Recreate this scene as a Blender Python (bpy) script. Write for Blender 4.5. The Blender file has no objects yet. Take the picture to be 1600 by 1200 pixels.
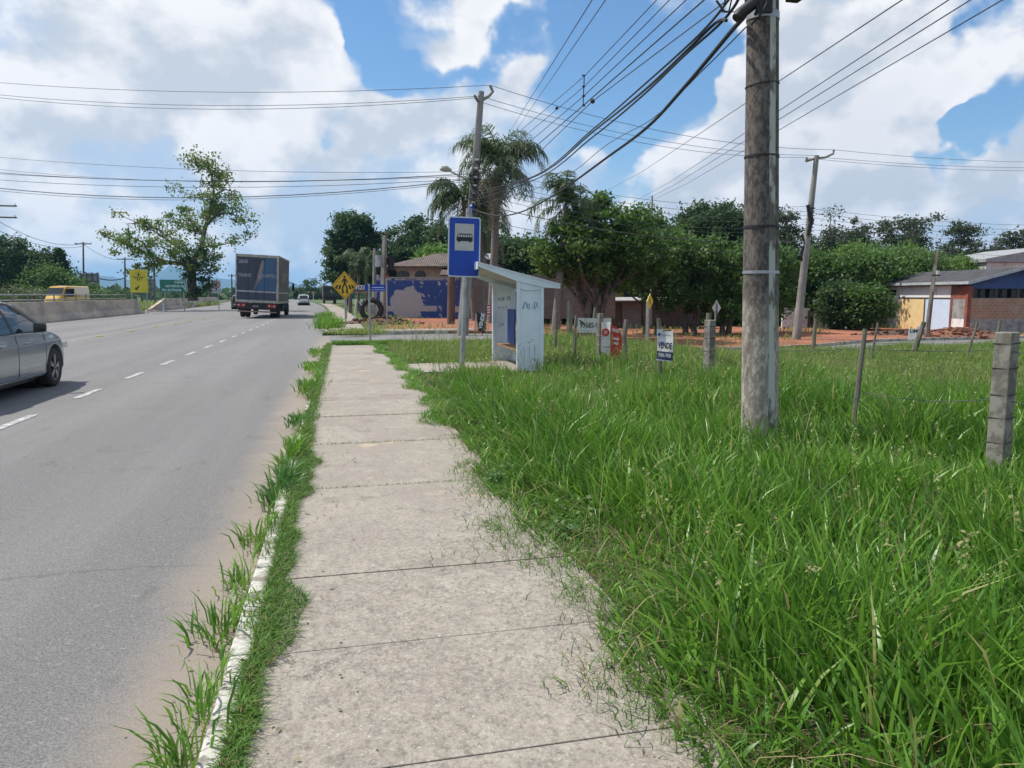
import bpy, bmesh, math, random
import numpy as np
from mathutils import Vector, Matrix
R = math.radians
random.seed(7); rng = np.random.default_rng(11)
C = bpy.context.scene.collection
scene = bpy.context.scene
# ------------------------------------------------------------------ camera
F = 1180.0; CH = 1.42                       # focal length in photo pixels, eye height above the pavement
PITCH = math.atan(140/F); YAW = math.atan(266/F*math.cos(PITCH))
cam = bpy.data.objects.new('camera', bpy.data.cameras.new('camera')); C.objects.link(cam)
cam.location = (0, 0, CH); cam.rotation_euler = (math.pi/2-PITCH, 0, -YAW)
cam.data.sensor_width = 36; cam.data.lens = F/1600*36; cam.data.clip_start = .05; cam.data.clip_end = 20000
scene.camera = cam
ca, sa = math.cos(YAW), math.sin(YAW)
def A(px, py, D):                            # point at a real distance D along a sight line
    x = (px-800)/F; y = (600-py)/F
    f = math.cos(PITCH)+y*math.sin(PITCH); u = -math.sin(PITCH)+y*math.cos(PITCH)
    t = D/f
    return Vector((t*(x*ca+f*sa), t*(-x*sa+f*ca), CH+u*t))
def G(px, py, z=0):                          # point on the ground
    x = (px-800)/F; y = (600-py)/F
    f = math.cos(PITCH)+y*math.sin(PITCH); u = -math.sin(PITCH)+y*math.cos(PITCH)
    t = (z-CH)/u
    return Vector((t*(x*ca+f*sa), t*(-x*sa+f*ca), z))
def P(px, D, z=0):
    v = A(px, 460, D); return Vector((v.x, v.y, z))
def face_cam(v): return -math.atan2(v.x, v.y)
# ------------------------------------------------------------------ light
SUN_AZ, SUN_EL = R(-62), R(58)               # azimuth from +Y towards +X
w = bpy.data.worlds.new('World'); scene.world = w; w.use_nodes = True
nt = w.node_tree; nt.nodes.clear(); N = nt.nodes.new; LK = nt.links.new
out = N('ShaderNodeOutputWorld'); bg = N('ShaderNodeBackground'); LK(bg.outputs[0], out.inputs[0])
SKY = 0.1; bg.inputs[1].default_value = SKY
sky = N('ShaderNodeTexSky'); sky.sky_type = 'NISHITA'; sky.sun_disc = False
sky.sun_elevation = SUN_EL; sky.sun_rotation = SUN_AZ; sky.air_density = 1.0; sky.dust_density = .6; sky.ozone_density = 2.0
tc = N('ShaderNodeTexCoord')
def math_(op, a, b=None, c=None, clamp=False):
    n = N('ShaderNodeMath'); n.operation = op; n.use_clamp = clamp
    for i, v in enumerate((a, b, c)):
        if v is None: continue
        if isinstance(v, (int, float)): n.inputs[i].default_value = v
        else: LK(v, n.inputs[i])
    return n.outputs[0]
def vmath(op, a, b):
    n = N('ShaderNodeVectorMath'); n.operation = op
    for i, v in enumerate((a, b)):
        if isinstance(v, (tuple, Vector)): n.inputs[i].default_value = v
        else: LK(v, n.inputs[i])
    return n
def mrange(v, a, b, c=0, d=1, smooth=True):
    n = N('ShaderNodeMapRange'); n.interpolation_type = 'SMOOTHSTEP' if smooth else 'LINEAR'
    LK(v, n.inputs[0])
    for i, q in enumerate((a, b, c, d)): n.inputs[i+1].default_value = q
    return n.outputs[0]
def mixc(f, a, b):
    n = N('ShaderNodeMix'); n.data_type = 'RGBA'
    if isinstance(f, float): n.inputs[0].default_value = f
    else: LK(f, n.inputs[0])
    for i, v in ((6, a), (7, b)):
        if isinstance(v, tuple): n.inputs[i].default_value = (*v, 1)
        else: LK(v, n.inputs[i])
    return n.outputs[2]
dirv = vmath('NORMALIZE', tc.outputs['Generated'], (0, 0, 0)).outputs[0]
sep = N('ShaderNodeSeparateXYZ'); LK(dirv, sep.inputs[0]); dz = sep.outputs[2]
def skydir(px, py): return (A(px, py, 1)-Vector((0, 0, CH))).normalized()
wn = N('ShaderNodeTexNoise'); wn.inputs['Scale'].default_value = 5; wn.inputs['Detail'].default_value = 5; LK(dirv, wn.inputs['Vector'])
wv = vmath('SCALE', vmath('SUBTRACT', wn.outputs['Color'], (.5, .5, .5)).outputs[0], (0, 0, 0)); wv.inputs['Scale'].default_value = .30
warp = vmath('ADD', dirv, wv.outputs[0]).outputs[0]
def blob(px, py, r, s, src=warp):
    d = vmath('DISTANCE', src, tuple(skydir(px, py))).outputs['Value']
    return math_('MULTIPLY', mrange(d, r/F, r/F*.25), s)
def total(lst, src=warp):
    t = None
    for b in lst:
        q = blob(*b, src=src); t = q if t is None else math_('ADD', t, q)
    return t
HOLES = [(560, 20, 75, .30), (600, 75, 80, .26), (700, 112, 70, .16), (790, 118, 70, .16), (880, 100, 80, .24), (960, 80, 95, .30), (960, 150, 80, .22), (1050, 90, 90, .34), (1130, 95, 70, .30), (1000, 180, 60, .2), (880, 215, 80, .18), (960, 262, 70, .18), (1040, 262, 50, .14), (1605, 218, 62, .30), (1560, 226, 40, .22), (1520, 262, 40, .20), (1465, 276, 36, .17), (1575, 262, 36, .12), (1605, 0, 55, .28), (535, 215, 40, .10), (540, 250, 40, .06), (150, 5, 40, .1)]
PUFFS = [(110, 90, 170, .12), (270, 60, 190, .18), (430, 70, 110, .16), (480, 20, 70, .12), (340, 200, 110, .15), (450, 205, 70, .10), (270, 250, 60, .06), (660, 190, 100, .17), (740, 170, 80, .15), (590, 250, 80, .12), (800, 190, 50, .12), (700, 55, 55, .22), (780, 45, 60, .26), (840, 60, 45, .2), (640, 40, 35, .12), (930, 15, 70, .20), (1280, 130, 190, .24), (1420, 80, 180, .20), (1540, 130, 90, .12), (1120, 215, 80, .18), (1200, 250, 90, .14), (1350, 280, 150, .16), (1250, 330, 120, .12), (1570, 350, 90, .14), (1130, 320, 70, .06), (60, 230, 90, .05), (110, 330, 80, .06), (430, 320, 90, .10), (560, 320, 70, .08)]
cov = math_('SUBTRACT', total(PUFFS), total(HOLES))
def fbm(src, scale, detail, rough, zs):
    m = vmath('MULTIPLY', src, (1, 1, zs)).outputs[0]
    n = N('ShaderNodeTexNoise'); n.inputs['Scale'].default_value = scale; n.inputs['Detail'].default_value = detail
    n.inputs['Roughness'].default_value = rough; LK(m, n.inputs['Vector']); return n.outputs[0]
off = vmath('ADD', dirv, (-.016, .004, .030)).outputs[0]
def dens(src, det=10): return math_('ADD', math_('MULTIPLY', fbm(src, 7.5, det, .52, 1.4), .78), math_('MULTIPLY', fbm(src, 3.1, 3, .5, 1.6), .30))
d0 = dens(dirv)
low = mrange(dz, .0, .30, .07, 0)
field = math_('ADD', math_('ADD', d0, cov), low)
puff = mrange(field, .505, .635)
veil = mrange(math_('ADD', math_('ADD', fbm(dirv, 2.6, 6, .6, 3.0), math_('MULTIPLY', cov, 1.3)), math_('MULTIPLY', low, 3.2)), .36, .62)
lit = math_('ADD', .62, math_('MULTIPLY', math_('SUBTRACT', dens(dirv, 7), dens(off, 7)), 8.0), clamp=True)
thick = mrange(field, .66, .98)
lit2 = math_('SUBTRACT', lit, math_('MULTIPLY', thick, .34), clamp=True)
K = .61/SKY
blue = N('ShaderNodeHueSaturation'); blue.inputs['Saturation'].default_value = 1.32; blue.inputs['Value'].default_value = .98; LK(sky.outputs[0], blue.inputs['Color'])
base = mixc(math_('ADD', math_('MULTIPLY', veil, .76), .12), blue.outputs[0], (.60*K, .73*K, .93*K))
hz = mrange(dz, -.02, .16, .8, 0)
base = mixc(hz, base, (.72*K, .82*K, .94*K))
cl = mixc(lit2, (.70*K, .76*K, .85*K), (1.12*K, 1.11*K, 1.13*K))
LK(mixc(puff, base, cl), bg.inputs[0])
sun = bpy.data.objects.new('sun', bpy.data.lights.new('sun', 'SUN')); C.objects.link(sun)
sun.data.energy = 3.9; sun.data.angle = R(1.2); sun.data.color = (1, .95, .87)
sd = Vector((math.sin(SUN_AZ)*math.cos(SUN_EL), math.cos(SUN_AZ)*math.cos(SUN_EL), math.sin(SUN_EL)))
sun.rotation_euler = sd.to_track_quat('Z', 'Y').to_euler()
scene.view_settings.view_transform = 'Standard'; scene.view_settings.look = 'None'; scene.view_settings.exposure = 0.54; scene.view_settings.gamma = 1
scene.render.engine = 'CYCLES'
scene.cycles.max_bounces = 6; scene.cycles.transparent_max_bounces = 8; scene.cycles.use_denoising = True
scene.cycles.volume_bounces = 0
# ------------------------------------------------------------------ materials
def newmat(name):
    m = bpy.data.materials.new(name); m.use_nodes = True
    t = m.node_tree; return m, t, t.nodes['Principled BSDF']
def node(t, typ, **kw):
    n = t.nodes.new(typ)
    for k, v in kw.items():
        if k in n.inputs: n.inputs[k].default_value = v
        else: setattr(n, k, v)
    return n
def tmix(t, f, a, b, blend='MIX'):
    n = t.nodes.new('ShaderNodeMix'); n.data_type = 'RGBA'; n.blend_type = blend
    for i, v in ((0, f), (6, a), (7, b)):
        if isinstance(v, (int, float)): n.inputs[i].default_value = v
        elif isinstance(v, tuple): n.inputs[i].default_value = (*v, 1)
        else: t.links.new(v, n.inputs[i])
    return n.outputs[2]
def tramp(t, v, a, b):
    n = t.nodes.new('ShaderNodeMapRange'); n.interpolation_type = 'SMOOTHSTEP'; t.links.new(v, n.inputs[0])
    n.inputs[1].default_value = a; n.inputs[2].default_value = b; return n.outputs[0]
def noise(t, co, scale, detail=5, rough=.6, stretch=None):
    n = node(t, 'ShaderNodeTexNoise', Scale=scale, Detail=detail, Roughness=rough)
    if stretch:
        s = t.nodes.new('ShaderNodeVectorMath'); s.operation = 'MULTIPLY'; t.links.new(co, s.inputs[0]); s.inputs[1].default_value = stretch; co = s.outputs[0]
    t.links.new(co, n.inputs['Vector']); return n.outputs[0]
def pos(t): return t.nodes.new('ShaderNodeNewGeometry').outputs['Position']
def bumpit(t, b, h, strength, dist=.01):
    n = node(t, 'ShaderNodeBump', Strength=strength, Distance=dist); t.links.new(h, n.inputs['Height']); t.links.new(n.outputs[0], b.inputs['Normal'])
MC = {}
def M(name, col, rough=.75, col2=None, scale=3., lo=.4, hi=.65, bump=.15, metal=0, coat=0, fine=.12, stretch=None):
    if name in MC: return MC[name]
    m, t, b = newmat(name); co = t.nodes.new('ShaderNodeTexCoord').outputs['Object']
    if col2 is None: col2 = tuple(c*.78 for c in col)
    n1 = noise(t, co, scale, 6, .62, stretch); n2 = noise(t, co, scale*14, 4, .7)
    c = tmix(t, tramp(t, n1, lo, hi), col, col2)
    c = tmix(t, fine, c, tmix(t, n2, (.0, .0, .0), (1, 1, 1)), 'OVERLAY')
    t.links.new(c, b.inputs['Base Color']); b.inputs['Roughness'].default_value = rough
    b.inputs['Metallic'].default_value = metal
    if coat: b.inputs['Coat Weight'].default_value = coat; b.inputs['Coat Roughness'].default_value = .04
    if bump: bumpit(t, b, n2, bump, .004)
    MC[name] = m; return m
def leafmat(name, cols, trans=.35, scale=.5, rough=.55, yellow=None, yf=.0):
    m, t, b = newmat(name); g = t.nodes.new('ShaderNodeNewGeometry'); ri = g.outputs['Random Per Island']
    n1 = noise(t, g.outputs['Position'], scale, 4, .6)
    c = tmix(t, tramp(t, n1, .35, .65), cols[0], cols[1]); c = tmix(t, ri, c, cols[2])
    if yellow:
        r2 = node(t, 'ShaderNodeMath', operation='FRACT'); mm = node(t, 'ShaderNodeMath', operation='MULTIPLY'); mm.inputs[1].default_value = 37.7
        t.links.new(ri, mm.inputs[0]); t.links.new(mm.outputs[0], r2.inputs[0])
        c = tmix(t, tramp(t, r2.outputs[0], 1-yf-.01, 1-yf), c, yellow)
    t.links.new(c, b.inputs['Base Color']); b.inputs['Roughness'].default_value = rough; b.inputs['Specular IOR Level'].default_value = .35
    tr = t.nodes.new('ShaderNodeBsdfTranslucent'); t.links.new(tmix(t, .0, c, c), tr.inputs[0])
    mx = t.nodes.new('ShaderNodeMixShader'); mx.inputs[0].default_value = trans
    t.links.new(b.outputs[0], mx.inputs[1]); t.links.new(tr.outputs[0], mx.inputs[2])
    t.links.new(mx.outputs[0], t.nodes['Material Output'].inputs['Surface']); return m
def gloss(name, col, rough=.1, metal=0):
    m, t, b = newmat(name); b.inputs['Base Color'].default_value = (*col, 1); b.inputs['Roughness'].default_value = rough; b.inputs['Metallic'].default_value = metal
    n = noise(t, t.nodes.new('ShaderNodeTexCoord').outputs['Object'], 3, 3); rr = t.nodes.new('ShaderNodeMapRange'); t.links.new(n, rr.inputs[0]); rr.inputs[3].default_value = rough*.7; rr.inputs[4].default_value = min(1, rough*1.6)
    t.links.new(rr.outputs[0], b.inputs['Roughness']); return m
# ------------------------------------------------------------------ mesh helpers
class MB:
    def __init__(s): s.v = []; s.f = []
    def add(s, vs, fs):
        o = len(s.v); s.v += [tuple(q) for q in vs]; s.f += [tuple(i+o for i in f) for f in fs]; return s
    def box(s, c, d, rz=0, taper=1.0, m=None):
        x, y, z = [q/2 for q in d]; vs = []
        for k, t in ((-1, 1), (1, taper)):
            for i, j in ((-1, -1), (1, -1), (1, 1), (-1, 1)):
                vs.append(Vector((i*x*t, j*y*t, k*z)))
        r = Matrix.Rotation(rz, 3, 'Z') if m is None else m
        vs = [r @ v+Vector(c) for v in vs]
        return s.add(vs, [(0, 3, 2, 1), (4, 5, 6, 7), (0, 1, 5, 4), (1, 2, 6, 5), (2, 3, 7, 6), (3, 0, 4, 7)])
    def tube(s, pts, rad, n=8, cap=True, squash=None):
        pts = [Vector(p) for p in pts]
        if not hasattr(rad, '__len__'): rad = [rad]*len(pts)
        vs = []; up0 = None
        for i, p in enumerate(pts):
            d = (pts[min(i+1, len(pts)-1)]-pts[max(i-1, 0)]).normalized()
            if up0 is None: up0 = Vector((1, 0, 0)) if abs(d.x) < .8 else Vector((0, 1, 0))
            a = d.cross(up0).normalized(); b = d.cross(a)
            for k in range(n):
                t = 2*math.pi*k/n; vs.append(p+rad[i]*(math.cos(t)*a+math.sin(t)*b))
        fs = [(i*n+k, i*n+(k+1) % n, (i+1)*n+(k+1) % n, (i+1)*n+k) for i in range(len(pts)-1) for k in range(n)]
        if cap: fs += [tuple(range(n))[::-1], tuple((len(pts)-1)*n+k for k in range(n))]
        return s.add(vs, fs)
    def prism(s, poly, y0, y1):                # polygon in x,z pulled along y
        n = len(poly); vs = [(x, y0, z) for x, z in poly]+[(x, y1, z) for x, z in poly]
        return s.add(vs, [tuple(range(n)), tuple(range(2*n-1, n-1, -1))]+[((i+1) % n, i, n+i, n+(i+1) % n) for i in range(n)])
    def slab(s, poly, z0, z1):                 # polygon in x,y pulled along z
        n = len(poly); vs = [(x, y, z0) for x, y in poly]+[(x, y, z1) for x, y in poly]
        return s.add(vs, [tuple(range(n))[::-1], tuple(range(n, 2*n))]+[(i, (i+1) % n, n+(i+1) % n, n+i) for i in range(n)])
    def loft(s, rings, closed=True, cap=True):
        n = len(rings[0]); vs = [v for r in rings for v in r]; fs = []
        for i in range(len(rings)-1):
            for k in range(n if closed else n-1): fs.append((i*n+k, i*n+(k+1) % n, (i+1)*n+(k+1) % n, (i+1)*n+k))
        if cap: fs += [tuple(range(n))[::-1], tuple((len(rings)-1)*n+k for k in range(n))]
        return s.add(vs, fs)
    def build(s, name, mat, parent=None, smooth=False, bevel=0, sub=0):
        me = bpy.data.meshes.new(name); me.from_pydata(s.v, [], s.f); me.validate()
        b = bmesh.new(); b.from_mesh(me); bmesh.ops.recalc_face_normals(b, faces=b.faces); b.to_mesh(me); b.free()
        me.materials.append(mat); o = bpy.data.objects.new(name, me); C.objects.link(o)
        if smooth:
            me.polygons.foreach_set('use_smooth', [True]*len(me.polygons))
            try: me.set_sharp_from_angle(angle=R(40))
            except Exception: pass
        if parent: o.parent = parent
        if bevel:
            md = o.modifiers.new('bevel', 'BEVEL'); md.width = bevel; md.segments = 2; md.limit_method = 'ANGLE'
        if sub:
            md = o.modifiers.new('sub', 'SUBSURF'); md.levels = sub; md.render_levels = sub
        return o
def thing(name, label, cat, loc=(0, 0, 0), rz=0, group=None, kind=None):
    o = bpy.data.objects.new(name, None); C.objects.link(o); o.location = loc; o.rotation_euler = (0, 0, rz); o.empty_display_size = .2
    return tag(o, label, cat, group, kind)
def tag(o, label=None, cat=None, group=None, kind=None):
    if label: o['label'] = label
    if cat: o['category'] = cat
    if group: o['group'] = group
    if kind: o['kind'] = kind
    return o
def struct(o, label=None, cat=None): return tag(o, label, cat, kind='structure')
def text(s, name, mat, parent, loc, size, rot=(math.pi/2, 0, 0), bold=.0, ext=.002, align='CENTER', sx=1.0):
    cu = bpy.data.curves.new(name, 'FONT'); cu.body = s; cu.size = size; cu.align_x = align; cu.align_y = 'CENTER'; cu.extrude = ext; cu.offset = bold
    cu.resolution_u = 3
    tmp = bpy.data.objects.new('tmp', cu); C.objects.link(tmp); dg = bpy.context.evaluated_depsgraph_get()
    me = bpy.data.meshes.new_from_object(tmp.evaluated_get(dg)); bpy.data.objects.remove(tmp)
    me.name = name; me.materials.clear(); me.materials.append(mat); o = bpy.data.objects.new(name, me); C.objects.link(o)
    o.parent = parent; o.location = loc; o.rotation_euler = rot; o.scale = (sx, 1, 1); return o
def npmesh(name, V, faces_list, mat, parent=None, smooth=False):   # faces_list: list of int arrays (n,k)
    me = bpy.data.meshes.new(name); me.vertices.add(len(V)); me.vertices.foreach_set('co', V.astype(np.float32).ravel())
    tot = sum(len(f) for f in faces_list); loops = np.concatenate([f.ravel() for f in faces_list]); cnt = np.concatenate([np.full(len(f), f.shape[1]) for f in faces_list])
    me.loops.add(len(loops)); me.loops.foreach_set('vertex_index', loops.astype(np.int32))
    me.polygons.add(tot); st = np.concatenate([[0], np.cumsum(cnt)[:-1]]); me.polygons.foreach_set('loop_start', st.astype(np.int32))
    try: me.polygons.foreach_set('loop_total', cnt.astype(np.int32))
    except Exception: pass
    if smooth: me.polygons.foreach_set('use_smooth', [True]*tot)
    me.update(calc_edges=True); me.materials.append(mat)
    o = bpy.data.objects.new(name, me); C.objects.link(o)
    if parent: o.parent = parent
    return o
def sstep(a, b, x):
    t = np.clip((np.asarray(x, float)-a)/(b-a), 0, 1); return t*t*(3-2*t)
def zt(X, Y=0):                               # the ground falls away to the east
    return -.68*sstep(5.8, 14, X)
def ztf(X, Y=0): return float(zt(X, Y))
# ------------------------------------------------------------------ setting: ground, roads, pavements
def ground_mat():
    m, t, b = newmat('meadow_ground'); p = pos(t); n = noise(t, p, .35, 6); n2 = noise(t, p, 9, 5)
    c = tmix(t, tramp(t, n, .4, .6), (.05, .08, .025), (.08, .09, .035)); c = tmix(t, n2, c, (.035, .05, .015)); t.links.new(c, b.inputs['Base Color']); b.inputs['Roughness'].default_value = .95; bumpit(t, b, n2, .6, .03); return m
def soil_mat(name, c1, c2, sc=1.5):
    m, t, b = newmat(name); p = pos(t); n = noise(t, p, sc, 7); n2 = noise(t, p, sc*12, 5)
    c = tmix(t, tramp(t, n, .38, .62), c1, c2); c = tmix(t, .35, c, tmix(t, n2, (0, 0, 0), (1, 1, 1)), 'OVERLAY'); t.links.new(c, b.inputs['Base Color']); b.inputs['Roughness'].default_value = .95; bumpit(t, b, n2, .7, .03); return m
def far_block_mat():
    m, t, b = newmat('red_earth_and_turf'); p = pos(t); n = noise(t, p, .5, 7); n2 = noise(t, p, 7, 6, .7)
    red = tmix(t, tramp(t, n, .4, .6), (.34, .125, .065), (.24, .09, .052)); red = tmix(t, .5, red, tmix(t, n2, (0, 0, 0), (1, 1, 1)), 'OVERLAY')
    grn = tmix(t, n2, (.045, .085, .018), (.085, .11, .035))
    s = t.nodes.new('ShaderNodeSeparateXYZ'); t.links.new(p, s.inputs[0])
    def lin(ax, a, b_): return tramp(t, s.outputs[ax], a, b_)
    nn = node(t, 'ShaderNodeMath', operation='MULTIPLY'); t.links.new(lin(0, 1.0, 3.0), nn.inputs[0]); t.links.new(lin(1, 62, 54), nn.inputs[1])
    n3 = node(t, 'ShaderNodeMath', operation='MULTIPLY'); t.links.new(nn.outputs[0], n3.inputs[0]); t.links.new(tramp(t, noise(t, p, .9, 5), .3, .42), n3.inputs[1])
    t.links.new(tmix(t, n3.outputs[0], grn, red), b.inputs['Base Color']); b.inputs['Roughness'].default_value = .95; bumpit(t, b, n2, .9, .05); return m
def asphalt(name, base=(.172, .168, .165), sand=True):
    m, t, b = newmat(name); p = pos(t); n1 = noise(t, p, .25, 5, .6, (3.5, .18, 1)); n2 = noise(t, p, 70, 4, .85); n3 = noise(t, p, 1.6, 6)
    c = tmix(t, tramp(t, n1, .35, .65), base, tuple(q*.82 for q in base)); c = tmix(t, tramp(t, n3, .60, .75), c, tuple(q*.70 for q in base)); c = tmix(t, node_mul(t, tramp(t, noise(t, p, 2.6, 3, .5, (1.6, .8, 1)), .66, .70), .35), c, tuple(q*.45 for q in base)); c = tmix(t, tramp(t, noise(t, p, 24, 5, .75), .56, .70), c, tuple(q*1.25 for q in base))
    c = tmix(t, .55, c, tmix(t, tramp(t, noise(t, p, 110, 3, .8), .34, .66), (.12, .12, .12), (.92, .92, .92)), 'OVERLAY')
    sy = t.nodes.new('ShaderNodeSeparateXYZ'); t.links.new(p, sy.inputs[0])
    for yy, wd in ((4.75, .012), (21.0, .02), (12.3, .008)):
        a_ = node(t, 'ShaderNodeMath', operation='MULTIPLY_ADD'); t.links.new(noise(t, p, 1.1, 6, .65), a_.inputs[0]); a_.inputs[1].default_value = .55; t.links.new(sy.outputs[1], a_.inputs[2])
        d_ = node(t, 'ShaderNodeMath', operation='SUBTRACT'); t.links.new(a_.outputs[0], d_.inputs[0]); d_.inputs[1].default_value = yy; ab = node(t, 'ShaderNodeMath', operation='ABSOLUTE'); t.links.new(d_.outputs[0], ab.inputs[0])
        c = tmix(t, node_mul(t, tramp(t, ab.outputs[0], wd*1.6, wd*.4), .55), c, tuple(q*.5 for q in base))
    if sand:
        s = t.nodes.new('ShaderNodeSeparateXYZ'); t.links.new(p, s.inputs[0])
        a = node(t, 'ShaderNodeMath', operation='ADD'); t.links.new(s.outputs[0], a.inputs[0]); k = node(t, 'ShaderNodeMath', operation='MULTIPLY'); k.inputs[1].default_value = .55; t.links.new(noise(t, p, 1.3, 7, .7), k.inputs[0]); t.links.new(k.outputs[0], a.inputs[1])
        c = tmix(t, node_mul(t, node_mul(t, tramp(t, a.outputs[0], -.78, -.34), .8), tramp(t, s.outputs[1], 34, 22)), c, tmix(t, n2, (.22, .175, .135), (.34, .29, .235)))
    t.links.new(c, b.inputs['Base Color']); b.inputs['Roughness'].default_value = .9; bumpit(t, b, n2, .7, .008); return m
def node_mul(t, a, b_):
    n = node(t, 'ShaderNodeMath', operation='MULTIPLY'); t.links.new(a, n.inputs[0])
    if isinstance(b_, (int, float)): n.inputs[1].default_value = b_
    else: t.links.new(b_, n.inputs[1])
    return n.outputs[0]
def pavement_mat():
    m, t, b = newmat('weathered_pavement_concrete'); p = pos(t); n1 = noise(t, p, 1.1, 7, .62); n2 = noise(t, p, 75, 3, .8); n3 = noise(t, p, 9, 9, .80, (1, .8, 1)); n4 = noise(t, p, .6, 4)
    c = tmix(t, tramp(t, n1, .38, .62), (.31, .275, .228), (.25, .218, .182)); c = tmix(t, tramp(t, n3, .40, .66), c, tmix(t, n4, (.19, .168, .14), (.26, .23, .195)))
    sp = t.nodes.new('ShaderNodeSeparateXYZ'); t.links.new(p, sp.inputs[0]); nearm = tramp(t, sp.outputs[1], 5.6, 3.4)
    gm = node(t, 'ShaderNodeMath', operation='MULTIPLY_ADD'); t.links.new(nearm, gm.inputs[0]); gm.inputs[1].default_value = .45; gm.inputs[2].default_value = .28
    gn = noise(t, p, 38, 8, .80, (1, .75, 1)); c = tmix(t, node_mul(t, tramp(t, gn, .50, .60), gm.outputs[0]), c, (.135, .12, .10)); c = tmix(t, node_mul(t, tramp(t, gn, .46, .38), gm.outputs[0]), c, (.345, .32, .28)); c = tmix(t, tramp(t, noise(t, p, 48, 5, .75, (1, .7, 1)), .56, .70), c, (.19, .17, .15)); c = tmix(t, tramp(t, noise(t, p, 90, 3, .7), .60, .68), c, (.42, .39, .34))
    c = tmix(t, tramp(t, n1, .60, .68), c, (.37, .30, .225))
    c = tmix(t, tramp(t, noise(t, p, 30, 4, .7), .70, .74), c, (.13, .115, .10))
    c = tmix(t, node_mul(t, tramp(t, noise(t, p, .75, 6, .7), .54, .66), .55), c, (.16, .135, .11))
    wv = node(t, 'ShaderNodeTexVoronoi', feature='DISTANCE_TO_EDGE', Scale=.55); nz = node(t, 'ShaderNodeTexNoise', Scale=2.2, Detail=8, Roughness=.7); t.links.new(p, nz.inputs['Vector'])
    wo = t.nodes.new('ShaderNodeVectorMath'); wo.operation = 'ADD'; t.links.new(p, wo.inputs[0]); t.links.new(nz.outputs['Color'], wo.inputs[1]); t.links.new(wo.outputs[0], wv.inputs['Vector'])
    c = tmix(t, node_mul(t, tramp(t, wv.outputs['Distance'], .0042, .0012), tramp(t, noise(t, p, .6, 3), .50, .56)), c, (.07, .06, .05))
    c = tmix(t, .5, c, tmix(t, n2, (.05, .05, .05), (1, 1, 1)), 'OVERLAY')
    t.links.new(c, b.inputs['Base Color']); b.inputs['Roughness'].default_value = .92; bumpit(t, b, n3, .55, .006); return m
MG = ground_mat(); ASP = asphalt('worn_asphalt'); ASP2 = asphalt('side_street_asphalt', (.175, .17, .165), False); PAV = pavement_mat(); SOIL = soil_mat('field_soil', (.055, .06, .022), (.10, .075, .04))
def cx(Y): return -.00032*max(0, Y-28)**2 if Y < 160 else -.00032*132**2-.0845*(Y-160)
g = MB(); g.slab([(-9000, -800), (9000, -800), (9000, 9500), (-9000, 9500)], -1.4, -1.2); struct(g.build('ground', MG))
# left lands and wide base sheet just below the carriageway
g = MB(); g.slab([(-400, -60), (5.3, -60), (5.3, 20), (5.3, 30), (40, 600), (-400, 600)], -.5, -.15); struct(g.build('verge_ground', MG))
ys = [-25, 0, 10, 20, 30, 40, 50, 60, 70, 80, 90, 100, 115, 130, 150, 180, 220, 280, 350, 430, 520, 590]
g = MB(); vs = []
for y in ys: vs += [(-16.6+cx(y), y, -.12), (-.45+cx(y), y, -.12)]
g.add(vs, [(2*i, 2*i+1, 2*i+3, 2*i+2) for i in range(len(ys)-1)]); struct(g.build('main_road', ASP))
# side street falling to the east
def nearY(X): return 22.3+(X+.5)*.14
def farY(X): return 29.3+(X+.5)*.075-3.0*float(sstep(4, 10, X)*(1-sstep(17, 26, X)))
g = MB(); vs = []; xs = [-.452, 1, 3, 5, 6, 7, 8, 9, 10, 11, 12, 13, 14, 18, 25, 40, 70, 120]
for x in xs:
    z = ztf(x)-.116; vs += [(x, nearY(x)-.1, z), (x, farY(x)+.1, z)]
g.add(vs, [(2*i, 2*i+2, 2*i+3, 2*i+1) for i in range(len(xs)-1)]); struct(g.build('side_street', ASP2))
# field block and far block: shells that follow the slope
def sheet(name, mat, x0f, x1, y0, y1f, ny=60, nx=70, skirt=.5, bumpy=.0, dy=0):
    V = []; F_ = []
    for j in range(ny+1):
        for i in range(nx+1):
            pass
    ss = np.linspace(0, 1, nx+1)**1.6; tt = np.linspace(0, 1, ny+1)
    for tj in tt:
        for si in ss:
            a = y0(0) if callable(y0) else y0
            X = None
            Y0 = a; Yt = Y0+tj*(y1f(0)-Y0)
            X = x0f(Yt)+si*(x1-x0f(Yt)); Ya = (y0(X) if callable(y0) else y0); Y = Ya+tj*(y1f(X)-Ya)
            z = ztf(X)+bumpy*(math.sin(X*.9+Y*.4)+math.sin(Y*.7-X*.3))*.5*min(1, si*40)*min(1, tj*10)*min(1, (1-tj)*10)
            V.append((X, Y, z))
    n = nx+1
    for j in range(ny):
        for i in range(nx): F_.append((j*n+i, j*n+i+1, (j+1)*n+i+1, (j+1)*n+i))
    rim = [i for i in range(n)]+[j*n+nx for j in range(1, ny+1)]+[ny*n+i for i in range(nx-1, -1, -1)]+[j*n for j in range(ny-1, 0, -1)]
    o = len(V)
    for r in rim: V.append((V[r][0], V[r][1], V[r][2]-skirt))
    for k in range(len(rim)): F_.append((rim[k], o+k, o+(k+1) % len(rim), rim[(k+1) % len(rim)]))
    g = MB(); g.add(V, F_); return g.build(name, mat)
struct(sheet('field_ground', SOIL, lambda Y: -.37, 120, -6, lambda X: nearY(X), bumpy=.03))
struct(sheet('far_block_ground', far_block_mat(), lambda Y: -.75+cx(Y), 300, farY, lambda X: 420, ny=120, bumpy=.05))
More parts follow.
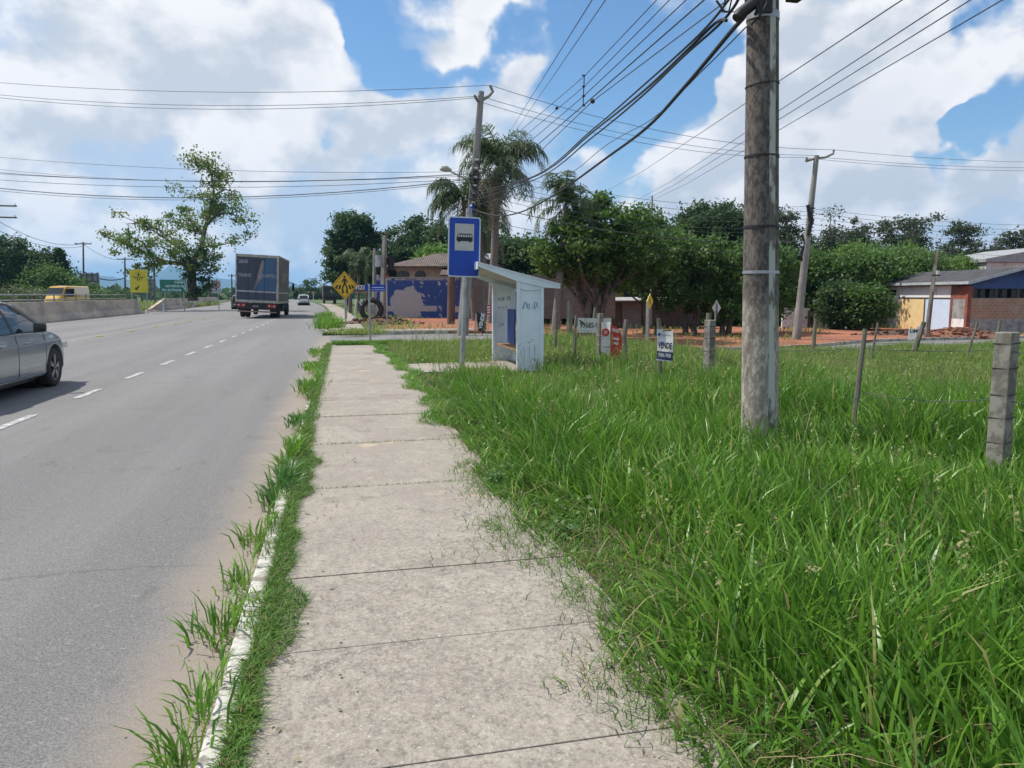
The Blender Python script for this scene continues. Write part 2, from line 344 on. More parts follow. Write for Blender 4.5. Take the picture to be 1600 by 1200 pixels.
# concrete pavement slabs with open joints
g = MB(); cuts = [-3, -1.2, .4, 1.3, 2.13, 2.95, 3.76, 5.52, 7.2, 8.86, 10.25, 12.0, 14.0, 16.1, 18.3, 21.3]
for i in range(len(cuts)-1):
    a, b_ = cuts[i]+.0025, cuts[i+1]-.0025; k = random.uniform(-.05, .05); k2 = random.uniform(-.05, .05); e = 1.16+random.uniform(-.03, .03) if a < 16 else (1.0 if a < 18 else .86)
    g.slab([(-.385, a), (e, a+.02), (e, b_+.02), (-.385, b_)], -.10, .018+random.uniform(-.003, .003))
struct(g.build('pavement', PAV, bevel=.003))
g = MB(); g.slab([(-.37, -3), (.8, -3), (.8, 21.2), (-.37, 21.2)], -.09, .0095); struct(g.build('pavement_bed', SOIL))
g = MB(); g.slab([(1.15, 13.6), (3.9, 13.3), (3.9, 15.8), (1.15, 15.2)], -.1, .03); struct(g.build('shelter_slab', PAV))
KM = M('whitewashed_kerb', (.50, .48, .44), .85, (.22, .20, .17), 9, .48, .6, .8)
def kerb(pts, name, mat=KM, w=.09, h=.13, gap=.012, L=1.0):
    g = MB()
    for i in range(len(pts)-1):
        a, b_ = Vector(pts[i]), Vector(pts[i+1]); n = max(1, round((b_-a).length/L)); d = (b_-a)/n
        ang = math.atan2(d.y, d.x); tilt = Matrix.Rotation(ang, 3, 'Z') @ Matrix.Rotation(-math.asin(d.z/d.length), 3, 'Y')
        for k in range(n):
            c = a+d*(k+.5); g.box((c.x+random.uniform(-.006, .006), c.y+random.uniform(-.006, .006), c.z-.15+random.uniform(-.006, .004)), (d.length-gap, w, h*2.2), m=tilt)
    return g.build(name, mat, bevel=.012)
struct(kerb([(-.430, y, .16-h_) for y, h_ in ((-3, .14), (21.0, .14))]+[(-.2, 21.9, .02), (.4, 22.15, .02)], 'kerb'))
KM2 = M('old_concrete_kerb', (.42, .40, .36), .9, (.22, .20, .17), 3, .42, .6, .6)
struct(kerb([(-.9, 33.5, .02), (-.6, 30.5, .02), (.1, 29.55, .02), (1.5, 29.42, .02), (5, 29.68, .02)]+[(x, farY(x), ztf(x)+.02) for x in (6, 7, 8, 9, 10, 12, 14, 17, 20, 22, 24, 27, 32, 50)], 'far_kerb', KM2))
g = MB()
prev = None
for y in [31, 34, 38, 43, 50, 60, 70, 85, 100]:
    prev = (y, cx(y)); 
ysf = [30.9, 34, 38, 43, 50, 60, 70, 85, 100, 120]
vs = []
for y in ysf: vs += [(-.55+cx(y), y, .03), (.85+cx(y), y, .03), (-.55+cx(y), y, -.1), (.85+cx(y), y, -.1)]
g.add(vs, [(4*i, 4*i+1, 4*i+5, 4*i+4) for i in range(len(ysf)-1)]+[(4*i+2, 4*i, 4*i+4, 4*i+6) for i in range(len(ysf)-1)]+[(2, 3, 1, 0)]); struct(g.build('far_pavement', PAV))
g = MB(); g.slab([(.2, 29.6), (5.2, 29.9), (5.2, 31.1), (.9, 30.9), (.9, 31.2), (-.3, 31.2), (-.5, 30.6)], -.1, .024); struct(g.build('corner_pavement', PAV))
# road markings
WP = M('worn_white_paint', (.46, .46, .45), .8, (.21, .21, .21), 9, .40, .60, .2)
YP = M('worn_yellow_paint', (.40, .37, .28), .8, (.24, .23, .20), 5, .40, .6, .2)
g = MB()
for k in range(-1, 40):
    y = 9.55+k*2.74 if k < 8 else 9.55+k*2.74
    if y > 95: break
    x = -3.9+cx(y); g.slab([(x-.055, y), (x+.055, y), (x+.055+cx(y+1.15)-cx(y), y+1.15), (x-.055+cx(y+1.15)-cx(y), y+1.15)], -.1185, -.1135)
struct(g.build('lane_dashes', WP))
g = MB()
for off_ in (-.05,):
    pts = [(y, -8.75-.018*(y-25)+cx(y)+off_) for y in range(2, 120, 3)]
    for (y0, x0), (y1, x1) in zip(pts, pts[1:]): g.slab([(x0, y0), (x0+.07, y0), (x1+.07, y1), (x1, y1)], -.1185, -.1132)
struct(g.build('centre_line', YP))
g = MB()
for (y0, y1, x0) in ((58, 62, -15.7), (66, 70, -15.2), (74, 79, -14.2), (44, 50, -15.9), (84, 92, -15.6)): g.slab([(x0, y0), (x0+.16, y0), (x0+.16, y1), (x0, y1)], -.1185, -.1135)
struct(g.build('edge_markings', WP))
STUD = M('yellow_stud_plastic', (.40, .27, .05), .5)
s0 = None
for k, (px, py) in enumerate([(155, 526), (205, 518), (243, 511), (274, 506.5), (297, 502), (318, 499)]):
    p = G(px, py, -.12); g = MB(); g.box((0, 0, .02), (.30, .14, .04), taper=.6); o = g.build('road_stud', STUD, bevel=.008); o.location = (p.x, p.y, -.118)
    tag(o, ['nearest', 'second', 'third', 'fourth', 'fifth', 'farthest'][k]+' yellow road stud on the centre line, counting from the grey car', 'road stud', 'yellow studs on the centre line')
# ------------------------------------------------------------------ barriers and railing on the far side
BARM = M('stained_barrier_concrete', (.52, .42, .33), .9, (.32, .28, .24), .8, .42, .62, .5, stretch=(1, .6, 1))
def jersey(pts, label, slope0=0, slope1=0, h=1.13):
    prof = [(-.42, 0), (-.42, .06), (-.34, .22), (-.20, .38), (-.13, 1), (.13, 1), (.20, .38), (.34, .22), (.42, .06), (.42, 0)]
    rings = []; n = len(pts)
    for i, (x, y, z, k) in enumerate(pts):
        rings.append([(x+px_, y, z+pz_*h*k) for px_, pz_ in prof])
    g = MB(); g.loft(rings); o = g.build('concrete_barrier', BARM, bevel=.015); return tag(o, label, 'barrier', 'concrete barriers beyond the road')
BX = -16.25
jersey([(BX, 4, -.12, 1), (BX, 28, -.12, 1), (BX, 40, -.12, 1), (BX, 55, -.12, 1), (BX, 66.3, -.12, 1), (BX+.15, 67.4, -.12, .04)], 'long stained concrete barrier with railing above it, behind the grey car')
jersey([(BX+cx(74), 72.5, -.12, .05), (BX+cx(82)-.1, 81.5, -.12, 1), (BX+cx(95), 95, -.12, 1), (BX+cx(120), 125, -.12, 1)], 'concrete barrier with sloping start in front of the leaning broad tree')
RAIL = M('galvanised_steel', (.40, .41, .42), .45, (.28, .28, .29), 6, metal=.7)
RAILD = M('dull_painted_rail', (.16, .17, .17), .6)
t = thing('guard_railing', 'grey pipe railing behind the long concrete barrier', 'railing', (BX-1.1, 4, -.1))
g = MB()
for z in (1.2, 1.5): g.tube([(0, 0, z), (0, 64, z)], .035, 6)
g.build('rail', RAIL, t)
for k in range(33): MB().box((0, 2*k, .78), (.07, .05, 1.56)).build('post', RAILD, t)
# ------------------------------------------------------------------ mountains
HILL = M('distant_forest', (.035, .06, .035), 1, (.05, .075, .04), .002, bump=0, fine=0)
def hillrange(name, r0, r1, prof, label):
    azs = np.linspace(-52, 52, 150); rs = np.linspace(0, 1, 9); V = []; Fc = []
    for a in azs:
        h = np.interp(a, [p[0] for p in prof], [p[1] for p in prof])
        for r in rs:
            rr = r0+(r1-r0)*r; pr = math.sin(min(1, r*1.25)*math.pi/2)**1.2*(1 if r < .85 else .9)
            n_ = 1+.10*math.sin(a*1.7+r*3)+.07*math.sin(a*4.1+1+r*5)+.035*math.sin(a*9.7+r*8)
            ang = R(a); V.append((rr*math.sin(ang), rr*math.cos(ang), -5+(h*pr*n_)*(.55+.45*r)+12*math.sin(a*5+r*11)*r*(1-r)))
    n = len(rs)
    for i in range(len(azs)-1):
        for j in range(n-1): Fc.append((i*n+j, (i+1)*n+j, (i+1)*n+j+1, i*n+j+1))
    g = MB(); g.add(V, Fc); return struct(g.build(name, HILL, smooth=True))
def azpx(px): return math.degrees(YAW+math.atan((px-800)/F))
def prof(lst, D): return [(azpx(px), (460-py)/F*D*1.2) for px, py in lst]
hillrange('mountain_range', 4600, 6200, prof([(-300, 436), (0, 436), (100, 432), (130, 431), (165, 437), (200, 441), (240, 436), (262, 430), (290, 428), (330, 437), (360, 441), (400, 440), (455, 443), (480, 446), (505, 449), (540, 449), (600, 452), (800, 455), (1400, 458)], 6200), '')
hillrange('foothills', 1700, 2300, prof([(-300, 453), (0, 451), (200, 455), (300, 454), (400, 457), (540, 458), (700, 458), (1400, 459)], 2300), '')
# ------------------------------------------------------------------ foliage
def leafcloud(name, pts, size, mat, parent, rngl, squash=1.0, up=.5, jitter=.5):
    n = len(pts); s = size*(1+jitter*(rngl.random(n)-.5)*2)
    nr = rngl.normal(size=(n, 3)); nr[:, 2] = np.abs(nr[:, 2])*.6+up; nr /= np.linalg.norm(nr, axis=1)[:, None]
    a = rngl.normal(size=(n, 3)); u = np.cross(nr, a); u /= np.linalg.norm(u, axis=1)[:, None]; v = np.cross(nr, u)
    u *= s[:, None]*.5; v *= (s*.28*squash)[:, None]
    V = np.empty((n, 4, 3)); V[:, 0] = pts-u; V[:, 1] = pts+v-u*.1; V[:, 2] = pts+u-nr*s[:, None]*.12; V[:, 3] = pts-v-u*.1
    return npmesh(name, V.reshape(-1, 3), [np.arange(n*4).reshape(n, 4)], mat, parent)
def clumps_in(ells, n, rngl, shell=.55):     # clump centres scattered through ellipsoids (cx,cy,cz,rx,ry,rz)
    vol = np.array([e[3]*e[4]*e[5] for e in ells])**.7; vol /= vol.sum(); out_ = []
    for e, k in zip(ells, rngl.multinomial(n, vol)):
        d = rngl.normal(size=(k, 3)); d /= np.linalg.norm(d, axis=1)[:, None]; r = shell+(1-shell)*rngl.random(k)**.6
        out_.append(np.array(e[:3])+d*r[:, None]*np.array(e[3:]))
    return np.concatenate(out_)
def puffs(centres, rad, per, rngl, flat=.7):
    k = len(centres); rr = rad*(.6+.8*rngl.random(k)); pts = rngl.normal(size=(k, per, 3))*np.array([1, 1, flat])*.48
    return (centres[:, None, :]+pts*rr[:, None, None]).reshape(-1, 3)
LM = {
 'fig': leafmat('dark_fig_leaves', [(.08, .16, .033), (.14, .25, .05), (.055, .115, .027)], .45, .6),
 'dark': leafmat('dark_evergreen_leaves', [(.05, .10, .033), (.08, .145, .042), (.035, .075, .028)], .45, .3),
 'mid': leafmat('mid_green_leaves', [(.085, .165, .035), (.14, .24, .045), (.065, .13, .035)], .45, .5),
 'light': leafmat('bright_green_leaves', [(.12, .23, .04), (.19, .31, .05), (.09, .18, .04)], .45, .5),
 'gum': leafmat('grey_green_gum_leaves', [(.065, .095, .045), (.10, .125, .055), (.045, .07, .035)], .45, .4),
 'plane': leafmat('yellowing_plane_leaves', [(.13, .225, .05), (.21, .30, .075), (.09, .165, .04)], .45, .5, yellow=(.30, .22, .08), yf=.08),
 'palm': leafmat('palm_leaflets', [(.08, .13, .05), (.14, .19, .085), (.055, .095, .04)], .45, .4),
 'palmd': leafmat('dry_palm_leaflets', [(.17, .13, .07), (.22, .17, .10), (.12, .10, .06)], .25, .4),
 'weed': leafmat('pale_bank_weeds', [(.13, .17, .06), (.19, .20, .09), (.09, .13, .04)], .3, .3),
}
BARK = M('rough_grey_bark', (.13, .105, .085), .95, (.06, .05, .042), 4, bump=.9)
BARKP = M('pale_gum_bark', (.26, .23, .19), .9, (.12, .10, .08), 3, bump=.6)
PALMT = M('ringed_palm_trunk', (.20, .18, .155), .95, (.10, .09, .078), 5, stretch=(1, 1, 7), bump=.8)
def wob(p0, p1, n, amp, rg):
    pts = []
    for i in range(n+1):
        s = i/n; p = Vector(p0).lerp(Vector(p1), s)
        if 0 < i < n: p += Vector((rg.uniform(-amp, amp), rg.uniform(-amp, amp), rg.uniform(-amp, amp)*.5))
        pts.append(p)
    return pts
def tree(name, label, cat, base, ells, mat, nclump, per, rad, leaf, tr=.25, group=None, bark=BARK, seed=1, shell=.5, trunks=1, limbs=9, flat=.7, dark_core=True):
    rg = random.Random(seed); rn = np.random.default_rng(seed)
    t = thing(name, label, cat, base, 0, group); g = MB(); b = Vector(base)
    cs = clumps_in(ells, nclump, rn, shell)
    topz = max(e[2]+e[5]*.4 for e in ells); c0 = Vector(ells[0][:3])
    for k in range(trunks):
        off_ = Vector((rg.uniform(-.5, .5), rg.uniform(-.5, .5), 0))*(trunks > 1)
        e = ells[k % len(ells)]; top = Vector((e[0]*.7, e[1]*.7, e[2]+e[5]*.3)) ; pts = wob(off_+Vector((0, 0, -.2)), top, 6, tr*.8, rg)
        g.tube(pts, [tr*(1.25 if i == 0 else 1)*(1-.75*i/6) for i in range(7)], 8)
        for _ in range(limbs):
            s = rg.randint(2, 5); c = cs[rg.randrange(len(cs))]; q = wob(pts[s], c, 4, .25*rad, rg); g.tube(q, [tr*.42*(1-.2*i) for i in range(5)], 5)
    g.build('trunk', bark, t, smooth=True)
    leafcloud('crown', puffs(cs, rad, per, rn, flat), leaf, mat, t, rn)
    return t
def E_(px, py, D, rx, rz, base, ry=None, dd=0):  # ellipsoid by where it stands, in tree-local coordinates
    v = A(px, py, D+dd)-Vector(base); return (v.x, v.y, v.z, rx, ry or rx, rz)
# left background trees
def ltree(px, D, top, name, label, mat, seed, rx=None, nclump=60, group='trees on the bank beyond the road', **k):
    nclump = int(nclump*1.7); k.setdefault('per', 110)
    b = P(px, D, -.2); H_ = A(px, top, D).z+.2; rx = rx or H_*.42
    return tree(name, label, 'tree', b, [(0, 0, H_*.60, rx, rx, H_*.42), (rx*.4, 0, H_*.45, rx*.8, rx*.8, H_*.35)], mat, nclump, k.get('per', 70), k.get('rad', 1.1), k.get('leaf', .34), .3, group, seed=seed)
ltree(-30, 100, 372, 'broadleaf_tree', 'dark rounded tree at the far left edge behind the railing', LM['dark'], 3, 5.5, 90)
ltree(22, 96, 371, 'broadleaf_tree', 'tallest dark bushy tree behind the railing on the far left', LM['dark'], 4, 4.6, 90)
ltree(58, 100, 392, 'broadleaf_tree', 'lower dark bushy tree between the tallest one and the conifer', LM['dark'], 5, 3.8, 70)
ltree(78, 92, 420, 'broadleaf_tree', 'small mid green tree at the foot of the dark conifer', LM['fig'], 6, 3.0, 45)
ltree(128, 96, 442, 'bush', 'low green bush behind the yellow van', LM['fig'], 7, 1.8, 22)
b = P(96, 98, -.2); Hc = A(96, 389, 98).z+.2
t = thing('conifer', 'dark pointed conifer above the yellow van', 'tree', b)
rn = np.random.default_rng(5); MB().tube([(0, 0, 0), (0, 0, Hc*.9)], [.3, .05], 7).build('trunk', BARK, t)
zz = rn.random(420)**1.1; th = rn.random(420)*6.283; rr = (1-zz)**.75*2.2*(.5+.5*rn.random(420))
leafcloud('crown', puffs(np.stack([rr*np.cos(th), rr*np.sin(th), .4+zz*(Hc-.5)], 1), .45, 30, rn), .3, LM['dark'], t, rn)
for k, (px, D, top, rx, lab) in enumerate([(8, 84, 447, 3.2, 'pale weedy shrub behind the railing at the far left'), (38, 82, 443, 3.0, 'pale flowering shrub behind the railing, second from the left'), (62, 80, 449, 2.2, 'low pale shrub behind the railing beside the yellow van'), (148, 90, 452, 1.6, 'small green shrub under the billboard frame'), (188, 110, 447, 2.6, 'round dark shrub behind the distant pole')]):
    b = P(px, D, -.2); H_ = A(px, top, D).z+.2
    tree('shrub', lab, 'shrub', b, [(0, 0, H_*.5, rx, rx, H_*.5)], LM['weed'] if k < 3 else LM['fig'], 36, 60, .6, .2, .06, 'shrubs behind the railing', seed=20+k, shell=.3)
# bank grass behind the second barrier
def blades(P_, h, wd, lean, mat, name, rg, phi=None, parent=None, z=None, kink=.35, seg=(0, .35, .7)):
    n = len(P_); ph = rg.random(n)*6.283 if phi is None else phi; wa = rg.random(n)*6.283
    d = np.stack([np.cos(ph), np.sin(ph)], 1); wv = np.stack([np.cos(wa), np.sin(wa)], 1)
    nl = len(seg); V = np.empty((n, nl*2+1, 3)); z0 = zt(P_[:, 0]) if z is None else z
    for i, s in enumerate(list(seg)+[1.0]):
        o2 = P_+d*(h*lean*s**1.9)[:, None]; zz = z0+h*(s-kink*lean*s**2.4)-.01*(i == 0)
        if i < nl:
            ww = (wd*(1-.25*s) if i else wd*.7)[:, None]*.5
            V[:, 2*i, :2] = o2-wv*ww; V[:, 2*i+1, :2] = o2+wv*ww; V[:, 2*i, 2] = zz; V[:, 2*i+1, 2] = zz
        else: V[:, 2*nl, :2] = o2; V[:, 2*nl, 2] = zz
    bs = (np.arange(n)*(nl*2+1))[:, None]
    quads = np.concatenate([bs+np.array([[2*i, 2*i+1, 2*i+3, 2*i+2]]) for i in range(nl-1)]); tri = bs+np.array([[2*nl-2, 2*nl-1, 2*nl]])
    return npmesh(name, V.reshape(-1, 3), [quads, tri], mat, parent)
GR = leafmat('lush_grass', [(.135, .285, .030), (.23, .42, .05), (.08, .20, .028)], .40, .9, .36, yellow=(.34, .33, .13), yf=.035)
GRD = leafmat('deep_grass', [(.085, .205, .045), (.135, .28, .065), (.055, .15, .035)], .38, 1.1, .45)
GRS = leafmat('seeding_grass', [(.22, .32, .065), (.31, .39, .095), (.17, .27, .055)], .35, .6, .6, yellow=(.34, .28, .13), yf=.12)
STALK = leafmat('seed_stalks', [(.26, .26, .10), (.34, .31, .15), (.16, .22, .07)], .3, 1, .7)
rg2 = np.random.default_rng(3)
n = 16000; X = rg2.uniform(-60, BX-.9, n); Y = rg2.uniform(68, 120, n)
o = blades(np.stack([X, Y], 1), .35+.6*rg2.random(n), np.full(n, .11), .2+.5*rg2.random(n), GRS, 'bank_grass', rg2, z=np.full(n, -.16)); tag(o, 'rough green grass on the bank between the two barriers', 'grass', kind='stuff')
n = 20000; X = rg2.uniform(-34, BX-1.3, n)*1; Y = rg2.uniform(8, 70, n)
o = blades(np.stack([X, Y], 1), .3+.55*rg2.random(n), np.full(n, .09), .2+.5*rg2.random(n), GRS, 'verge_grass', rg2, z=np.full(n, -.16)); tag(o, 'tall pale grass behind the railing', 'grass', kind='stuff')
# ------------------------------------------------------------------ the broad leaning tree beyond the barrier
TD = 72
b = P(302, TD, -.15); t = thing('plane_tree', 'broad sprawling tree with a tall crooked leader and ivy on its trunk', 'tree', b); rg = random.Random(4); rn = np.random.default_rng(4)
def LP(lst, dd0, dd1): return [A(px, py, TD+dd0+(dd1-dd0)*i/max(1, len(lst)-1))-Vector(b) for i, (px, py) in enumerate(lst)]
BR = [([(302, 470), (300, 440), (300, 420), (304, 405)], .46, .34, 0, 0, 0), ([(300, 424), (285, 412), (262, 410), (240, 402), (215, 388), (188, 378), (160, 368)], .25, .04, 0, -3, 1),
 ([(262, 410), (240, 414), (222, 420), (212, 414)], .12, .03, -1, -3, 1), ([(300, 410), (288, 392), (262, 375), (236, 358), (208, 345)], .2, .04, 0, 3, 1), ([(262, 375), (250, 360), (228, 348), (196, 350)], .12, .03, 1, 4, 1),
 ([(303, 408), (315, 385), (320, 360), (326, 335), (335, 305), (331, 275), (322, 246)], .26, .04, 0, 1, 1), ([(322, 352), (338, 336), (356, 332), (372, 338), (386, 356)], .16, .03, 0, -2, 1),
 ([(316, 385), (338, 384), (358, 380)], .13, .03, 0, -2, 1), ([(318, 370), (305, 352), (290, 338), (276, 328)], .15, .03, 0, 2, 1), ([(335, 305), (352, 296), (368, 300)], .10, .03, 0, 1, 1),
 ([(331, 310), (318, 303), (298, 306)], .10, .03, 0, -1, 1), ([(330, 272), (342, 262), (348, 272)], .08, .03, 1, 1, 1), ([(326, 262), (312, 252), (303, 246)], .08, .03, 1, 0, 1), ([(304, 415), (322, 405), (334, 412)], .12, .03, 0, 2, 1), ([(236, 402), (225, 380), (205, 370), (178, 392)], .1, .03, -2, -4, 1), ([(296, 395), (270, 392), (250, 385)], .12, .03, 0, -2, 1), ([(322, 350), (334, 322), (354, 318)], .08, .03, 0, 2, 1), ([(300, 352), (286, 350), (262, 346)], .08, .03, 2, 4, 1)]
g = MB(); cs = []
for lst, r0, r1, d0_, d1_, lf in BR:
    pts = LP(lst, d0_, d1_); g.tube(pts, [r0+(r1-r0)*i/(len(pts)-1) for i in range(len(pts))], 7)
    if lf:
        for i in range(len(pts)-1):
            for q in range(3 if i or r0 < .2 else 1):
                if i == 0 and r0 >= .3: continue
                s = rn.random(); c = np.array(pts[i].lerp(pts[i+1], s))+rn.normal(size=3)*np.array([.5, .8, .45]); cs.append(c)
                g.tube([pts[i].lerp(pts[i+1], s), Vector(c)], [.04, .015], 4)
g.build('trunk', BARK, t, smooth=True)
leafcloud('crown', puffs(np.array(cs), .80, 75, rn, .7), .25, LM['plane'], t, rn, up=.3)
iv = []
for k in range(42):
    px = rn.uniform(287, 330); py = rn.uniform(385, 462); iv.append(np.array(A(px-(py-420)*.1, py, TD+rn.uniform(-.8, .8))-Vector(b)))
leafcloud('ivy', puffs(np.array(iv), .7, 70, rn), .24, LM['dark'], t, rn)
# ------------------------------------------------------------------ trees on the right and middle
b = P(545, 92, 0)
tree('pine_tree', 'tall dark pine with layered crown beyond the junction', 'tree', b, [E_(554, 350, 92, 2.3, 1.7, b), E_(550, 370, 92, 2.9, 1.8, b), E_(546, 398, 92, 3.2, 2.2, b), E_(552, 430, 92, 3.3, 2.2, b), E_(530, 428, 92, 1.5, 1.0, b)], LM['dark'], 210, 170, .9, .36, .35, seed=31, shell=.25)
for k, (px, D, py, rx, rz, lab, mt) in enumerate([(628, 95, 392, 4.2, 2.6, 'dark tree behind the peeling blue wall, left part of the row', 'dark'), (668, 92, 380, 4.0, 3.2, 'dark tall tree behind the blue wall house, middle of the row', 'dark'), (700, 80, 402, 3.2, 3.0, 'dark tree between the wall house and the bus sign', 'dark'), (602, 110, 405, 4.0, 3.5, 'shadowy tree between the pine and the wall house', 'dark'), (690, 66, 412, 2.0, 1.2, 'bright green bush above the roof beside the bus sign', 'light'), (800, 62, 402, 3.4, 1.7, 'dark low tree behind the bus shelter roof', 'dark'), (760, 70, 412, 3.4, 2.0, 'dark tree behind the tall palm trunks', 'dark')]):
    b = P(px, D, ztf(P(px, D).x)); e = E_(px, py, D, rx, rz, b); e2 = (e[0], e[1]+.5, e[2]-rz*.8, rx*.95, rx*.95, max(.9, rz*.9))
    tree('broadleaf_tree', lab, 'tree', b, [e, e2], LM[mt], 120, 150, .95, .33, .25, 'trees behind the blue wall', seed=40+k, shell=.3)
# the big fig by the street and its neighbours
FD = 34
b = P(925, FD, ztf(P(925, FD).x)); 
tree('fig_tree', 'large spreading dark green tree with many bare stems, behind the bus shelter', 'tree', b, [E_(945, 350, FD, 1.9, 1.2, b), E_(925, 388, FD, 2.6, 1.3, b), E_(868, 405, FD, 1.4, .9, b), E_(990, 385, FD, 2.1, 1.3, b), E_(955, 415, FD, 2.6, 1.1, b, dd=1)], LM['fig'], 260, 130, .48, .17, .20, seed=51, trunks=6, limbs=8, shell=.55)
b = P(1010, 40, ztf(P(1010, 40).x)); tree('broadleaf_tree', 'round green tree directly right of the large spreading one', 'tree', b, [E_(1020, 372, 40, 1.9, 1.4, b), E_(1005, 410, 40, 2.4, 1.6, b), E_(1040, 440, 40, 2.0, 1.2, b)], LM['fig'], 120, 100, .5, .18, .18, seed=52, trunks=2)
b = P(1112, 58, ztf(12)); tree('broadleaf_tree', 'tall dark dome shaped tree just left of the big concrete pole', 'tree', b, [E_(1118, 345, 58, 2.8, 1.5, b), E_(1110, 368, 58, 3.6, 1.6, b), E_(1100, 400, 58, 3.4, 1.6, b)], LM['dark'], 190, 150, .75, .26, .25, seed=53)
for k, (px, D, es, lab, mt) in enumerate([(1080, 40, [(1075, 400, 1.6, 1.0), (1085, 430, 2.0, 1.3), (1080, 465, 1.7, .9)], 'bright green spreading tree between the spreading one and the big pole', 'mid'), (1140, 40, [(1140, 405, 1.9, 1.1), (1145, 440, 2.1, 1.4), (1140, 475, 1.9, .9)], 'mid green dense tree touching the big pole on its left', 'fig'), (1195, 42, [(1190, 420, 1.7, 1.4), (1195, 460, 1.8, 1.3)], 'leafy tree mostly hidden behind the big pole', 'fig')]):
    b = P(px, D, ztf(13)); tree('broadleaf_tree', lab, 'tree', b, [E_(x, y, D, rx, rz, b) for x, y, rx, rz in es], LM[mt], 110, 100, .5, .18, .16, 'trees beyond the red earth', seed=60+k, trunks=2)
for k, (px, D, py, rx, rz, lab) in enumerate([(905, 54, 470, 2.6, 1.5, 'shadowy bush behind the many stems of the spreading tree'), (1000, 58, 455, 3.0, 1.8, 'shadowy bush right behind the ochre house'), (1075, 54, 470, 2.8, 1.8, 'shadowy bush behind the right end of the board shed'), (1140, 52, 470, 2.8, 2.0, 'shadowy bush behind the grey backed diamond sign'), (1200, 54, 465, 2.6, 2.0, 'shadowy bush behind the foot of the big pole'), (850, 56, 462, 2.4, 1.6, 'dark bush right of the bus shelter roof end')]):
    b = P(px, D, -.6); e = E_(px, py, D, rx, rz, b); tree('bush', lab, 'bush', b, [e, (e[0], e[1], .8, rx, rx, .9)], LM['dark'], 90, 110, .6, .24, .12, 'shadowy bushes beyond the red earth', seed=160+k, shell=.3, trunks=2)
# undergrowth trees and bushes to the right of the pole
for k, (px, D, py, rx, rz, lab, mt) in enumerate([(1245, 50, 430, 2.0, 1.5, 'dark green bush just right of the big pole', 'fig'), (1300, 54, 425, 2.2, 1.1, 'bright green tree behind the leaning pole', 'mid'), (1335, 54, 412, 2.1, 1.1, 'bright green tree right of the leaning pole', 'light'), (1395, 58, 412, 2.4, 1.1, 'bright green tree above the left end of the blue house roof', 'light'), (1440, 62, 416, 2.2, .9, 'green tree behind the blue house roof centre', 'mid'), (1490, 64, 420, 2.2, .8, 'bright green tree behind the blue house roof ridge', 'light'), (1350, 50, 425, 2.6, 1.1, 'mid green low tree above the bush beside the blue house', 'mid'), (1262, 51, 446, 1.6, .9, 'dark bush above the white garden wall', 'dark'), (1312, 46, 470, 1.0, .85, 'dark shrub right of the white garden wall', 'dark'), (1352, 45, 474, 1.15, .75, 'large dark green shrub against the yellow wall panel', 'fig'), (1412, 52, 418, 2.4, .9, 'green tree behind the left eave of the blue house', 'mid')]):
    b = P(px, D, -.68); e = E_(px, py, D, rx, rz, b); zb = max(.6, e[2]-rz*.7)
    tree('bush' if py > 440 else 'broadleaf_tree', lab, 'bush' if py > 440 else 'tree', b, [e, (e[0], e[1], zb*.6+.2, rx*.8, rx*.8, zb*.5), (e[0]+rx*.75, e[1], e[2]-rz*.45, rx*.5, rx*.5, rz*.5), (e[0]-rx*.6, e[1]-.3, e[2]+rz*.5, rx*.45, rx*.5, rz*.55), (e[0]+rx*.3, e[1], e[2]+rz*.75, rx*.35, rx*.4, rz*.45)], LM[mt], 105, 120, .72, .2, .14, 'greenery beside the blue house', seed=80+k, trunks=2)
# gum trees: tall, open, clumped
for k, (px, D, top, wpx, lab) in enumerate([(1232, 80, 322, 22, 'thin gum tree just right of the big pole'), (1285, 84, 330, 24, 'gum tree behind the leaning concrete pole'), (1338, 86, 338, 30, 'low wide gum tree right of the leaning pole'), (1395, 84, 334, 30, 'gum tree left of the tallest pair'), (1432, 82, 327, 28, 'tallest gum tree on the ridge'), (1488, 88, 350, 26, 'slender gum tree above the blue roof apex'), (1512, 86, 360, 22, 'small gum tree beside the slender one'), (1556, 84, 368, 22, 'gum tree left of the white warehouse corner'), (1590, 82, 362, 24, 'gum tree above the white warehouse'), (1640, 84, 356, 30, 'gum tree at the right edge above the warehouse')]):
    b = P(px, D, -.6); rn = np.random.default_rng(100+k); rg = random.Random(100+k); t = thing('gum_tree', lab, 'tree', b, 0, 'gum trees on the skyline')
    H_ = A(px, top, D).z+.6; g = MB(); cs = []
    for q in range(3):
        tp = Vector((rg.uniform(-1, 1)*wpx/F*D*.5, rg.uniform(-1, 1), H_*rg.uniform(.72, .93))); pts = wob((rg.uniform(-.3, .3), 0, 0), tp, 6, .25, rg); g.tube(pts, [.2*(1-.13*i) for i in range(7)], 6)
        for s in range(11):
            i = rg.randint(2, 6); c = pts[i]+Vector((rg.uniform(-1, 1), rg.uniform(-1, 1), rg.uniform(-.2, .7)))*(wpx/F*D*.55); cs.append(c); g.tube([pts[i], (pts[i]+c)/2+Vector((0, 0, .15)), c], [.07, .05, .02], 4)
    for s in range(34): cs.append(Vector((rg.uniform(-1, 1)*wpx/F*D*.95, rg.uniform(-1.5, 1.5), H_*rg.uniform(.25, .74))))
    g.build('trunk', BARKP, t, smooth=True)
    leafcloud('crown', puffs(np.array([tuple(c) for c in cs]), 1.0, 120, rn, .6), .28, LM['gum'], t, rn)
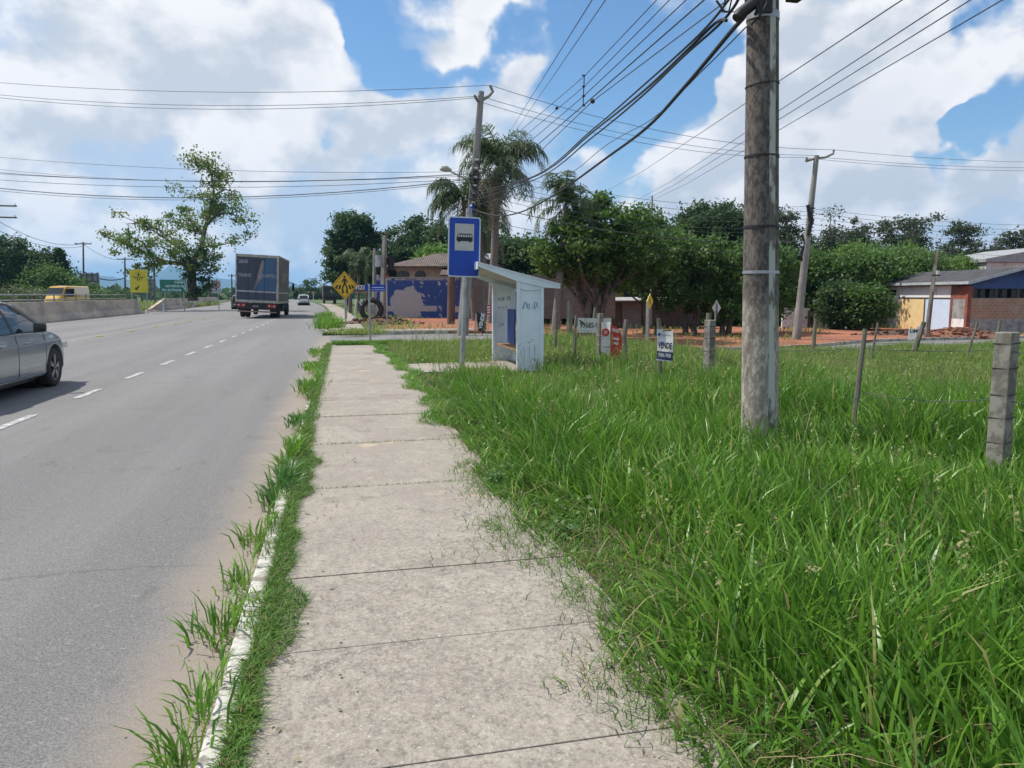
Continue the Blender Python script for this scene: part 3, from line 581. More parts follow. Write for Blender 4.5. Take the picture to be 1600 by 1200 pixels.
# far trees at the end of the road
for k, (px, D, py, rx, lab) in enumerate([(493, 210, 450, 4.6, 'round dark tree at the end of the road'), (478, 230, 456, 4.0, 'low dark tree left of the round one at the end of the road'), (458, 250, 458, 4.0, 'low distant tree just right of the box truck'), (508, 240, 457, 4.0, 'low dark tree behind the distant lorry'), (530, 200, 455, 4.0, 'distant tree behind the diamond sign')]):
    b = P(px, D, 0); e = E_(px, py, D, rx, (465-py)/F*D*.9, b); tree('broadleaf_tree', lab, 'tree', b, [e, (0, 0, 1.5, rx, rx, 1.5)], LM['dark'], 40, 50, 1.1, .6, .3, 'distant trees at the end of the road', seed=120+k)
rg2 = np.random.default_rng(9); n = 5000; X = rg2.uniform(-200, 60, n); Y = rg2.uniform(230, 330, n)
o = leafcloud('distant_woods', np.stack([X, Y, rg2.random(n)**2*3.4], 1), 3.2, LM['dark'], None, rg2); tag(o, 'low dark band of woods on the horizon', 'woods', kind='stuff')
# ------------------------------------------------------------------ palms
def palm(label, base, lean, H_, R_, nf, seed, trunk_r=.2, droop=1.0, dry=4, group=None, leafw=.05, nleaf=34, long=1.0, name='palm_tree', up0=.2):
    rg = random.Random(seed); t = thing(name, label, 'palm', base, 0, group); g = MB(); top = Vector((lean[0], lean[1], H_))
    g.tube([Vector((0, 0, -.2)), top*.3, top*.7, top], [trunk_r*1.3, trunk_r, trunk_r*.9, trunk_r*.75], 10); g.build('trunk', PALMT, t, smooth=True)
    def fronds(n, dryf, nm, mat):
        V = []; T = []; Q = []
        for k in range(n):
            az = rg.uniform(0, 6.283); el = rg.uniform(-.1, 1.5) if not dryf else rg.uniform(-1.3, -.3); Lf = R_*rg.uniform(.8, 1.1)
            d = Vector((math.cos(az), math.sin(az), 0)); p = top.copy(); pts = [p.copy()]; a = el; m_ = 11
            for i in range(m_):
                a -= droop*(.05+.32*(i/m_)**1.0)*(1.0 if not dryf else .4); a = max(a, -1.5); p = p+(d*math.cos(a)+Vector((0, 0, math.sin(a))))*(Lf/m_); pts.append(p.copy())
            side = d.cross(Vector((0, 0, 1)))
            for i in range(m_):
                o = len(V); wq = .035*(1-i/m_)+.012; V += [pts[i]-side*wq, pts[i]+side*wq, pts[i+1]+side*wq*.8, pts[i+1]-side*wq*.8]; Q.append((o, o+1, o+2, o+3))
            for j in range(nleaf):
                s = .12+.88*j/nleaf; i = min(m_-1, int(s*m_)); q = pts[i].lerp(pts[i+1], s*m_-i); dr = (pts[i+1]-pts[i]).normalized()
                for sg in (-1, 1):
                    ll = R_*.28*long*(1-.5*abs(s-.45))*rg.uniform(.8, 1.15); dv = (side*sg*rg.uniform(.4, .9)+dr*.5+Vector((0, 0, rg.uniform(-.9, .15)))).normalized()
                    mid = q+dv*ll*.55; tip = mid+(dv*.6+Vector((0, 0, -.75))).normalized()*ll*.5
                    o = len(V); V += [q-dr*leafw*.5, q+dr*leafw*.5, mid+dr*leafw*.45, mid-dr*leafw*.45, tip]; Q.append((o, o+1, o+2, o+3)); T.append((o+3, o+2, o+4))
        npmesh(nm, np.array([tuple(v) for v in V]), [np.array(Q), np.array(T)], mat, t)
    fronds(nf, False, 'crown', LM['palm'])
    if dry: fronds(dry, True, 'dry_fronds', LM['palmd'])
    return t
D = 40; b = P(768, D, 0); tp = A(778, 262, D)-Vector(b); palm('tallest palm, feathery drooping crown right of the middle pole', b, (tp.x, tp.y), tp.z, 3.0, 34, 5, .21, .95, 4, 'palms behind the bus shelter', nleaf=42, long=1.05)
D = 43; b = P(742, D, 0); tp = A(724, 312, D)-Vector(b); palm('shorter palm left of the middle pole, drooping fronds', b, (tp.x, tp.y), tp.z, 2.7, 34, 6, .15, 1.1, 2, 'palms behind the bus shelter', nleaf=40, long=1.1)
D = 33.2; b = P(868, D, ztf(P(868, D).x)); tp = A(884, 322, D)-Vector(b); palm('palm rising behind the spreading tree with one brown dry frond', b, (tp.x, tp.y), tp.z, 2.3, 15, 8, .17, 1.0, 2, 'palms behind the bus shelter')
D = 52; b = P(756, D, 0); tp = A(752, 352, D)-Vector(b); palm('low palm hidden behind the bus stop sign with hanging fronds', b, (tp.x, tp.y), tp.z, 3.2, 22, 9, .2, 1.4, 3, 'palms behind the bus shelter', leafw=.06)
for k, (px, tpx, tpy, D, lab) in enumerate([(546, 548, 408, 58, 'left one of the slim palms below the pine'), (559, 561, 400, 60, 'middle one of the slim palms below the pine'), (573, 572, 412, 57, 'right one of the slim palms below the pine')]):
    b = P(px, D, 0); tp = A(tpx, tpy, D)-Vector(b); palm(lab, b, (tp.x, tp.y), tp.z, 1.7, 16, 20+k, .12, 1.2, 1, 'slim palms below the pine', leafw=.07, nleaf=22)
# ------------------------------------------------------------------ buildings
WOODG = M('grey_weathered_wood', (.17, .155, .135), .9, (.08, .07, .06), 5, stretch=(1, 1, 6), bump=.6)
CONC = M('old_pole_concrete', (.27, .255, .235), .9, (.16, .15, .135), 2.5, stretch=(1, 1, .4), bump=.5)
DARKW = gloss('dark_window', (.012, .014, .018), .15); BLACK = M('black_cable_sheath', (.012, .012, .013), .6, bump=0)
def peel_mat():
    m, t, b = newmat('peeling_blue_paint'); co = t.nodes.new('ShaderNodeTexCoord').outputs['Object']
    blue_ = tmix(t, noise(t, co, 2, 4), (.022, .058, .21), (.032, .075, .25)); wht = tmix(t, noise(t, co, 5, 6), (.42, .42, .46), (.30, .29, .27))
    s = t.nodes.new('ShaderNodeSeparateXYZ'); t.links.new(co, s.inputs[0])
    n = noise(t, co, 2.6, 6, .6); sh = noise(t, co, .9, 4)
    d = t.nodes.new('ShaderNodeVectorMath'); d.operation = 'DISTANCE'; nz = node(t, 'ShaderNodeTexNoise', Scale=2.2, Detail=5); t.links.new(co, nz.inputs['Vector'])
    ad = t.nodes.new('ShaderNodeVectorMath'); ad.operation = 'ADD'; t.links.new(co, ad.inputs[0]); t.links.new(nz.outputs['Color'], ad.inputs[1])
    t.links.new(ad.outputs[0], d.inputs[0]); d.inputs[1].default_value = (1.75, .5, 1.35)
    big = tramp(t, d.outputs['Value'], 1.02, .96)
    band = node_mul(t, tramp(t, s.outputs[0], 3.05, 3.0), node_mul(t, tramp(t, s.outputs[2], .38, .42), tramp(t, s.outputs[2], .75, .71)))
    topw = tramp(t, s.outputs[2], 2.2, 2.36)
    spots = tramp(t, n, .605, .62)
    mx = node(t, 'ShaderNodeMath', operation='MAXIMUM'); t.links.new(big, mx.inputs[0]); t.links.new(band, mx.inputs[1])
    m2 = node(t, 'ShaderNodeMath', operation='MAXIMUM'); t.links.new(mx.outputs[0], m2.inputs[0]); t.links.new(spots, m2.inputs[1])
    m3 = node(t, 'ShaderNodeMath', operation='MAXIMUM'); t.links.new(m2.outputs[0], m3.inputs[0]); t.links.new(node_mul(t, topw, tramp(t, noise(t, co, 4, 5), .4, .5)), m3.inputs[1])
    t.links.new(tmix(t, m3.outputs[0], blue_, wht), b.inputs['Base Color']); b.inputs['Roughness'].default_value = .85; bumpit(t, b, m3.outputs[0], .4, .01); return m
def brick_mat(name, c1, c2, mort, sc=1.0):
    m, t, b = newmat(name); co = t.nodes.new('ShaderNodeTexCoord').outputs['Object']
    s = t.nodes.new('ShaderNodeSeparateXYZ'); t.links.new(co, s.inputs[0]); c = t.nodes.new('ShaderNodeCombineXYZ')
    a = node(t, 'ShaderNodeMath', operation='ADD'); t.links.new(s.outputs[0], a.inputs[0]); t.links.new(s.outputs[1], a.inputs[1]); t.links.new(a.outputs[0], c.inputs[0]); t.links.new(s.outputs[2], c.inputs[1])
    br = node(t, 'ShaderNodeTexBrick', Scale=sc); br.inputs['Brick Width'].default_value = .30; br.inputs['Row Height'].default_value = .16; br.inputs['Mortar Size'].default_value = .014
    br.inputs['Color1'].default_value = (*c1, 1); br.inputs['Color2'].default_value = (*c2, 1); br.inputs['Mortar'].default_value = (*mort, 1); t.links.new(c.outputs[0], br.inputs['Vector'])
    n = noise(t, co, 1.3, 6); cc = tmix(t, tramp(t, n, .48, .66), br.outputs['Color'], mort); cc = tmix(t, .35, cc, tmix(t, noise(t, co, 18, 4), (0, 0, 0), (1, 1, 1)), 'OVERLAY')
    t.links.new(cc, b.inputs['Base Color']); b.inputs['Roughness'].default_value = .92; bumpit(t, b, br.outputs['Fac'], -.4, .01); return m
PEEL = peel_mat(); BRK = brick_mat('worn_orange_brick', (.36, .19, .11), (.27, .16, .11), (.33, .28, .23)); BRKG = brick_mat('greyed_brick', (.19, .14, .115), (.16, .135, .12), (.21, .195, .175)); REDB = brick_mat('raw_red_brick', (.32, .085, .045), (.22, .07, .045), (.12, .07, .06))
CREAM = M('cream_render', (.42, .38, .30), .85, (.28, .25, .20)); ORG = M('orange_render', (.55, .22, .11), .85)
def tile_mat(name, c1, c2, ax=0, period=.22):
    m, t, b = newmat(name); co = t.nodes.new('ShaderNodeTexCoord').outputs['Object']
    n = noise(t, co, 1.5, 7, .7); wv = node(t, 'ShaderNodeTexWave', Scale=1/period/2*.9, Distortion=.4); wv.bands_direction = 'XYZ'[ax]; t.links.new(co, wv.inputs['Vector'])
    c = tmix(t, tramp(t, n, .38, .62), c1, c2); c = tmix(t, .4, c, tmix(t, wv.outputs['Color'], (.15, .15, .15), (.8, .8, .8)), 'OVERLAY'); t.links.new(c, b.inputs['Base Color']); b.inputs['Roughness'].default_value = .9; bumpit(t, b, wv.outputs['Color'], .8, .04); return m
TILE = tile_mat('weathered_clay_tiles', (.15, .11, .09), (.075, .06, .052)); FIB = tile_mat('dark_fibre_cement_sheets', (.075, .073, .078), (.04, .04, .043), 1, .18)
def frame(px, D, z): p = P(px, D, z); return p
# peeling blue yard wall (thing) ; local x to the right, y away
D = 46; o0 = P(604, D, 0); rz = -YAW+.04
t = thing('yard_wall', 'yard wall with flaking blue paint and bare white patches', 'wall', o0, rz)
g = MB(); g.box((2.1+.35, .1, 1.2), (4.9, .2, 2.4)); g.build('wall_face', PEEL, t)
g = MB(); g.box((2.45, .1, 2.43), (5.0, .28, .06)); g.build('coping', M('stained_coping', (.34, .32, .30), .9), t)
g = MB(); g.box((-.32, .12, 1.3), (.55, .24, 2.6)); g.build('gate_pier', PEEL, t)
BAREC = M('bare_grey_render', (.33, .31, .28), .9, (.22, .20, .18), 2.2)
t = thing('brick_wall', 'greyish unplastered brick wall seen between the bus sign pole and the shelter', 'wall', P(718, 44, 0), -YAW+.10)
g = MB(); g.box((4.6, .1, 1.25), (9.2, .18, 2.5)); g.build('wall_face', BRKG, t); g = MB(); g.box((4.6, .1, 2.53), (9.3, .24, .06)); g.build('coping', BAREC, t)
g = MB(); g.box((-.15, .05, 1.3), (.28, .3, 2.62)); g.build('pier', PEEL, t)
# the tiled house behind
D = 53; o0 = P(618, D, 0)
t = thing('tiled_house', 'low cream house with mossy tiled roof behind the blue yard wall', 'house', o0, -YAW)
g = MB(); g.box((3.4, 3.0, 1.75), (6.6, 6.0, 3.5)); g.build('wall', CREAM, t)
g = MB(); zr = 3.35; v = [(-.7, -.8, zr), (7.4, -.8, zr), (7.4, 6.8, zr), (-.7, 6.8, zr), (2.6, 3.0, zr+1.05), (5.6, 3.0, zr+1.05)]
v2 = [(a, b_, c-.12) for a, b_, c in v[:4]]; g.add(v+v2, [(0, 1, 5, 4), (1, 2, 5), (2, 3, 4, 5), (3, 0, 4), (0, 6, 7, 1), (1, 7, 8, 2), (2, 8, 9, 3), (3, 9, 6, 0), (9, 8, 7, 6)]); rf = g.build('roof', TILE, t)
g = MB(); g.box((5.2, 1.3, zr+.72), (3.2, 1.8, .08), m=Matrix.Rotation(.27, 3, 'X')); g.build('metal_sheet', M('pale_metal_sheet', (.42, .43, .45), .5, (.3, .3, .32), metal=.3), t)
def arch(w_, h_): return [(-w_/2, 0), (w_/2, 0), (w_/2, h_*.6)]+[(w_/2*math.cos(a), h_*.6+h_*.4*math.sin(a)) for a in [math.pi*k/8 for k in range(1, 8)]]+[(-w_/2, h_*.6)]
for x in (.55, 1.75):
    g = MB(); g.prism([(x+a, 2.35+b_) for a, b_ in arch(.75 if x > 1 else .9, .72)], -.03, .05); wd_ = g.build('window', DARKW, t)
    g = MB(); [g.box((x+q, -.045, 2.6), (.03, .03, .5)) for q in (-.2, 0, .2)]; g.build('bars', WOODG, wd_)
g = MB(); v = [(3.6, -.6, 3.25), (6.2, -2.6, 2.75), (6.2, -2.6, 2.66), (3.6, -.6, 3.16), (7.6, -.6, 3.2), (7.6, -2.6, 2.75), (7.6, -2.6, 2.66), (7.6, -.6, 3.1)]
g = MB(); g.box((5.4, -1.2, 2.95), (4.2, 2.2, .1), m=Matrix.Rotation(.25, 3, 'X')); g.build('porch_roof', TILE, t)
g = MB(); g.box((5.4, -.9, 1.35), (3.4, .15, 2.7)); g.build('porch_wall', ORG, t)
# shed and fence beyond the red earth, yellow house behind
D = 47; o0 = P(948, D, ztf(P(948, D).x)-.05)
t = thing('board_shed', 'dark weathered board shed with grey door beyond the red earth', 'shed', o0, -YAW)
g = MB()
for k in range(26): g.box((.1+k*.225, 0, .85+.01*(k % 3)), (.215, .03+.012*(k % 2), 1.7))
g.box((2.9, 1.6, .8), (5.7, 3.1, 1.5)); g.build('board_wall', M('dark_old_boards', (.10, .08, .07), .9, (.05, .042, .04), 6, stretch=(1, 1, 5)), t)
g = MB(); g.box((1.55, -.06, .85), (1.15, .05, 1.62)); g.build('door', M('grey_sheet_door', (.16, .16, .165), .7), t)
g = MB(); g.box((2.9, 1.3, 1.85), (6.2, 3.6, .06), m=Matrix.Rotation(.05, 3, 'X')); g.build('roof', M('pale_roof_sheet', (.33, .32, .31), .7), t)
g = MB(); g.box((-.55, .2, .95), (.8, .2, 1.9)); g.build('side_wall', BAREC, t)
o0 = P(958, 56, -.6); t = thing('yellow_house', 'small ochre house with pale roof glimpsed under the spreading tree', 'house', o0, -YAW)
g = MB(); g.box((1.4, 1.5, 1.6), (2.8, 3, 3.2)); g.build('wall', M('ochre_render', (.42, .28, .07), .85), t)
g = MB(); g.prism([(-.3, 3.15), (3.1, 3.15), (1.6, 3.95)], -.3, 3.3); g.build('roof', M('pale_roof_sheet2', (.48, .48, .50), .6), t)
g = MB(); g.box((1.2, -.03, 2.1), (.8, .05, .8)); wd_ = g.build('window', DARKW, t); g = MB(); [g.box((.9+.2*k, -.07, 2.1), (.03, .03, .8)) for k in range(4)]; g.build('bars', WOODG, wd_)
# white garden wall
o0 = P(1222, 48, -.68); t = thing('garden_wall', 'chipped white garden wall behind the leaning concrete pole', 'wall', o0, -YAW)
WW = M('chipped_whitewash', (.68, .68, .67), .85, (.30, .28, .26), 1.6, .5, .62)
g = MB(); g.box((.9, 0, .62), (1.7, .16, 1.25)); g.box((2.6, 0, .55), (1.1, .16, 1.1)); g.build('wall_face', WW, t)
g = MB(); g.box((1.75, 0, .55), (.2, .24, 1.15)); g.build('pier', M('dark_pier', (.10, .09, .08), .9), t)
# grey low walls further right of the pole
o0 = P(1244, 58, -.68); t = thing('low_house', 'low pinkish building with pale roof behind the garden wall', 'house', o0, -YAW)
g = MB(); g.box((2.4, 2, 1.3), (4.8, 4, 2.6)); g.build('wall', M('faded_pink_render', (.33, .22, .18), .9), t); g = MB(); g.box((2.4, 1.8, 2.68), (5.4, 4.6, .12)); g.build('roof', M('pale_roof_sheet3', (.38, .37, .36), .7), t)
# the patched blue house ; local x right, y away, origin at its near left corner
HD = 41; hz_ = -.68; o0 = P(1519, HD, hz_-.02)
t = thing('blue_house', 'patched house with dark sheet roof, blue boarded gable and brick, yellow and pale blue walls', 'house', o0, -YAW+.06)
Lh = 9.0
def hwall(nm, x0, x1, y0, y1, z0, z1, mat, proud=0):
    g = MB(); g.box(((x0+x1)/2, (y0+y1)/2, (z0+z1)/2), (x1-x0+proud, y1-y0+proud, z1-z0)); return g.build(nm, mat, t)
GREYR = M('patchy_grey_render', (.30, .30, .29), .9, (.19, .18, .17), 3, bump=.4); PB = M('pale_blue_render', (.52, .62, .76), .8, (.48, .58, .72), 2); YEL = M('yellow_render', (.72, .54, .28), .8, (.66, .48, .23), 2)
BLUEB = M('blue_boards', (.035, .075, .22), .7, (.025, .055, .16), 4, stretch=(4, 1, .3)); WST = M('stained_white_render', (.70, .69, .68), .85, (.42, .38, .35), 2.2, .55, .68, stretch=(1.5, 1.5, .6))
# gable side facing the road
hwall('brick_wall', -.02, 5.2, 0, .18, .78, 1.92, BRK); hwall('grey_wall', -.02, 5.2, -.02, .2, 0, .78, GREYR)
hwall('gable_boards', -.02, 5.2, .02, .1, 2.44, 2.80, BLUEB)
g = MB(); g.prism([(-.02, 2.80), (5.2, 2.80), (2.5, 3.46)], .03, .12); g.build('gable', BLUEB, t)
hwall('inner_wall', .1, 5.2, 1.2, 1.3, 1.7, 2.9, BLUEB)
g = MB(); g.box((2.6, .6, 2.43), (5.2, 1.1, .03)); g.build('soffit', BLUEB, t)
for x, w_ in ((.08, .12), (1.35, .08), (2.6, .1), (3.9, .08), (5.1, .12)): hwall('post', x-w_/2, x+w_/2, .03, .13, 1.92, 2.44, M('dark_frame_wood', (.07, .06, .055), .8))
for x in (.75, 2.0, 3.25, 4.5): wq = hwall('window', x-.5, x+.5, .75, .78, 1.92, 2.42, DARKW); 
# side wall running away on the left, drawn as bays
def bay(nm, y0, y1, z0, z1, mat, pr=0): return hwall(nm, -.2-pr, .0, y0, y1, z0, z1, mat)
bay('grey_bay', .22, 1.3, .78, 1.86, GREYR); bay('white_bay', .22, 1.3, 0, .78, WST); bay('red_brick_bay', .22, 1.5, 1.86, 2.6, REDB)
bay('brick_edge', 0, .2, 0, 2.6, REDB, .03); bay('brick_edge', 1.32, 1.5, 0, 1.86, REDB, .02)
bay('pale_blue_bay', 1.52, 3.8, 0, 1.86, PB); bay('post', 3.81, 3.9, 0, 1.92, M('dark_frame_wood', (.07, .06, .055), .8), .03)
bay('yellow_bay', 3.91, 6.6, 0, 1.86, YEL); bay('beam', 1.52, 6.6, 1.87, 1.93, M('dark_frame_wood', (.07, .06, .055), .8), .02); bay('white_bay', 1.52, 6.6, 1.94, 2.62, WST)
bay('back_bay', 6.62, Lh, 0, 2.62, WST); bay('window', 6.9, 7.6, 1.9, 2.4, DARKW, .02); bay('blue_fascia', .0, Lh, 2.63, 2.80, BLUEB, .01)
g = MB(); xr = 2.5; e0, e1 = -.5, 5.75; y0, y1 = -.45, Lh+.5; ze, zr = 2.78, 3.56
v = [(e0, y0, ze), (xr, y0, zr), (e1, y0, ze), (e0, y1, ze), (xr, y1, zr), (e1, y1, ze)]; v += [(a, b_, c-.09) for a, b_, c in v]
g.add(v, [(0, 1, 4, 3), (1, 2, 5, 4), (6, 9, 10, 7), (7, 10, 11, 8), (0, 6, 7, 1), (1, 7, 8, 2), (3, 4, 10, 9), (4, 5, 11, 10), (0, 3, 9, 6), (2, 8, 11, 5)]); rf = g.build('roof', FIB, t)
g = MB()
for a_, b_ in (((e0, ze), (xr, zr)), ((xr, zr), (e1, ze))):
    g.add([(a_[0], y0-.03, a_[1]+.03), (b_[0], y0-.03, b_[1]+.03), (b_[0], y0-.03, b_[1]-.13), (a_[0], y0-.03, a_[1]-.13), (a_[0], y0-.004, a_[1]+.03), (b_[0], y0-.004, b_[1]+.03), (b_[0], y0-.004, b_[1]-.13), (a_[0], y0-.004, a_[1]-.13)], [(0, 1, 2, 3), (7, 6, 5, 4), (0, 4, 5, 1), (3, 2, 6, 7), (0, 3, 7, 4), (1, 5, 6, 2)])
g.box((e0-.03, (y0+y1)/2, ze-.04), (.04, y1-y0, .15)); g.build('fascia_board', M('pale_fascia', (.40, .42, .44), .7), rf)
g = MB(); g.box((-1.2, 10.2, 1.3), (3.2, .3, 2.4)); g.build('annex_wall', WST, t); g = MB(); g.box((-1.3, 9.6, 2.55), (3.6, 2.2, .08), m=Matrix.Rotation(-.08, 3, 'Y')); g.build('annex_roof', M('rusty_roof_sheet', (.28, .13, .07), .8), t)
g = MB(); g.tube([(1.2, 5, 3.0), (1.2, 5, 3.55)], .12, 10); g.build('water_tank', M('white_plastic_tank', (.6, .6, .6), .5), t)
o = thing('warehouse', 'white corrugated warehouse with flat grey roof edge behind the blue house', 'warehouse', P(1538, 62, -.6), -YAW)
g = MB(); g.box((6, 5, 2.3), (12, 10, 4.6)); g.build('wall', tile_mat('white_corrugated_wall', (.60, .60, .60), (.42, .41, .40), 0, .2), o)
g = MB(); g.box((6, 5, 4.75), (12.4, 10.4, .25)); g.prism([(-.2, 4.88), (12.2, 4.88), (6, 6.0)], -.1, 10.1); g.build('roof', M('grey_warehouse_roof', (.30, .30, .31), .7), o)
# rubble heap and mounds
def heap(label, name, base, rx, ry, h, mat, n, sz, seed, rz=0, cat='rubble heap'):
    rg = random.Random(seed); t = MB()
    t.loft([[(rx*s*math.cos(a)*(1+.15*math.sin(3*a+seed)), ry*s*math.sin(a), h*(1-s**1.4)*(1+.2*math.sin(5*a)*s)-.03) for a in [2*math.pi*k/18 for k in range(18)]] for s in (1.05, .85, .6, .35, .05)], cap=True)
    for _ in range(n):
        s = rg.random()**.6; a = rg.random()*6.28; c = (rx*s*math.cos(a), ry*s*math.sin(a), max(0, h*(1-s**1.4))+.02); q = sz*rg.uniform(.5, 1.4)
        t.box(c, (q*1.7, q, q*.6), m=Matrix.Rotation(rg.random()*6, 3, 'Z') @ Matrix.Rotation(rg.uniform(-.7, .7), 3, 'X'))
    o = t.build(name, mat); o.location = base; o.rotation_euler.z = rz; return tag(o, label, cat, kind='stuff')
heap('heap of broken bricks and brown earth in front of the patched house', 'rubble', P(1500, 38.5, -.7), 2.6, 1.0, .42, M('broken_brick', (.26, .10, .055), .95, (.12, .07, .05), 5, bump=1), 160, .11, 3, -YAW)
heap('low heap of dark brown soil beside the leaning pair of poles', 'soil_heap', P(592, 36.5, 0), 2.3, .8, .32, M('dark_soil', (.12, .065, .045), .95, (.07, .04, .03), 5, bump=1), 60, .1, 4, -YAW)
heap('brown earth piled along the far street edge by the patched house', 'soil_heap', P(1420, 39.5, -.7), 3.0, .6, .28, M('dark_soil', (.12, .065, .045), .95), 90, .1, 5, -YAW)
# ------------------------------------------------------------------ big concrete pole
bp = P(1196, 6.95, 0); topv = A(1192, 0, 7.05); lean = (topv-bp); lean = lean/lean.z
def pole_mat():
    m, t, b = newmat('mottled_pole_concrete'); co = t.nodes.new('ShaderNodeTexCoord').outputs['Object']; g_ = t.nodes.new('ShaderNodeNewGeometry')
    s = t.nodes.new('ShaderNodeSeparateXYZ'); t.links.new(co, s.inputs[0])
    n1 = noise(t, co, 5, 7, .65, (1, 1, .35)); n2 = noise(t, co, 26, 6, .75, (1, 1, .45)); n3 = noise(t, co, 2.2, 5)
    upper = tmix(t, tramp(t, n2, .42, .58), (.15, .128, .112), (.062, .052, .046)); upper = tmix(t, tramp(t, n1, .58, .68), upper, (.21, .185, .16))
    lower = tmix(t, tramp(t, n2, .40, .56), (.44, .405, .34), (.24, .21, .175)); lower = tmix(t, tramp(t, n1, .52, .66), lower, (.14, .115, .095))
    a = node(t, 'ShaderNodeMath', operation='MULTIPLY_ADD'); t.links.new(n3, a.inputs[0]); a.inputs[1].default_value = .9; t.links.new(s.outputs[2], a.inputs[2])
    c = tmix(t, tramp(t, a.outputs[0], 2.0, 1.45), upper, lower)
    t.links.new(c, b.inputs['Base Color']); b.inputs['Roughness'].default_value = .95; bumpit(t, b, n2, .8, .008); return m
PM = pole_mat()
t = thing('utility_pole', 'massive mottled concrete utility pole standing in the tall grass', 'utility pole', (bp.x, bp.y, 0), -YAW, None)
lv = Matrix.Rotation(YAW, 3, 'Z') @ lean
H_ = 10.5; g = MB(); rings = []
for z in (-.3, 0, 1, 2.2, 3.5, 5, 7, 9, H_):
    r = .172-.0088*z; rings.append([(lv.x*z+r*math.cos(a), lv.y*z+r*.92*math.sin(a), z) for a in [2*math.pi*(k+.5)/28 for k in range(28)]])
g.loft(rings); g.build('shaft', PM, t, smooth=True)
g = MB(); ang = -1.20
rings = []
for z in (.0, 2, 4, 6, 8, 10):
    r = .172-.0088*z; cxx, cyy = lv.x*z, lv.y*z; rings.append([(cxx+(r+o_)*math.cos(a), cyy+(r+o_)*.93*math.sin(a), z) for a, o_ in ((ang-.22, -.006), (ang-.19, .006), (ang+.19, .006), (ang+.22, -.006))])
g.loft(rings, closed=True); g.build('cast_rib', M('lichen_grey_concrete', (.42, .44, .39), .95, (.13, .12, .105), 7, .50, .58, .7, stretch=(1, 1, .35)), t)
def band(z, hh, mat, nm='band', tilt=0, rr=.006):
    g = MB(); rings = []
    for zz, o_ in ((z-hh/2, -.004), (z-hh/2+.002, rr), (z+hh/2-.002, rr), (z+hh/2, -.004)):
        rings.append([(lv.x*zz+(.172-.0088*zz+o_)*math.cos(a), lv.y*zz+((.172-.0088*zz)*.93+o_)*math.sin(a), zz+tilt*math.cos(a)) for a in [2*math.pi*k/24 for k in range(24)]])
    g.loft(rings, cap=False); return g.build(nm, mat, t)
def zat(py, D=6.85): return A(1195, py, D).z
band(zat(240), .022, BLACK, 'strap'); band(zat(353), .028, BLACK, 'strap'); band(zat(125), .014, BLACK, 'strap', .015); band(zat(425), .03, RAIL, 'steel_band'); band(zat(14), .07, RAIL, 'steel_band')
# splice closure and cable tangle near the top
zb = zat(22); sp = thing('splice_closure', 'black cable splice closure hung beside the top of the big pole', 'splice box', P(1150, 6.75, zb), -YAW); sp.scale = (.82, .82, .82)
g = MB(); g.tube([(-.10, -.02, -.09), (-.06, 0, -.04), (.07, .02, .06), (.12, .03, .11)], [.05, .062, .062, .05], 12); g.build('case', BLACK, sp, smooth=True)
g = MB(); g.box((.2, 0, .05), (.14, .04, .16)); g.tube([(.1, 0, -.05), (.17, 0, .12), (.13, .02, .3)], .02, 6); g.tube([(.12, -.04, -.1), (.2, -.03, .05), (.17, 0, .3)], .015, 6); g.tube([(.05, -.03, -.16), (.13, -.05, -.08), (.1, -.02, .06), (.16, 0, .25)], .012, 6); g.build('bracket', BLACK, sp)
g = MB(); g.tube([(-.3, .03, .1), (-.22, .0, -.02), (-.05, 0, -.02)], .012, 6); g.tube([(-.24, .02, -.02), (-.2, .02, .16)], .009, 5); g.tube([(-.17, .02, -.01), (-.13, .02, .18)], .009, 5); g.build('clamp', BLACK, sp)
o = tag(MB().box((0, 0, .06), (.12, .1, .08)).build('insulator_bracket', M('dark_iron', (.05, .05, .055), .6, metal=.5), bevel=.01), 'dark iron bracket on the right side of the big pole at the top edge', 'bracket'); o.location = P(1222, 6.9, zat(2))
# ------------------------------------------------------------------ other poles
def pole(label, base, top, r0, r1, mat=CONC, name='utility_pole', group=None, n=12, sq=False):
    t = thing(name, label, 'utility pole', base, 0, group); v = Vector(top)-Vector(base); g = MB(); g.tube([Vector((0, 0, -.1)), v*.5, v], [r0, (r0+r1)/2, r1], 4 if sq else n); g.build('shaft', mat, t, smooth=not sq); return t, v
def arm(t, pts, r, mat=CONC, nm='crossarm', n=6): g = MB(); g.tube(pts, r, n); return g.build(nm, mat, t)
MD = 31*.8875+1.0
mb = P(722, MD, 0); mt = A(752, 143, MD); MIDP, mv = pole('tall concrete pole with a bent crossarm and street lamp behind the bus sign', mb, mt, .22, .11)
def loc_(px, py, dd=0): return A(px, py, MD+dd)-mb
arm(MIDP, [loc_(748, 160), loc_(764, 150), loc_(770, 143), loc_(766, 134)], .055); arm(MIDP, [loc_(748, 160), loc_(743, 152, -.4), loc_(742, 150, -.7)], .05)
STL = M('grey_lamp_metal', (.42, .40, .34), .5, metal=.2)
arm(MIDP, [loc_(737, 282), loc_(722, 277, -.2), loc_(704, 268, -.6)], .03, RAIL, 'lamp_arm'); g = MB(); p = loc_(696, 265, -.7); g.tube([p+Vector((.22, 0, -.03)), p+Vector((.05, 0, .03)), p+Vector((-.12, 0, .03)), p+Vector((-.2, 0, -.02))], [.05, .11, .10, .03], 8); g.build('lamp_head', STL, MIDP, smooth=True)
g = MB(); rg = random.Random(2)
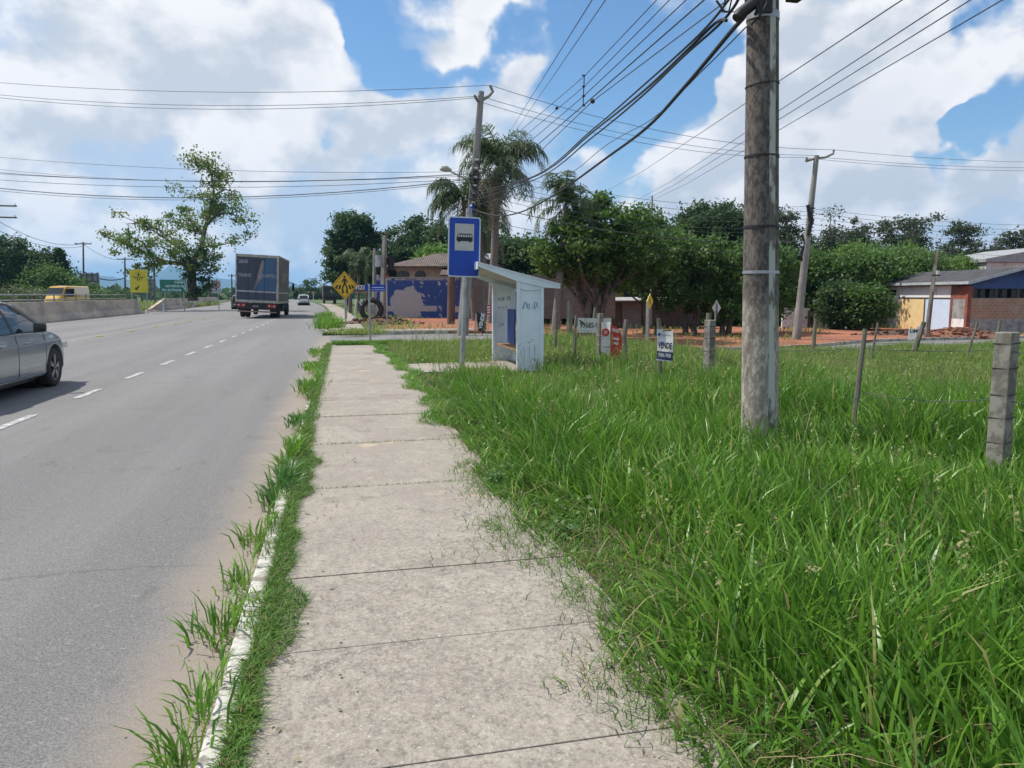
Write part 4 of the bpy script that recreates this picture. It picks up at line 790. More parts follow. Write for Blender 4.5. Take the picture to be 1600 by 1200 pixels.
for k in range(46):
    s = rg.uniform(.40, .72); c = mv*s; q = Vector((rg.uniform(-.18, .18), rg.uniform(-.3, -.05), rg.uniform(-.2, .2))); g.tube([c+q, c+q*1.6+Vector((rg.uniform(-.2, .2), 0, rg.uniform(-.35, .1))), c-q*.6+Vector((rg.uniform(-.15, .25), -.25, rg.uniform(-.4, .1)))], rg.uniform(.006, .02), 4)
g.build('cable_tangle', BLACK, MIDP)
g = MB(); INS = M('pale_insulator', (.5, .48, .45), .4)
for k in range(9): c = mv*(.44+.035*k)+Vector((.0, -.2, 0)); g.tube([c+Vector((-.07, 0, 0)), c+Vector((.07, 0, 0))], .04, 8)
g.build('insulator', INS, MIDP)
g = MB(); c = loc_(740, 272); [g.tube([c+Vector((.18*math.cos(a), -.2, .18*math.sin(a)-.1*j)) for a in [6.28*k/10 for k in range(11)]], .015, 4, cap=False) for j in range(3)]; g.build('cable_coil', BLACK, MIDP)
# leaning pole to the right
LD = 35.5; lb = P(1247, LD, -.68); lt = A(1276, 243, LD); LPO, lvv = pole('pale concrete pole leaning right with a double ended crossarm', lb, lt, .20, .11)
def l2(px, py, dd=0): return A(px, py, LD+dd)-lb
arm(LPO, [l2(1259, 252), l2(1275, 247), l2(1289, 246), l2(1302, 240), l2(1303, 234)], .055); arm(LPO, [l2(1259, 252), l2(1261, 246)], .05)
g = MB(); c = l2(1249, 378, -.3); g.tube([c+Vector((.27*math.cos(a), 0, .27*math.sin(a))) for a in [6.28*k/12 for k in range(13)]], .03, 5, cap=False); g.tube([l2(1262, 320, -.2), l2(1268, 345, -.2), l2(1262, 368, -.2)], [.08, .12, .06], 6); g.tube([l2(1256, 385, -.2), l2(1250, 400, -.3), l2(1253, 408, -.2)], [.05, .12, .04], 6)
g.build('cable_coil', BLACK, LPO)
g = MB(); [g.tube([l2(1270-k*.45, 325+k*6, -.15)+Vector((-.1, 0, 0)), l2(1270-k*.45, 325+k*6, -.15)+Vector((.12, 0, 0))], .025, 5) for k in range(8)]; g.build('insulator', BLACK, LPO)
tp, tv = pole('thin dark and grey square concrete pole in front of the patched house', P(1452, 37.5, -.7), A(1464, 392, 37.5), .17, .09, M('two_tone_square_concrete', (.30, .27, .22), .9, (.10, .065, .055), 1.4, .45, .55, stretch=(3, 3, .2)), sq=True)
arm(tp, [A(1457, 430, 37.3)-P(1452, 37.5, -.7), A(1468, 430, 37.3)-P(1452, 37.5, -.7)], .04, BLACK, 'clamp')
tp, tv = pole('round brown wooden post on the red earth in front of the blue wall', P(704, 36.5, 0), A(706, 400, 36.5), .20, .17, M('brown_wood_post', (.14, .09, .065), .9, (.08, .05, .04), 4, stretch=(1, 1, .3)), 'wooden_pole')
for px, D, tx, ty, r, lab in ((583, 50, 585, 388, .15, 'square concrete pole behind the blue street name plate'), (597, 41, 601, 368, .20, 'square concrete pole with transformer in front of the blue wall corner')):
    tp, tv = pole(lab, P(px, D, 0), A(tx, ty, D), r, r*.6, CONC, sq=True)
    if px == 597:
        c = A(592, 408, D-.4)-P(px, D, 0); g = MB(); g.tube([c+Vector((0, 0, -.3)), c+Vector((0, 0, .3))], .2, 10); g.build('transformer', RAIL, tp); arm(tp, [A(588, 400, D)-P(px, D, 0), A(612, 402, D)-P(px, D, 0)], .05)
        c = A(611, 410, D)-P(px, D, 0); g = MB(); g.tube([c+Vector((0, 0, -.35)), c+Vector((0, 0, .35))], .17, 8); g.build('cable_box', BLACK, tp)
for px, D, tx, ty, lab, armw in ((130, 118, 130, 378, 'tallest distant wooden pole with crossarm above the yellow van', 13), (195, 128, 195, 402, 'distant pole with crossarm just left of the yellow sign', 12), (241, 120, 241, 412, 'distant bare pole between the yellow and green signs', 0), (-14, 80, -14, 318, 'pole at the left edge carrying two crossarms', 40), (362, 150, 362, 428, 'distant thin pole beside the box truck', 6), (327, 120, 327, 430, 'distant pole right of the plane tree trunk', 3), (468, 190, 468, 447, 'distant cross shaped pole at the end of the road', 4), (178, 190, 178, 452, 'tiny distant pole under the billboard wires', 4)):
    tp, tv = pole(lab, P(px, D, -.2), A(tx, ty, D), .17, .11, M('dark_wood_pole', (.10, .085, .075), .9), group='distant poles on the left')
    if armw:
        for dy in ((2, 20) if px < 0 else (3,)):
            c0, c1 = A(tx-armw, ty+dy, D)-P(px, D, -.2), A(tx+armw, ty+dy+(2 if px < 0 else 0), D)-P(px, D, -.2); arm(tp, [c0, c1], .08, M('dark_wood_pole', (.1, .1, .1)))
            g = MB(); [g.tube([c0.lerp(c1, q), c0.lerp(c1, q)+Vector((0, 0, .25))], .05, 5) for q in (.03, .35, .65, .97)]; g.build('insulator', INS, tp)
# billboards far left
for px, D, wpx, top, bot, lab in ((128, 108, 34, 427, 452, 'empty billboard seen from behind with its steel struts, left of the pair'), (205, 112, 30, 434, 450, 'pale billboard partly hidden by the yellow crossing sign'), (222, 110, 26, 436, 452, 'white billboard panel right of the yellow crossing sign')):
    b = P(px, D, -.2); t = thing('billboard', lab, 'billboard', b, -YAW-.25, 'billboards seen from behind'); W_ = wpx/F*D; z1 = A(px, top, D).z+.2; z0 = A(px, bot, D).z+.2
    g = MB(); g.box((W_/2, 0, (z0+z1)/2), (W_, .06, z1-z0)); g.build('panel', M('billboard_back', (.40, .43, .45), .6, (.32, .34, .36)), t)
    for k in range(4): g = MB(); g.box((W_*(k+.15)/3.3, -.12, z1/2), (.14, .14, z1+.2)); g.build('post', RAILD, t)
    g = MB(); [g.box((W_/2, -.1, z0+(z1-z0)*q), (W_, .08, .09)) for q in (.1, .5, .9)]; g.build('brace', RAILD, t)
# ------------------------------------------------------------------ wires
def wire(a, b_, sag, r, label, group, n=14, mat=BLACK, name='overhead_cable'):
    a, b_ = Vector(a), Vector(b_); g = MB(); g.tube([a.lerp(b_, i/n)-Vector((0, 0, sag*4*(i/n)*(1-i/n))) for i in range(n+1)], r, 5); return tag(g.build(name, mat), label, 'cable', group)
WG = 'cables crossing the main road'
ML = MD+16
WIRE = M('weathered_wire', (.07, .07, .075), .6, bump=0)
for k, (ly, rx, ry, r, sag, nm) in enumerate([(118, 766, 133, .010, .45, 'topmost'), (135, 750, 150, .010, .55, 'second'), (138, 744, 153, .010, .62, 'third'), (234, 738, 268, .008, .35, 'fourth'), (259, 738, 272, .012, .45, 'fifth'), (263, 738, 275, .009, .35, 'sixth'), (271, 736, 279, .010, .45, 'seventh'), (279, 734, 280, .018, .75, 'eighth'), (283, 734, 283, .009, .75, 'ninth'), (250, 736, 270, .007, .6, 'tenth')]):
    wire(A(-120, ly, MD+6), A(rx, ry, MD-.1), sag, r, nm+' wire from the top, crossing over the main road to the middle pole' if k < 9 else 'faint loose wire between the third and fourth crossing the main road', WG, mat=WIRE)
WG2 = 'wires from the middle pole to the leaning pole'
for k, (p0, p1, sag, r, nm) in enumerate([((766, 133), (1303, 234), .55, .010, 'topmost high wire'), ((750, 150), (1276, 243), .5, .009, 'second high wire'), ((744, 157), (1261, 246), .55, .009, 'third high wire'), ((745, 262), (1268, 322), .5, .008, 'uppermost low wire'), ((744, 270), (1267, 330), .55, .008, 'second low wire'), ((744, 278), (1267, 336), .6, .008, 'third low wire'), ((742, 286), (1266, 342), .6, .008, 'fourth low wire'), ((741, 292), (1265, 350), .7, .008, 'fifth low wire'), ((740, 300), (1264, 356), .7, .008, 'sixth low wire'), ((740, 316), (1260, 376), .55, .016, 'thick lowest cable'), ((738, 340), (1258, 392), .5, .009, 'bottom thin wire')]):
    wire(A(*p0, MD), A(*p1, LD), sag, r, nm+' running from the middle pole to the leaning pole', WG2, 20, WIRE)
for k, (p0, p1, sag, nm) in enumerate([((1303, 234), (1760, 250), .3, 'topmost'), ((1276, 245), (1760, 258), .3, 'second'), ((1261, 247), (1760, 262), .35, 'third'), ((1268, 326), (1760, 350), .35, 'fourth'), ((1268, 333), (1760, 358), .35, 'fifth'), ((1266, 340), (1760, 366), .4, 'sixth'), ((1266, 350), (1760, 378), .4, 'seventh'), ((1264, 358), (1760, 388), .4, 'eighth'), ((1262, 372), (1760, 398), .4, 'ninth')]):
    wire(A(*p0, LD), A(*p1, LD+12), sag, .009, nm+' wire from the top leaving the leaning pole towards the right edge', 'wires beyond the leaning pole', mat=WIRE)
# power lines running alongside the street from the middle pole to over the near pole
WG3 = 'lines between the middle pole and the near pole'
for k, (p0, p1, D1, r, nm) in enumerate([((805, 192), (925, 0), 7.6, .0048, 'steep left one of the two highest lines'), ((817, 188), (946, 0), 7.6, .0045, 'steep right one of the two highest lines')]):
    a, b_ = A(*p0, 40), A(*p1, 11); d = (b_-a); wire(a-d*.5, b_+d*.06, 0, r*1.7, nm+' passing over the palm', WG3, 4, WIRE)
for k, (p0, pm, p1, r, nm) in enumerate([((795, 220), (913, 119), (1024, 2), .007, 'first'), ((797, 232), (913, 135), (1046, 0), .007, 'second'), ((800, 245), (912, 150), (1072, 0), .008, 'third'), ((810, 252), (911, 165), (1100, 0), .011, 'fourth')]):
    a, m_, b_ = A(*p0, 26), A(*pm, 15), A(*p1, 10.2); d = b_-m_; e = a-m_; g = MB(); g.tube([m_+e*1.18, a, m_, b_, b_+d*.35], r, 5); tag(g.build('power_line', WIRE), nm+' line from the left through the upright wire spacer', 'cable', WG3)
a, b_ = A(926, 158, 14), A(1137, 0, 9.4); g = MB(); g.tube([b_+(b_-a)*.3, b_, a, A(830, 250, 24)], .009, 5); tag(g.build('power_line', WIRE), 'line just right of the wire spacer joining the bundle below it', 'cable', WG3)
g = MB(); g.tube([A(913, 117, 14.9), A(911, 166, 14.9)], .010, 6); [g.tube([A(912, y, 14.9)+Vector((-.03, 0, 0)), A(912, y, 14.9)+Vector((.03, 0, 0))], .014, 6) for y in (118, 135, 150, 165)]; tag(g.build('wire_spacer', BLACK), 'upright spacer rod clipped across four power lines', 'wire spacer')
for px, py, D, lab in ((870, 169, 20, 'larger round knot on the power lines left of the spacer'), (926, 158, 14, 'small round knot on the power line right of the spacer')):
    o = MB().loft([[A(px, py, D)+Vector((.045*s*math.cos(a), .045*s*math.sin(a), z*.045)) for a in [6.28*k/8 for k in range(8)]] for s, z in ((.3, -.95), (.85, -.5), (1, 0), (.85, .5), (.3, .95))]).build('cable_knot', BLACK); o.scale = (1, 1, 1); tag(o, lab, 'cable fitting')
NP = lambda px, py, D=6.85: A(px, py, D)
def ccable(pts, r, label, mat=BLACK):
    q = []
    P_ = [pts[0]]+pts+[pts[-1]]
    for i in range(1, len(P_)-2):
        for s in range(6):
            u = s/6; a, b1, c, d = P_[i-1], P_[i], P_[i+1], P_[i+2]
            q.append(.5*((2*b1)+(c-a)*u+(2*a-5*b1+4*c-d)*u*u+(3*b1-a-3*c+d)*u**3))
    q.append(P_[-2]); g = MB(); g.tube(q, r, 6); return tag(g.build('overhead_cable', mat, smooth=True), label, 'cable', WG3)
ccable([A(738, 327, MD-.2), A(775, 337, 25.5), A(815, 331, 22), A(870, 302, 17.5), A(950, 245, 13), A(1010, 200, 10.6), A(1066, 140, 9.0), A(1140, 52, 7.4), A(1165, 20, 6.9), A(1166, -20, 6.9)], [.02]*18+[.025]*99 and .021, 'thickest black cable drooping from the blue clamp to the near pole')
ccable([A(745, 300, MD-.2), A(835, 275, 20), A(925, 203, 13), A(1000, 138, 10), A(1065, 80, 8.3), A(1108, 38, 7.5), A(1142, -5, 6.9)], .012, 'upper one of the paired black cables sweeping up to the splice closure')
ccable([A(744, 306, MD-.2), A(840, 274, 20), A(925, 207, 13), A(1000, 147, 10), A(1068, 84, 8.3), A(1118, 36, 7.4), A(1135, 32, 6.9)], .015, 'middle one of the paired black cables, ending in the splice closure')
ccable([A(744, 312, MD-.2), A(840, 279, 20), A(925, 215, 13), A(1000, 153, 10), A(1068, 88, 8.3), A(1122, 40, 7.4), A(1150, 6, 6.9), A(1158, -20, 6.8)], .013, 'lower one of the paired black cables sweeping up past the splice closure')
ccable([A(744, 320, MD-.2), A(860, 287, 18), A(950, 225, 13), A(1020, 185, 10.8), A(1100, 108, 8.3), A(1166, 42, 7.1)], .006, 'thin wire running just below the thickest black cable', WIRE)
for k, (p0, p1, nm) in enumerate([((948, 298), (1400, 6), 'topmost'), ((985, 318), (1482, 0), 'second'), ((990, 322), (1516, 0), 'third'), ((1005, 320), (1566, 0), 'lowest')]):
    a, b_ = A(*p0, 44), A(*p1, 6.2); d = b_-a; g = MB(); g.tube([a, a.lerp(b_, .5)-Vector((0, 0, .12)), b_, b_+d*.08], .0055, 5); tag(g.build('overhead_cable', WIRE), nm+' of four thin lines behind the big pole, upper right', 'cable', 'four lines on the right')
for px, D, top, lab in ((1019, 46, 306, 'thin dark pole tip rising above the spreading trees'), (907, 60, 285, 'tiny aerial above the crown of the palm tree')):
    pole(lab, P(px, D, -.3), A(px, top, D), .06, .04, WOODG, name='thin_pole')
wire(A(-20, 335, 80), A(128, 381, 118), 1.2, .03, 'upper wire dropping from the left edge pole to the tallest distant pole', 'distant wires on the left', mat=WIRE); wire(A(-20, 352, 80), A(128, 385, 118), 1.0, .03, 'lower wire dropping from the left edge pole to the tallest distant pole', 'distant wires on the left', mat=WIRE)
wire(A(130, 381, 118), A(195, 405, 128), .8, .03, 'wire between the two distant poles with crossarms', 'distant wires on the left', mat=WIRE); wire(A(130, 424, 118), A(195, 434, 128), .8, .09, 'thick sagging cable between the two distant poles', 'distant wires on the left', mat=WIRE)
# ------------------------------------------------------------------ signs
SBL = M('traffic_blue_enamel', (.002, .048, .36), .5, (.003, .055, .39), 2, bump=0, fine=.03); SWH = M('sign_white_enamel', (.62, .66, .72), .4, (.55, .60, .66), 3, bump=0, fine=.03)
SGY = M('sign_grey_panel', (.47, .48, .47), .45, (.42, .43, .42), 3, bump=0, fine=.03); SBK = M('sign_black', (.012, .012, .014), .5, bump=0); SYL = M('sign_yellow', (.68, .42, .012), .4, (.60, .37, .012), 3, bump=0, fine=.03)
SYG = M('sign_lemon_yellow', (.60, .52, .03), .45, (.52, .45, .03), 3, bump=0, fine=.03); SGN = M('sign_green', (.012, .17, .12), .4, (.01, .14, .10), 3, bump=0, fine=.03); SRD = M('sign_red', (.42, .03, .03), .45, bump=0)
def rrect(w_, h_, r, n=5):
    return [(sx*(w_/2-r)+r*math.cos(a0+math.pi/2*k/n), sz*(h_/2-r)+r*math.sin(a0+math.pi/2*k/n)) for sx, sz, a0 in ((1, 1, 0), (-1, 1, math.pi/2), (-1, -1, math.pi), (1, -1, 1.5*math.pi)) for k in range(n+1)]
def plate(poly, y0, y1, mat, nm, par, cx_=0, cz=0): g = MB(); g.prism([(x+cx_, z+cz) for x, z in poly], y0, y1); return g.build(nm, mat, par)
def disc(r, n=24): return [(r*math.cos(6.28318*k/n), r*math.sin(6.28318*k/n)) for k in range(n)]
def ring(r0, r1, y0, y1, mat, nm, par, cx_, cz, n=28):
    g = MB(); vs = [(cx_+r*math.cos(6.28318*k/n), y, cz+r*math.sin(6.28318*k/n)) for r in (r0, r1) for y in (y0, y1) for k in range(n)]
    f = []
    for k in range(n):
        q = (k+1) % n; f += [(k, q, 2*n+q, 2*n+k), (n+q, n+k, 3*n+k, 3*n+q), (k, n+k, n+q, q), (2*n+k, 2*n+q, 3*n+q, 3*n+k)]
    g.add(vs, f); return g.build(nm, mat, par)
def figure(par, cx_, cz, s, y, mat):         # pedestrian over crossing stripes
    g = MB()
    g.prism([(cx_+x*s, cz+.62*s+z*s) for x, z in disc(.075, 10)], y-.002, y)
    for poly in ([(-.09, .52), (.09, .52), (.22, .30), (.15, .26), (.07, .40), (.07, .2), (.2, -.1), (.12, -.13), (0, .14), (-.12, -.13), (-.2, -.1), (-.07, .2), (-.07, .40), (-.15, .26), (-.22, .30)],):
        g.prism([(cx_+x*s, cz+z*s) for x, z in poly], y-.002, y)
    for x in (-.55, -.35, .35, .55, -.14, .14): g.prism([(cx_+(x*.8-.05)*s, cz+.12*s), (cx_+(x*.8+.05)*s, cz+.12*s), (cx_+(x+.07)*s, cz-(.22-.2*abs(x))*s), (cx_+(x-.07)*s, cz-(.22-.2*abs(x))*s)] if abs(x) > .2 else [(cx_+(x-.05)*s, cz-.12*s), (cx_+(x+.05)*s, cz-.12*s), (cx_+(x*.9+.06)*s, cz-.42*s), (cx_+(x*.9-.06)*s, cz-.42*s)], y-.002, y)
    return g.build('pictogram', mat, par)
# bus stop sign
D = 13.9; b = P(720, D, 0); tp = A(733, 326, D); t = thing('bus_stop_sign', 'blue bus stop sign on a tall grey pipe beside the pavement', 'bus stop sign', b, face_cam(b)+.10)
Ri = Matrix.Rotation(-(face_cam(b)+.10), 3, 'Z'); v = Ri @ (tp-b)
g = MB(); g.tube([(0, 0, -.1), v*.5, v], [.047, .05, .056], 14); g.build('pole', RAIL, t, smooth=True)
c = Ri @ (A(724.5, 386.5, D)-b); W_, Hh = 49.5/F*D, 91/F*D
t2 = bpy.data.objects.new('panel_mount', None); 
pl = plate(rrect(W_, Hh, .05), -.012, 0, SWH, 'panel', t); pl.location = (c.x, v.y*c.z/v.z-.065, c.z); pl.rotation_euler = (0, .028, 0)
plate(rrect(W_-.045, Hh-.045, .035), -.016, -.0125, SBL, 'blue_face', pl); plate(rrect(.345, .475, .003), -.019, -.0165, SGY, 'white_field', pl, 0, .175)
g = MB(); bx, bz = 0, .16
g.prism([(-.145, -.045), (-.14, .0), (-.118, .07), (-.10, .078), (.12, .078), (.14, .065), (.148, .0), (.148, -.05), (.135, -.055), (-.135, -.055)], -.022, -.0195)
for x in (-.095, .105): g.prism([(x+a, -.057+b_) for a, b_ in disc(.021, 12)], -.022, -.0195)
o = g.build('bus_pictogram', SBK, pl); o.location = (bx, 0, bz)
for k in range(6): x = -.112+k*.042; g = MB(); g.prism([(x, .018), (x+.034, .018), (x+.030 , .06), (x+.004, .06)], -.024, -.0225); q = g.build('bus_window', SGY, pl); q.location = (bx, 0, bz)
g = MB(); g.box((c.x, v.y*c.z/v.z-.03, c.z+.3), (.14, .07, .04)); g.box((c.x, v.y*c.z/v.z-.03, c.z-.3), (.14, .07, .04)); g.build('bracket', RAIL, t)
o = MB().loft([[(r*math.cos(a), r*math.sin(a), z) for a in [6.28*k/10 for k in range(10)]] for z, r in ((-.07, .03), (-.05, .05), (.04, .055), (.07, .03))]).build('cable_clamp', M('blue_plastic', (.02, .06, .35), .4), smooth=True); o.location = A(738, 326, MD-.2); o.scale = (2, 2, 2); tag(o, 'blue clamp where the thickest cable meets the middle pole', 'cable clamp')
def post_sign(name, label, px, D, z0, wpole, facing=0, topz=None, cat='road sign', mat=RAIL):
    b = P(px, D, z0); t = thing(name, label, cat, b, face_cam(b)+facing); return b, t
# yellow diamond
b, t = post_sign('crossing_sign', 'amber diamond pedestrian crossing sign on a thin post beyond the junction', 539, 34.5, 0, .04, .08)
cz = A(539, 446, 34.5).z; s = 22/F*34.5; g = MB(); g.tube([(0, .03, 0), (0, .03, cz+s*.6)], .035, 8); g.build('pole', RAIL, t)
dm = [(-s*.9, 0), (0, -s*1.0), (s*.9, 0), (0, s*1.0)]; plate(dm, -.012, 0, SYL, 'panel', t, 0, cz)
for q0, q1 in ((.90, .86),):
    g = MB(); n_ = 4; vs = [(x*k, y, cz+z*k) for k in (q0, q1) for y in (-.0155, -.0125) for x, z in dm]; f = []
    for k in range(4): q = (k+1) % 4; f += [(k, q, 8+q, 8+k), (4+q, 4+k, 12+k, 12+q), (k, 4+k, 4+q, q), (8+k, 8+q, 12+q, 12+k)]
    g.add(vs, f); g.build('border', SBK, t)
figure(t, 0, cz-.06, .72, -.014, SBK)
# street name plates
b, t = post_sign('street_name_sign', 'thin grey post with two dark blue street name plates at the pavement end', 577, 22.0, 0, .03, 0, cat='street sign')
zz = A(585, 450, 22).z; g = MB(); g.tube([(0, 0, 0), (0, 0, zz+.12)], .030, 8); g.build('post', RAIL, t)
pl = plate(rrect(.46, .19, .008), -.01, .01, SBL, 'name_plate', t); pl.location = (.25, 0, zz); pl.rotation_euler.z = -.35
g = MB(); g.box((0, -.0125, .015), (.36, .004, .018)); g.box((0, -.0125, -.05), (.42, .004, .012)); g.build('lettering_line', SWH, pl)
pl = plate(rrect(.42, .19, .008), -.01, .01, SBL, 'name_plate', t); pl.location = (-.04, .2, zz+.01); pl.rotation_euler.z = 1.2
# banner reading OVIZOS behind
b, t = post_sign('banner', 'narrow dark banner with white capital letters between the diamond sign and the street plates', 552, 44, 0, .03, 0, cat='banner')
zb_ = A(560, 450, 44).z; g = MB(); g.box((.45, 0, zb_), (1.75, .03, .34)); g.build('cloth', M('dark_banner_cloth', (.06, .07, .12), .8), t); text('OVIZOS', 'lettering', SWH, t, (.4, -.018, zb_+.02), .34, bold=.012); g = MB(); g.box((.2, -.02, zb_-.24), (1.4, .02, .06)); g.build('lower_strip', M('faded_red_cloth', (.35, .16, .13), .8), t)
for x in (-.4, 1.3): g = MB(); g.tube([(x, .04, -.1), (x, .04, zb_+.2)], .03, 6); g.build('post', RAIL, t)
# thin post in front of the yard wall
b = P(604, 36, 0); t = thing('bracket_post', 'thin grey post with a small reddish bracket on top before the blue wall', 'post', b, -YAW); h_ = A(606, 432, 36).z; MB().tube([(0, 0, 0), (0.02, 0, h_)], .035, 8).build('shaft', RAIL, t); g = MB(); g.box((.02, 0, h_), (.18, .08, .12)); g.tube([(-.05, 0, h_+.05), (.02, 0, h_+.28), (.12, 0, h_+.1)], .02, 5); g.build('bracket', M('rusty_iron', (.22, .07, .05), .8), t)
b = P(555, 38, 0); t = thing('white_post', 'short bent white pipe beside the big tyre', 'post', b, 0); MB().tube([(0, 0, 0), (-.05, 0, .6), (.05, 0, 1.2), (.3, 0, .9)], .04, 6).build('pipe', SWH, t)
# tractor tyre
TYRE = M('dark_tyre_rubber', (.022, .022, .024), .85, (.04, .038, .036), 6, bump=.4)
b = P(580, 40, .62); t = thing('tractor_tyre', 'big upright black tyre leaning by the square concrete poles', 'tyre', b, -YAW+.25); g = MB(); n_ = 28
rings = []
for k in range(n_+1):
    a = 6.28318*k/n_; rings.append([Vector((math.cos(a)*(.50+.14*math.cos(q)*1.0), .16*math.sin(q), math.sin(a)*(.50+.14*math.cos(q)))) for q in [6.28318*j/12 for j in range(12)]])
g.loft(rings, cap=False); g.build('tread', TYRE, t, smooth=True); g = MB()
for k in range(22): a = 6.28318*k/22; [g.box((math.cos(a)*.635, s*.07, math.sin(a)*.635), (.05, .11, .06), m=Matrix.Rotation(-a, 3, 'Y')) for s in (-1, 1)]
g.build('lug', TYRE, t)
g = MB(); g.tube([(0, -.02, 0), (0, .04, 0)], .26, 18); g.build('hub_plate', BAREC, t)
# left side signs
D = 62.5; b = P(218, D, -.15); t = thing('crossing_sign', 'large lemon yellow rectangular crossing sign with small arrow on two posts', 'road sign', b, face_cam(b)+.05)
zt_, zb_ = A(218, 421, D).z+.15, A(218, 457, D).z+.15; W_ = 25/F*D; cz = (zt_+zb_)/2
for x in (-.55, .55): g = MB(); g.tube([(x, .05, 0), (x, .05, zt_-.1)], .045, 6); g.build('post', RAIL, t)
g = MB(); g.box((0, .05, .75), (1.2, .05, .06)); g.build('crossbar', RAIL, t)
plate(rrect(W_, zt_-zb_, .05), -.015, 0, SYG, 'panel', t, 0, cz)
g = MB(); s = .52; dm = [(-s*.95, 0), (0, -s*.82), (s*.95, 0), (0, s*.82)]; vs = [(x*k, y, cz+.36+z*k) for k in (1, .94) for y in (-.019, -.0155) for x, z in dm]; f = []
for k in range(4): q = (k+1) % 4; f += [(k, q, 8+q, 8+k), (4+q, 4+k, 12+k, 12+q), (k, 4+k, 4+q, q), (8+k, 8+q, 12+q, 12+k)]
g.add(vs, f); g.build('diamond_border', SBK, t); figure(t, 0, cz+.30, .55, -.0155, SBK)
g = MB(); g.prism([(-.32, cz-.72), (-.05, cz-.70), (-.11, cz-.62), (.06, cz-.44), (-.03, cz-.36), (-.18, cz-.54), (-.26, cz-.47)], -.019, -.0155); g.build('arrow', SBK, t)
D = 68; b = P(272, D, -.15); t = thing('direction_sign', 'green direction sign with white lettering and arrow in front of the plane tree', 'road sign', b, face_cam(b)+.10)
zt_, zb_ = A(272, 437, D).z+.15, A(272, 456.5, D).z+.15; W_ = 39/F*D; cz = (zt_+zb_)/2
for x in (-.75, .8): g = MB(); g.tube([(x, .05, 0), (x, .05, zt_-.1)], .05, 6); g.build('post', RAIL, t)
plate(rrect(W_, zt_-zb_, .04), -.015, 0, SGN, 'panel', t, 0, cz)
text('Campo', 'lettering', SWH, t, (.52, -.018, cz+.34), .30, bold=.006); text('RETORNO A', 'lettering', SWH, t, (.05, -.018, cz-.03), .25, bold=.006); text('Rio da Pintada', 'lettering', SWH, t, (-.18, -.018, cz-.36), .27, bold=.006)
g = MB(); g.prism([(.92, cz-.45), (.98, cz-.45), (.98, cz+.12), (1.02, cz+.12), (.95, cz+.22), (.88, cz+.12), (.92, cz+.12), (.92, cz-.22), (.78, cz-.02), (.8, cz+.04), (.68, cz+.04), (.70, cz-.09), (.74, cz-.06), (.92, cz-.33)], -.019, -.0155); g.build('arrow', SWH, t)
g = MB(); g.box((W_/2-.04, -.0175, cz), (.03, .004, zt_-zb_-.08)); g.box((W_/2-.45, -.0175, zt_-.04), (.8, .004, .03)); g.build('border', SWH, t)
D = 76; b = P(338, D, -.15); t = thing('no_turn_sign', 'white board with red ringed prohibition sign above the second barrier', 'road sign', b, face_cam(b)+.1)
zt_, zb_ = A(338, 438, D).z+.15, A(338, 458, D).z+.15; cz = (zt_+zb_)/2; g = MB(); g.tube([(.2, .05, 0), (.2, .05, zt_-.1)], .05, 6); g.build('post', RAIL, t)
plate(rrect(.93, zt_-zb_, .04), -.015, 0, SWH, 'panel', t, 0, cz); ring(.30, .38, -.022, -.016, SRD, 'red_ring', t, 0, cz+.20); g = MB(); g.prism([(-.24, cz+.41), (-.19, cz+.46), (.24, cz-.01), (.19, cz-.06)], -.025, -.0225); g.build('red_slash', SRD, t)
g = MB(); g.prism([(.06, cz+.02), (.12, cz+.02), (.12, cz+.36), (-.06, cz+.36), (-.06, cz+.22), (-.14, cz+.22), (-.03, cz+.08), (.08, cz+.22), (.0, cz+.22), (.0, cz+.30), (.06, cz+.30)], -.021, -.016); g.build('arrow', SBK, t); text('CAMINHÕES', 'lettering', SBK, t, (0, -.018, cz-.42), .14)
b = P(254, 66, -.15); t = thing('marker_post', 'short white marker post in the bank grass between the barriers', 'post', b); MB().box((0, 0, .5), (.07, .06, .9), taper=.8).build('shaft', SWH, t)
for px, D, rz_, lab, mt in ((1015.5, 29, 1.05, 'edge-on amber diamond sign on a concrete post beyond the field', SYL), (1120, 30, 2.3, 'grey back of a diamond sign on a thin post beyond the field', RAIL)):
    z0 = ztf(P(px, D).x); b = P(px, D, z0); t = thing('diamond_sign', lab, 'road sign', b, face_cam(b)+rz_); cz = A(px, 471 if px < 1100 else 481, D).z-z0; g = MB()
    if px < 1100: g.box((0, .07, (cz-.1)/2), (.11, .11, cz+.1))
    else: g.tube([(0, .04, 0), (0, .04, cz+.2)], .03, 6)
    g.build('post', CONC if px < 1100 else RAIL, t); plate([(-.25, 0), (0, -.3), (.25, 0), (0, .3)], -.012, 0, mt, 'panel', t, 0, cz)
    if px < 1100: g = MB(); g.box((0, -.015, cz), (.05, .006, .22)); g.build('pictogram', SBK, t)
for px, D, lab in ((909, 205, 'tiny red sign at the end of the road'),):
    b = P(490, 150, 0)
b = P(485.5, 125, 0); t = thing('road_sign', 'small pink and white sign by the road end right of the white hatchback', 'road sign', P(489.5, 140, 0), 0); g = MB(); g.tube([(0, 0, 0), (0, 0, 1.8)], .06, 6); g.build('post', SWH, t); plate(rrect(.6, .6, .1), -.07, -.05, M('pink_sign', (.45, .2, .2), .5), 'panel', t, 0, 1.7)
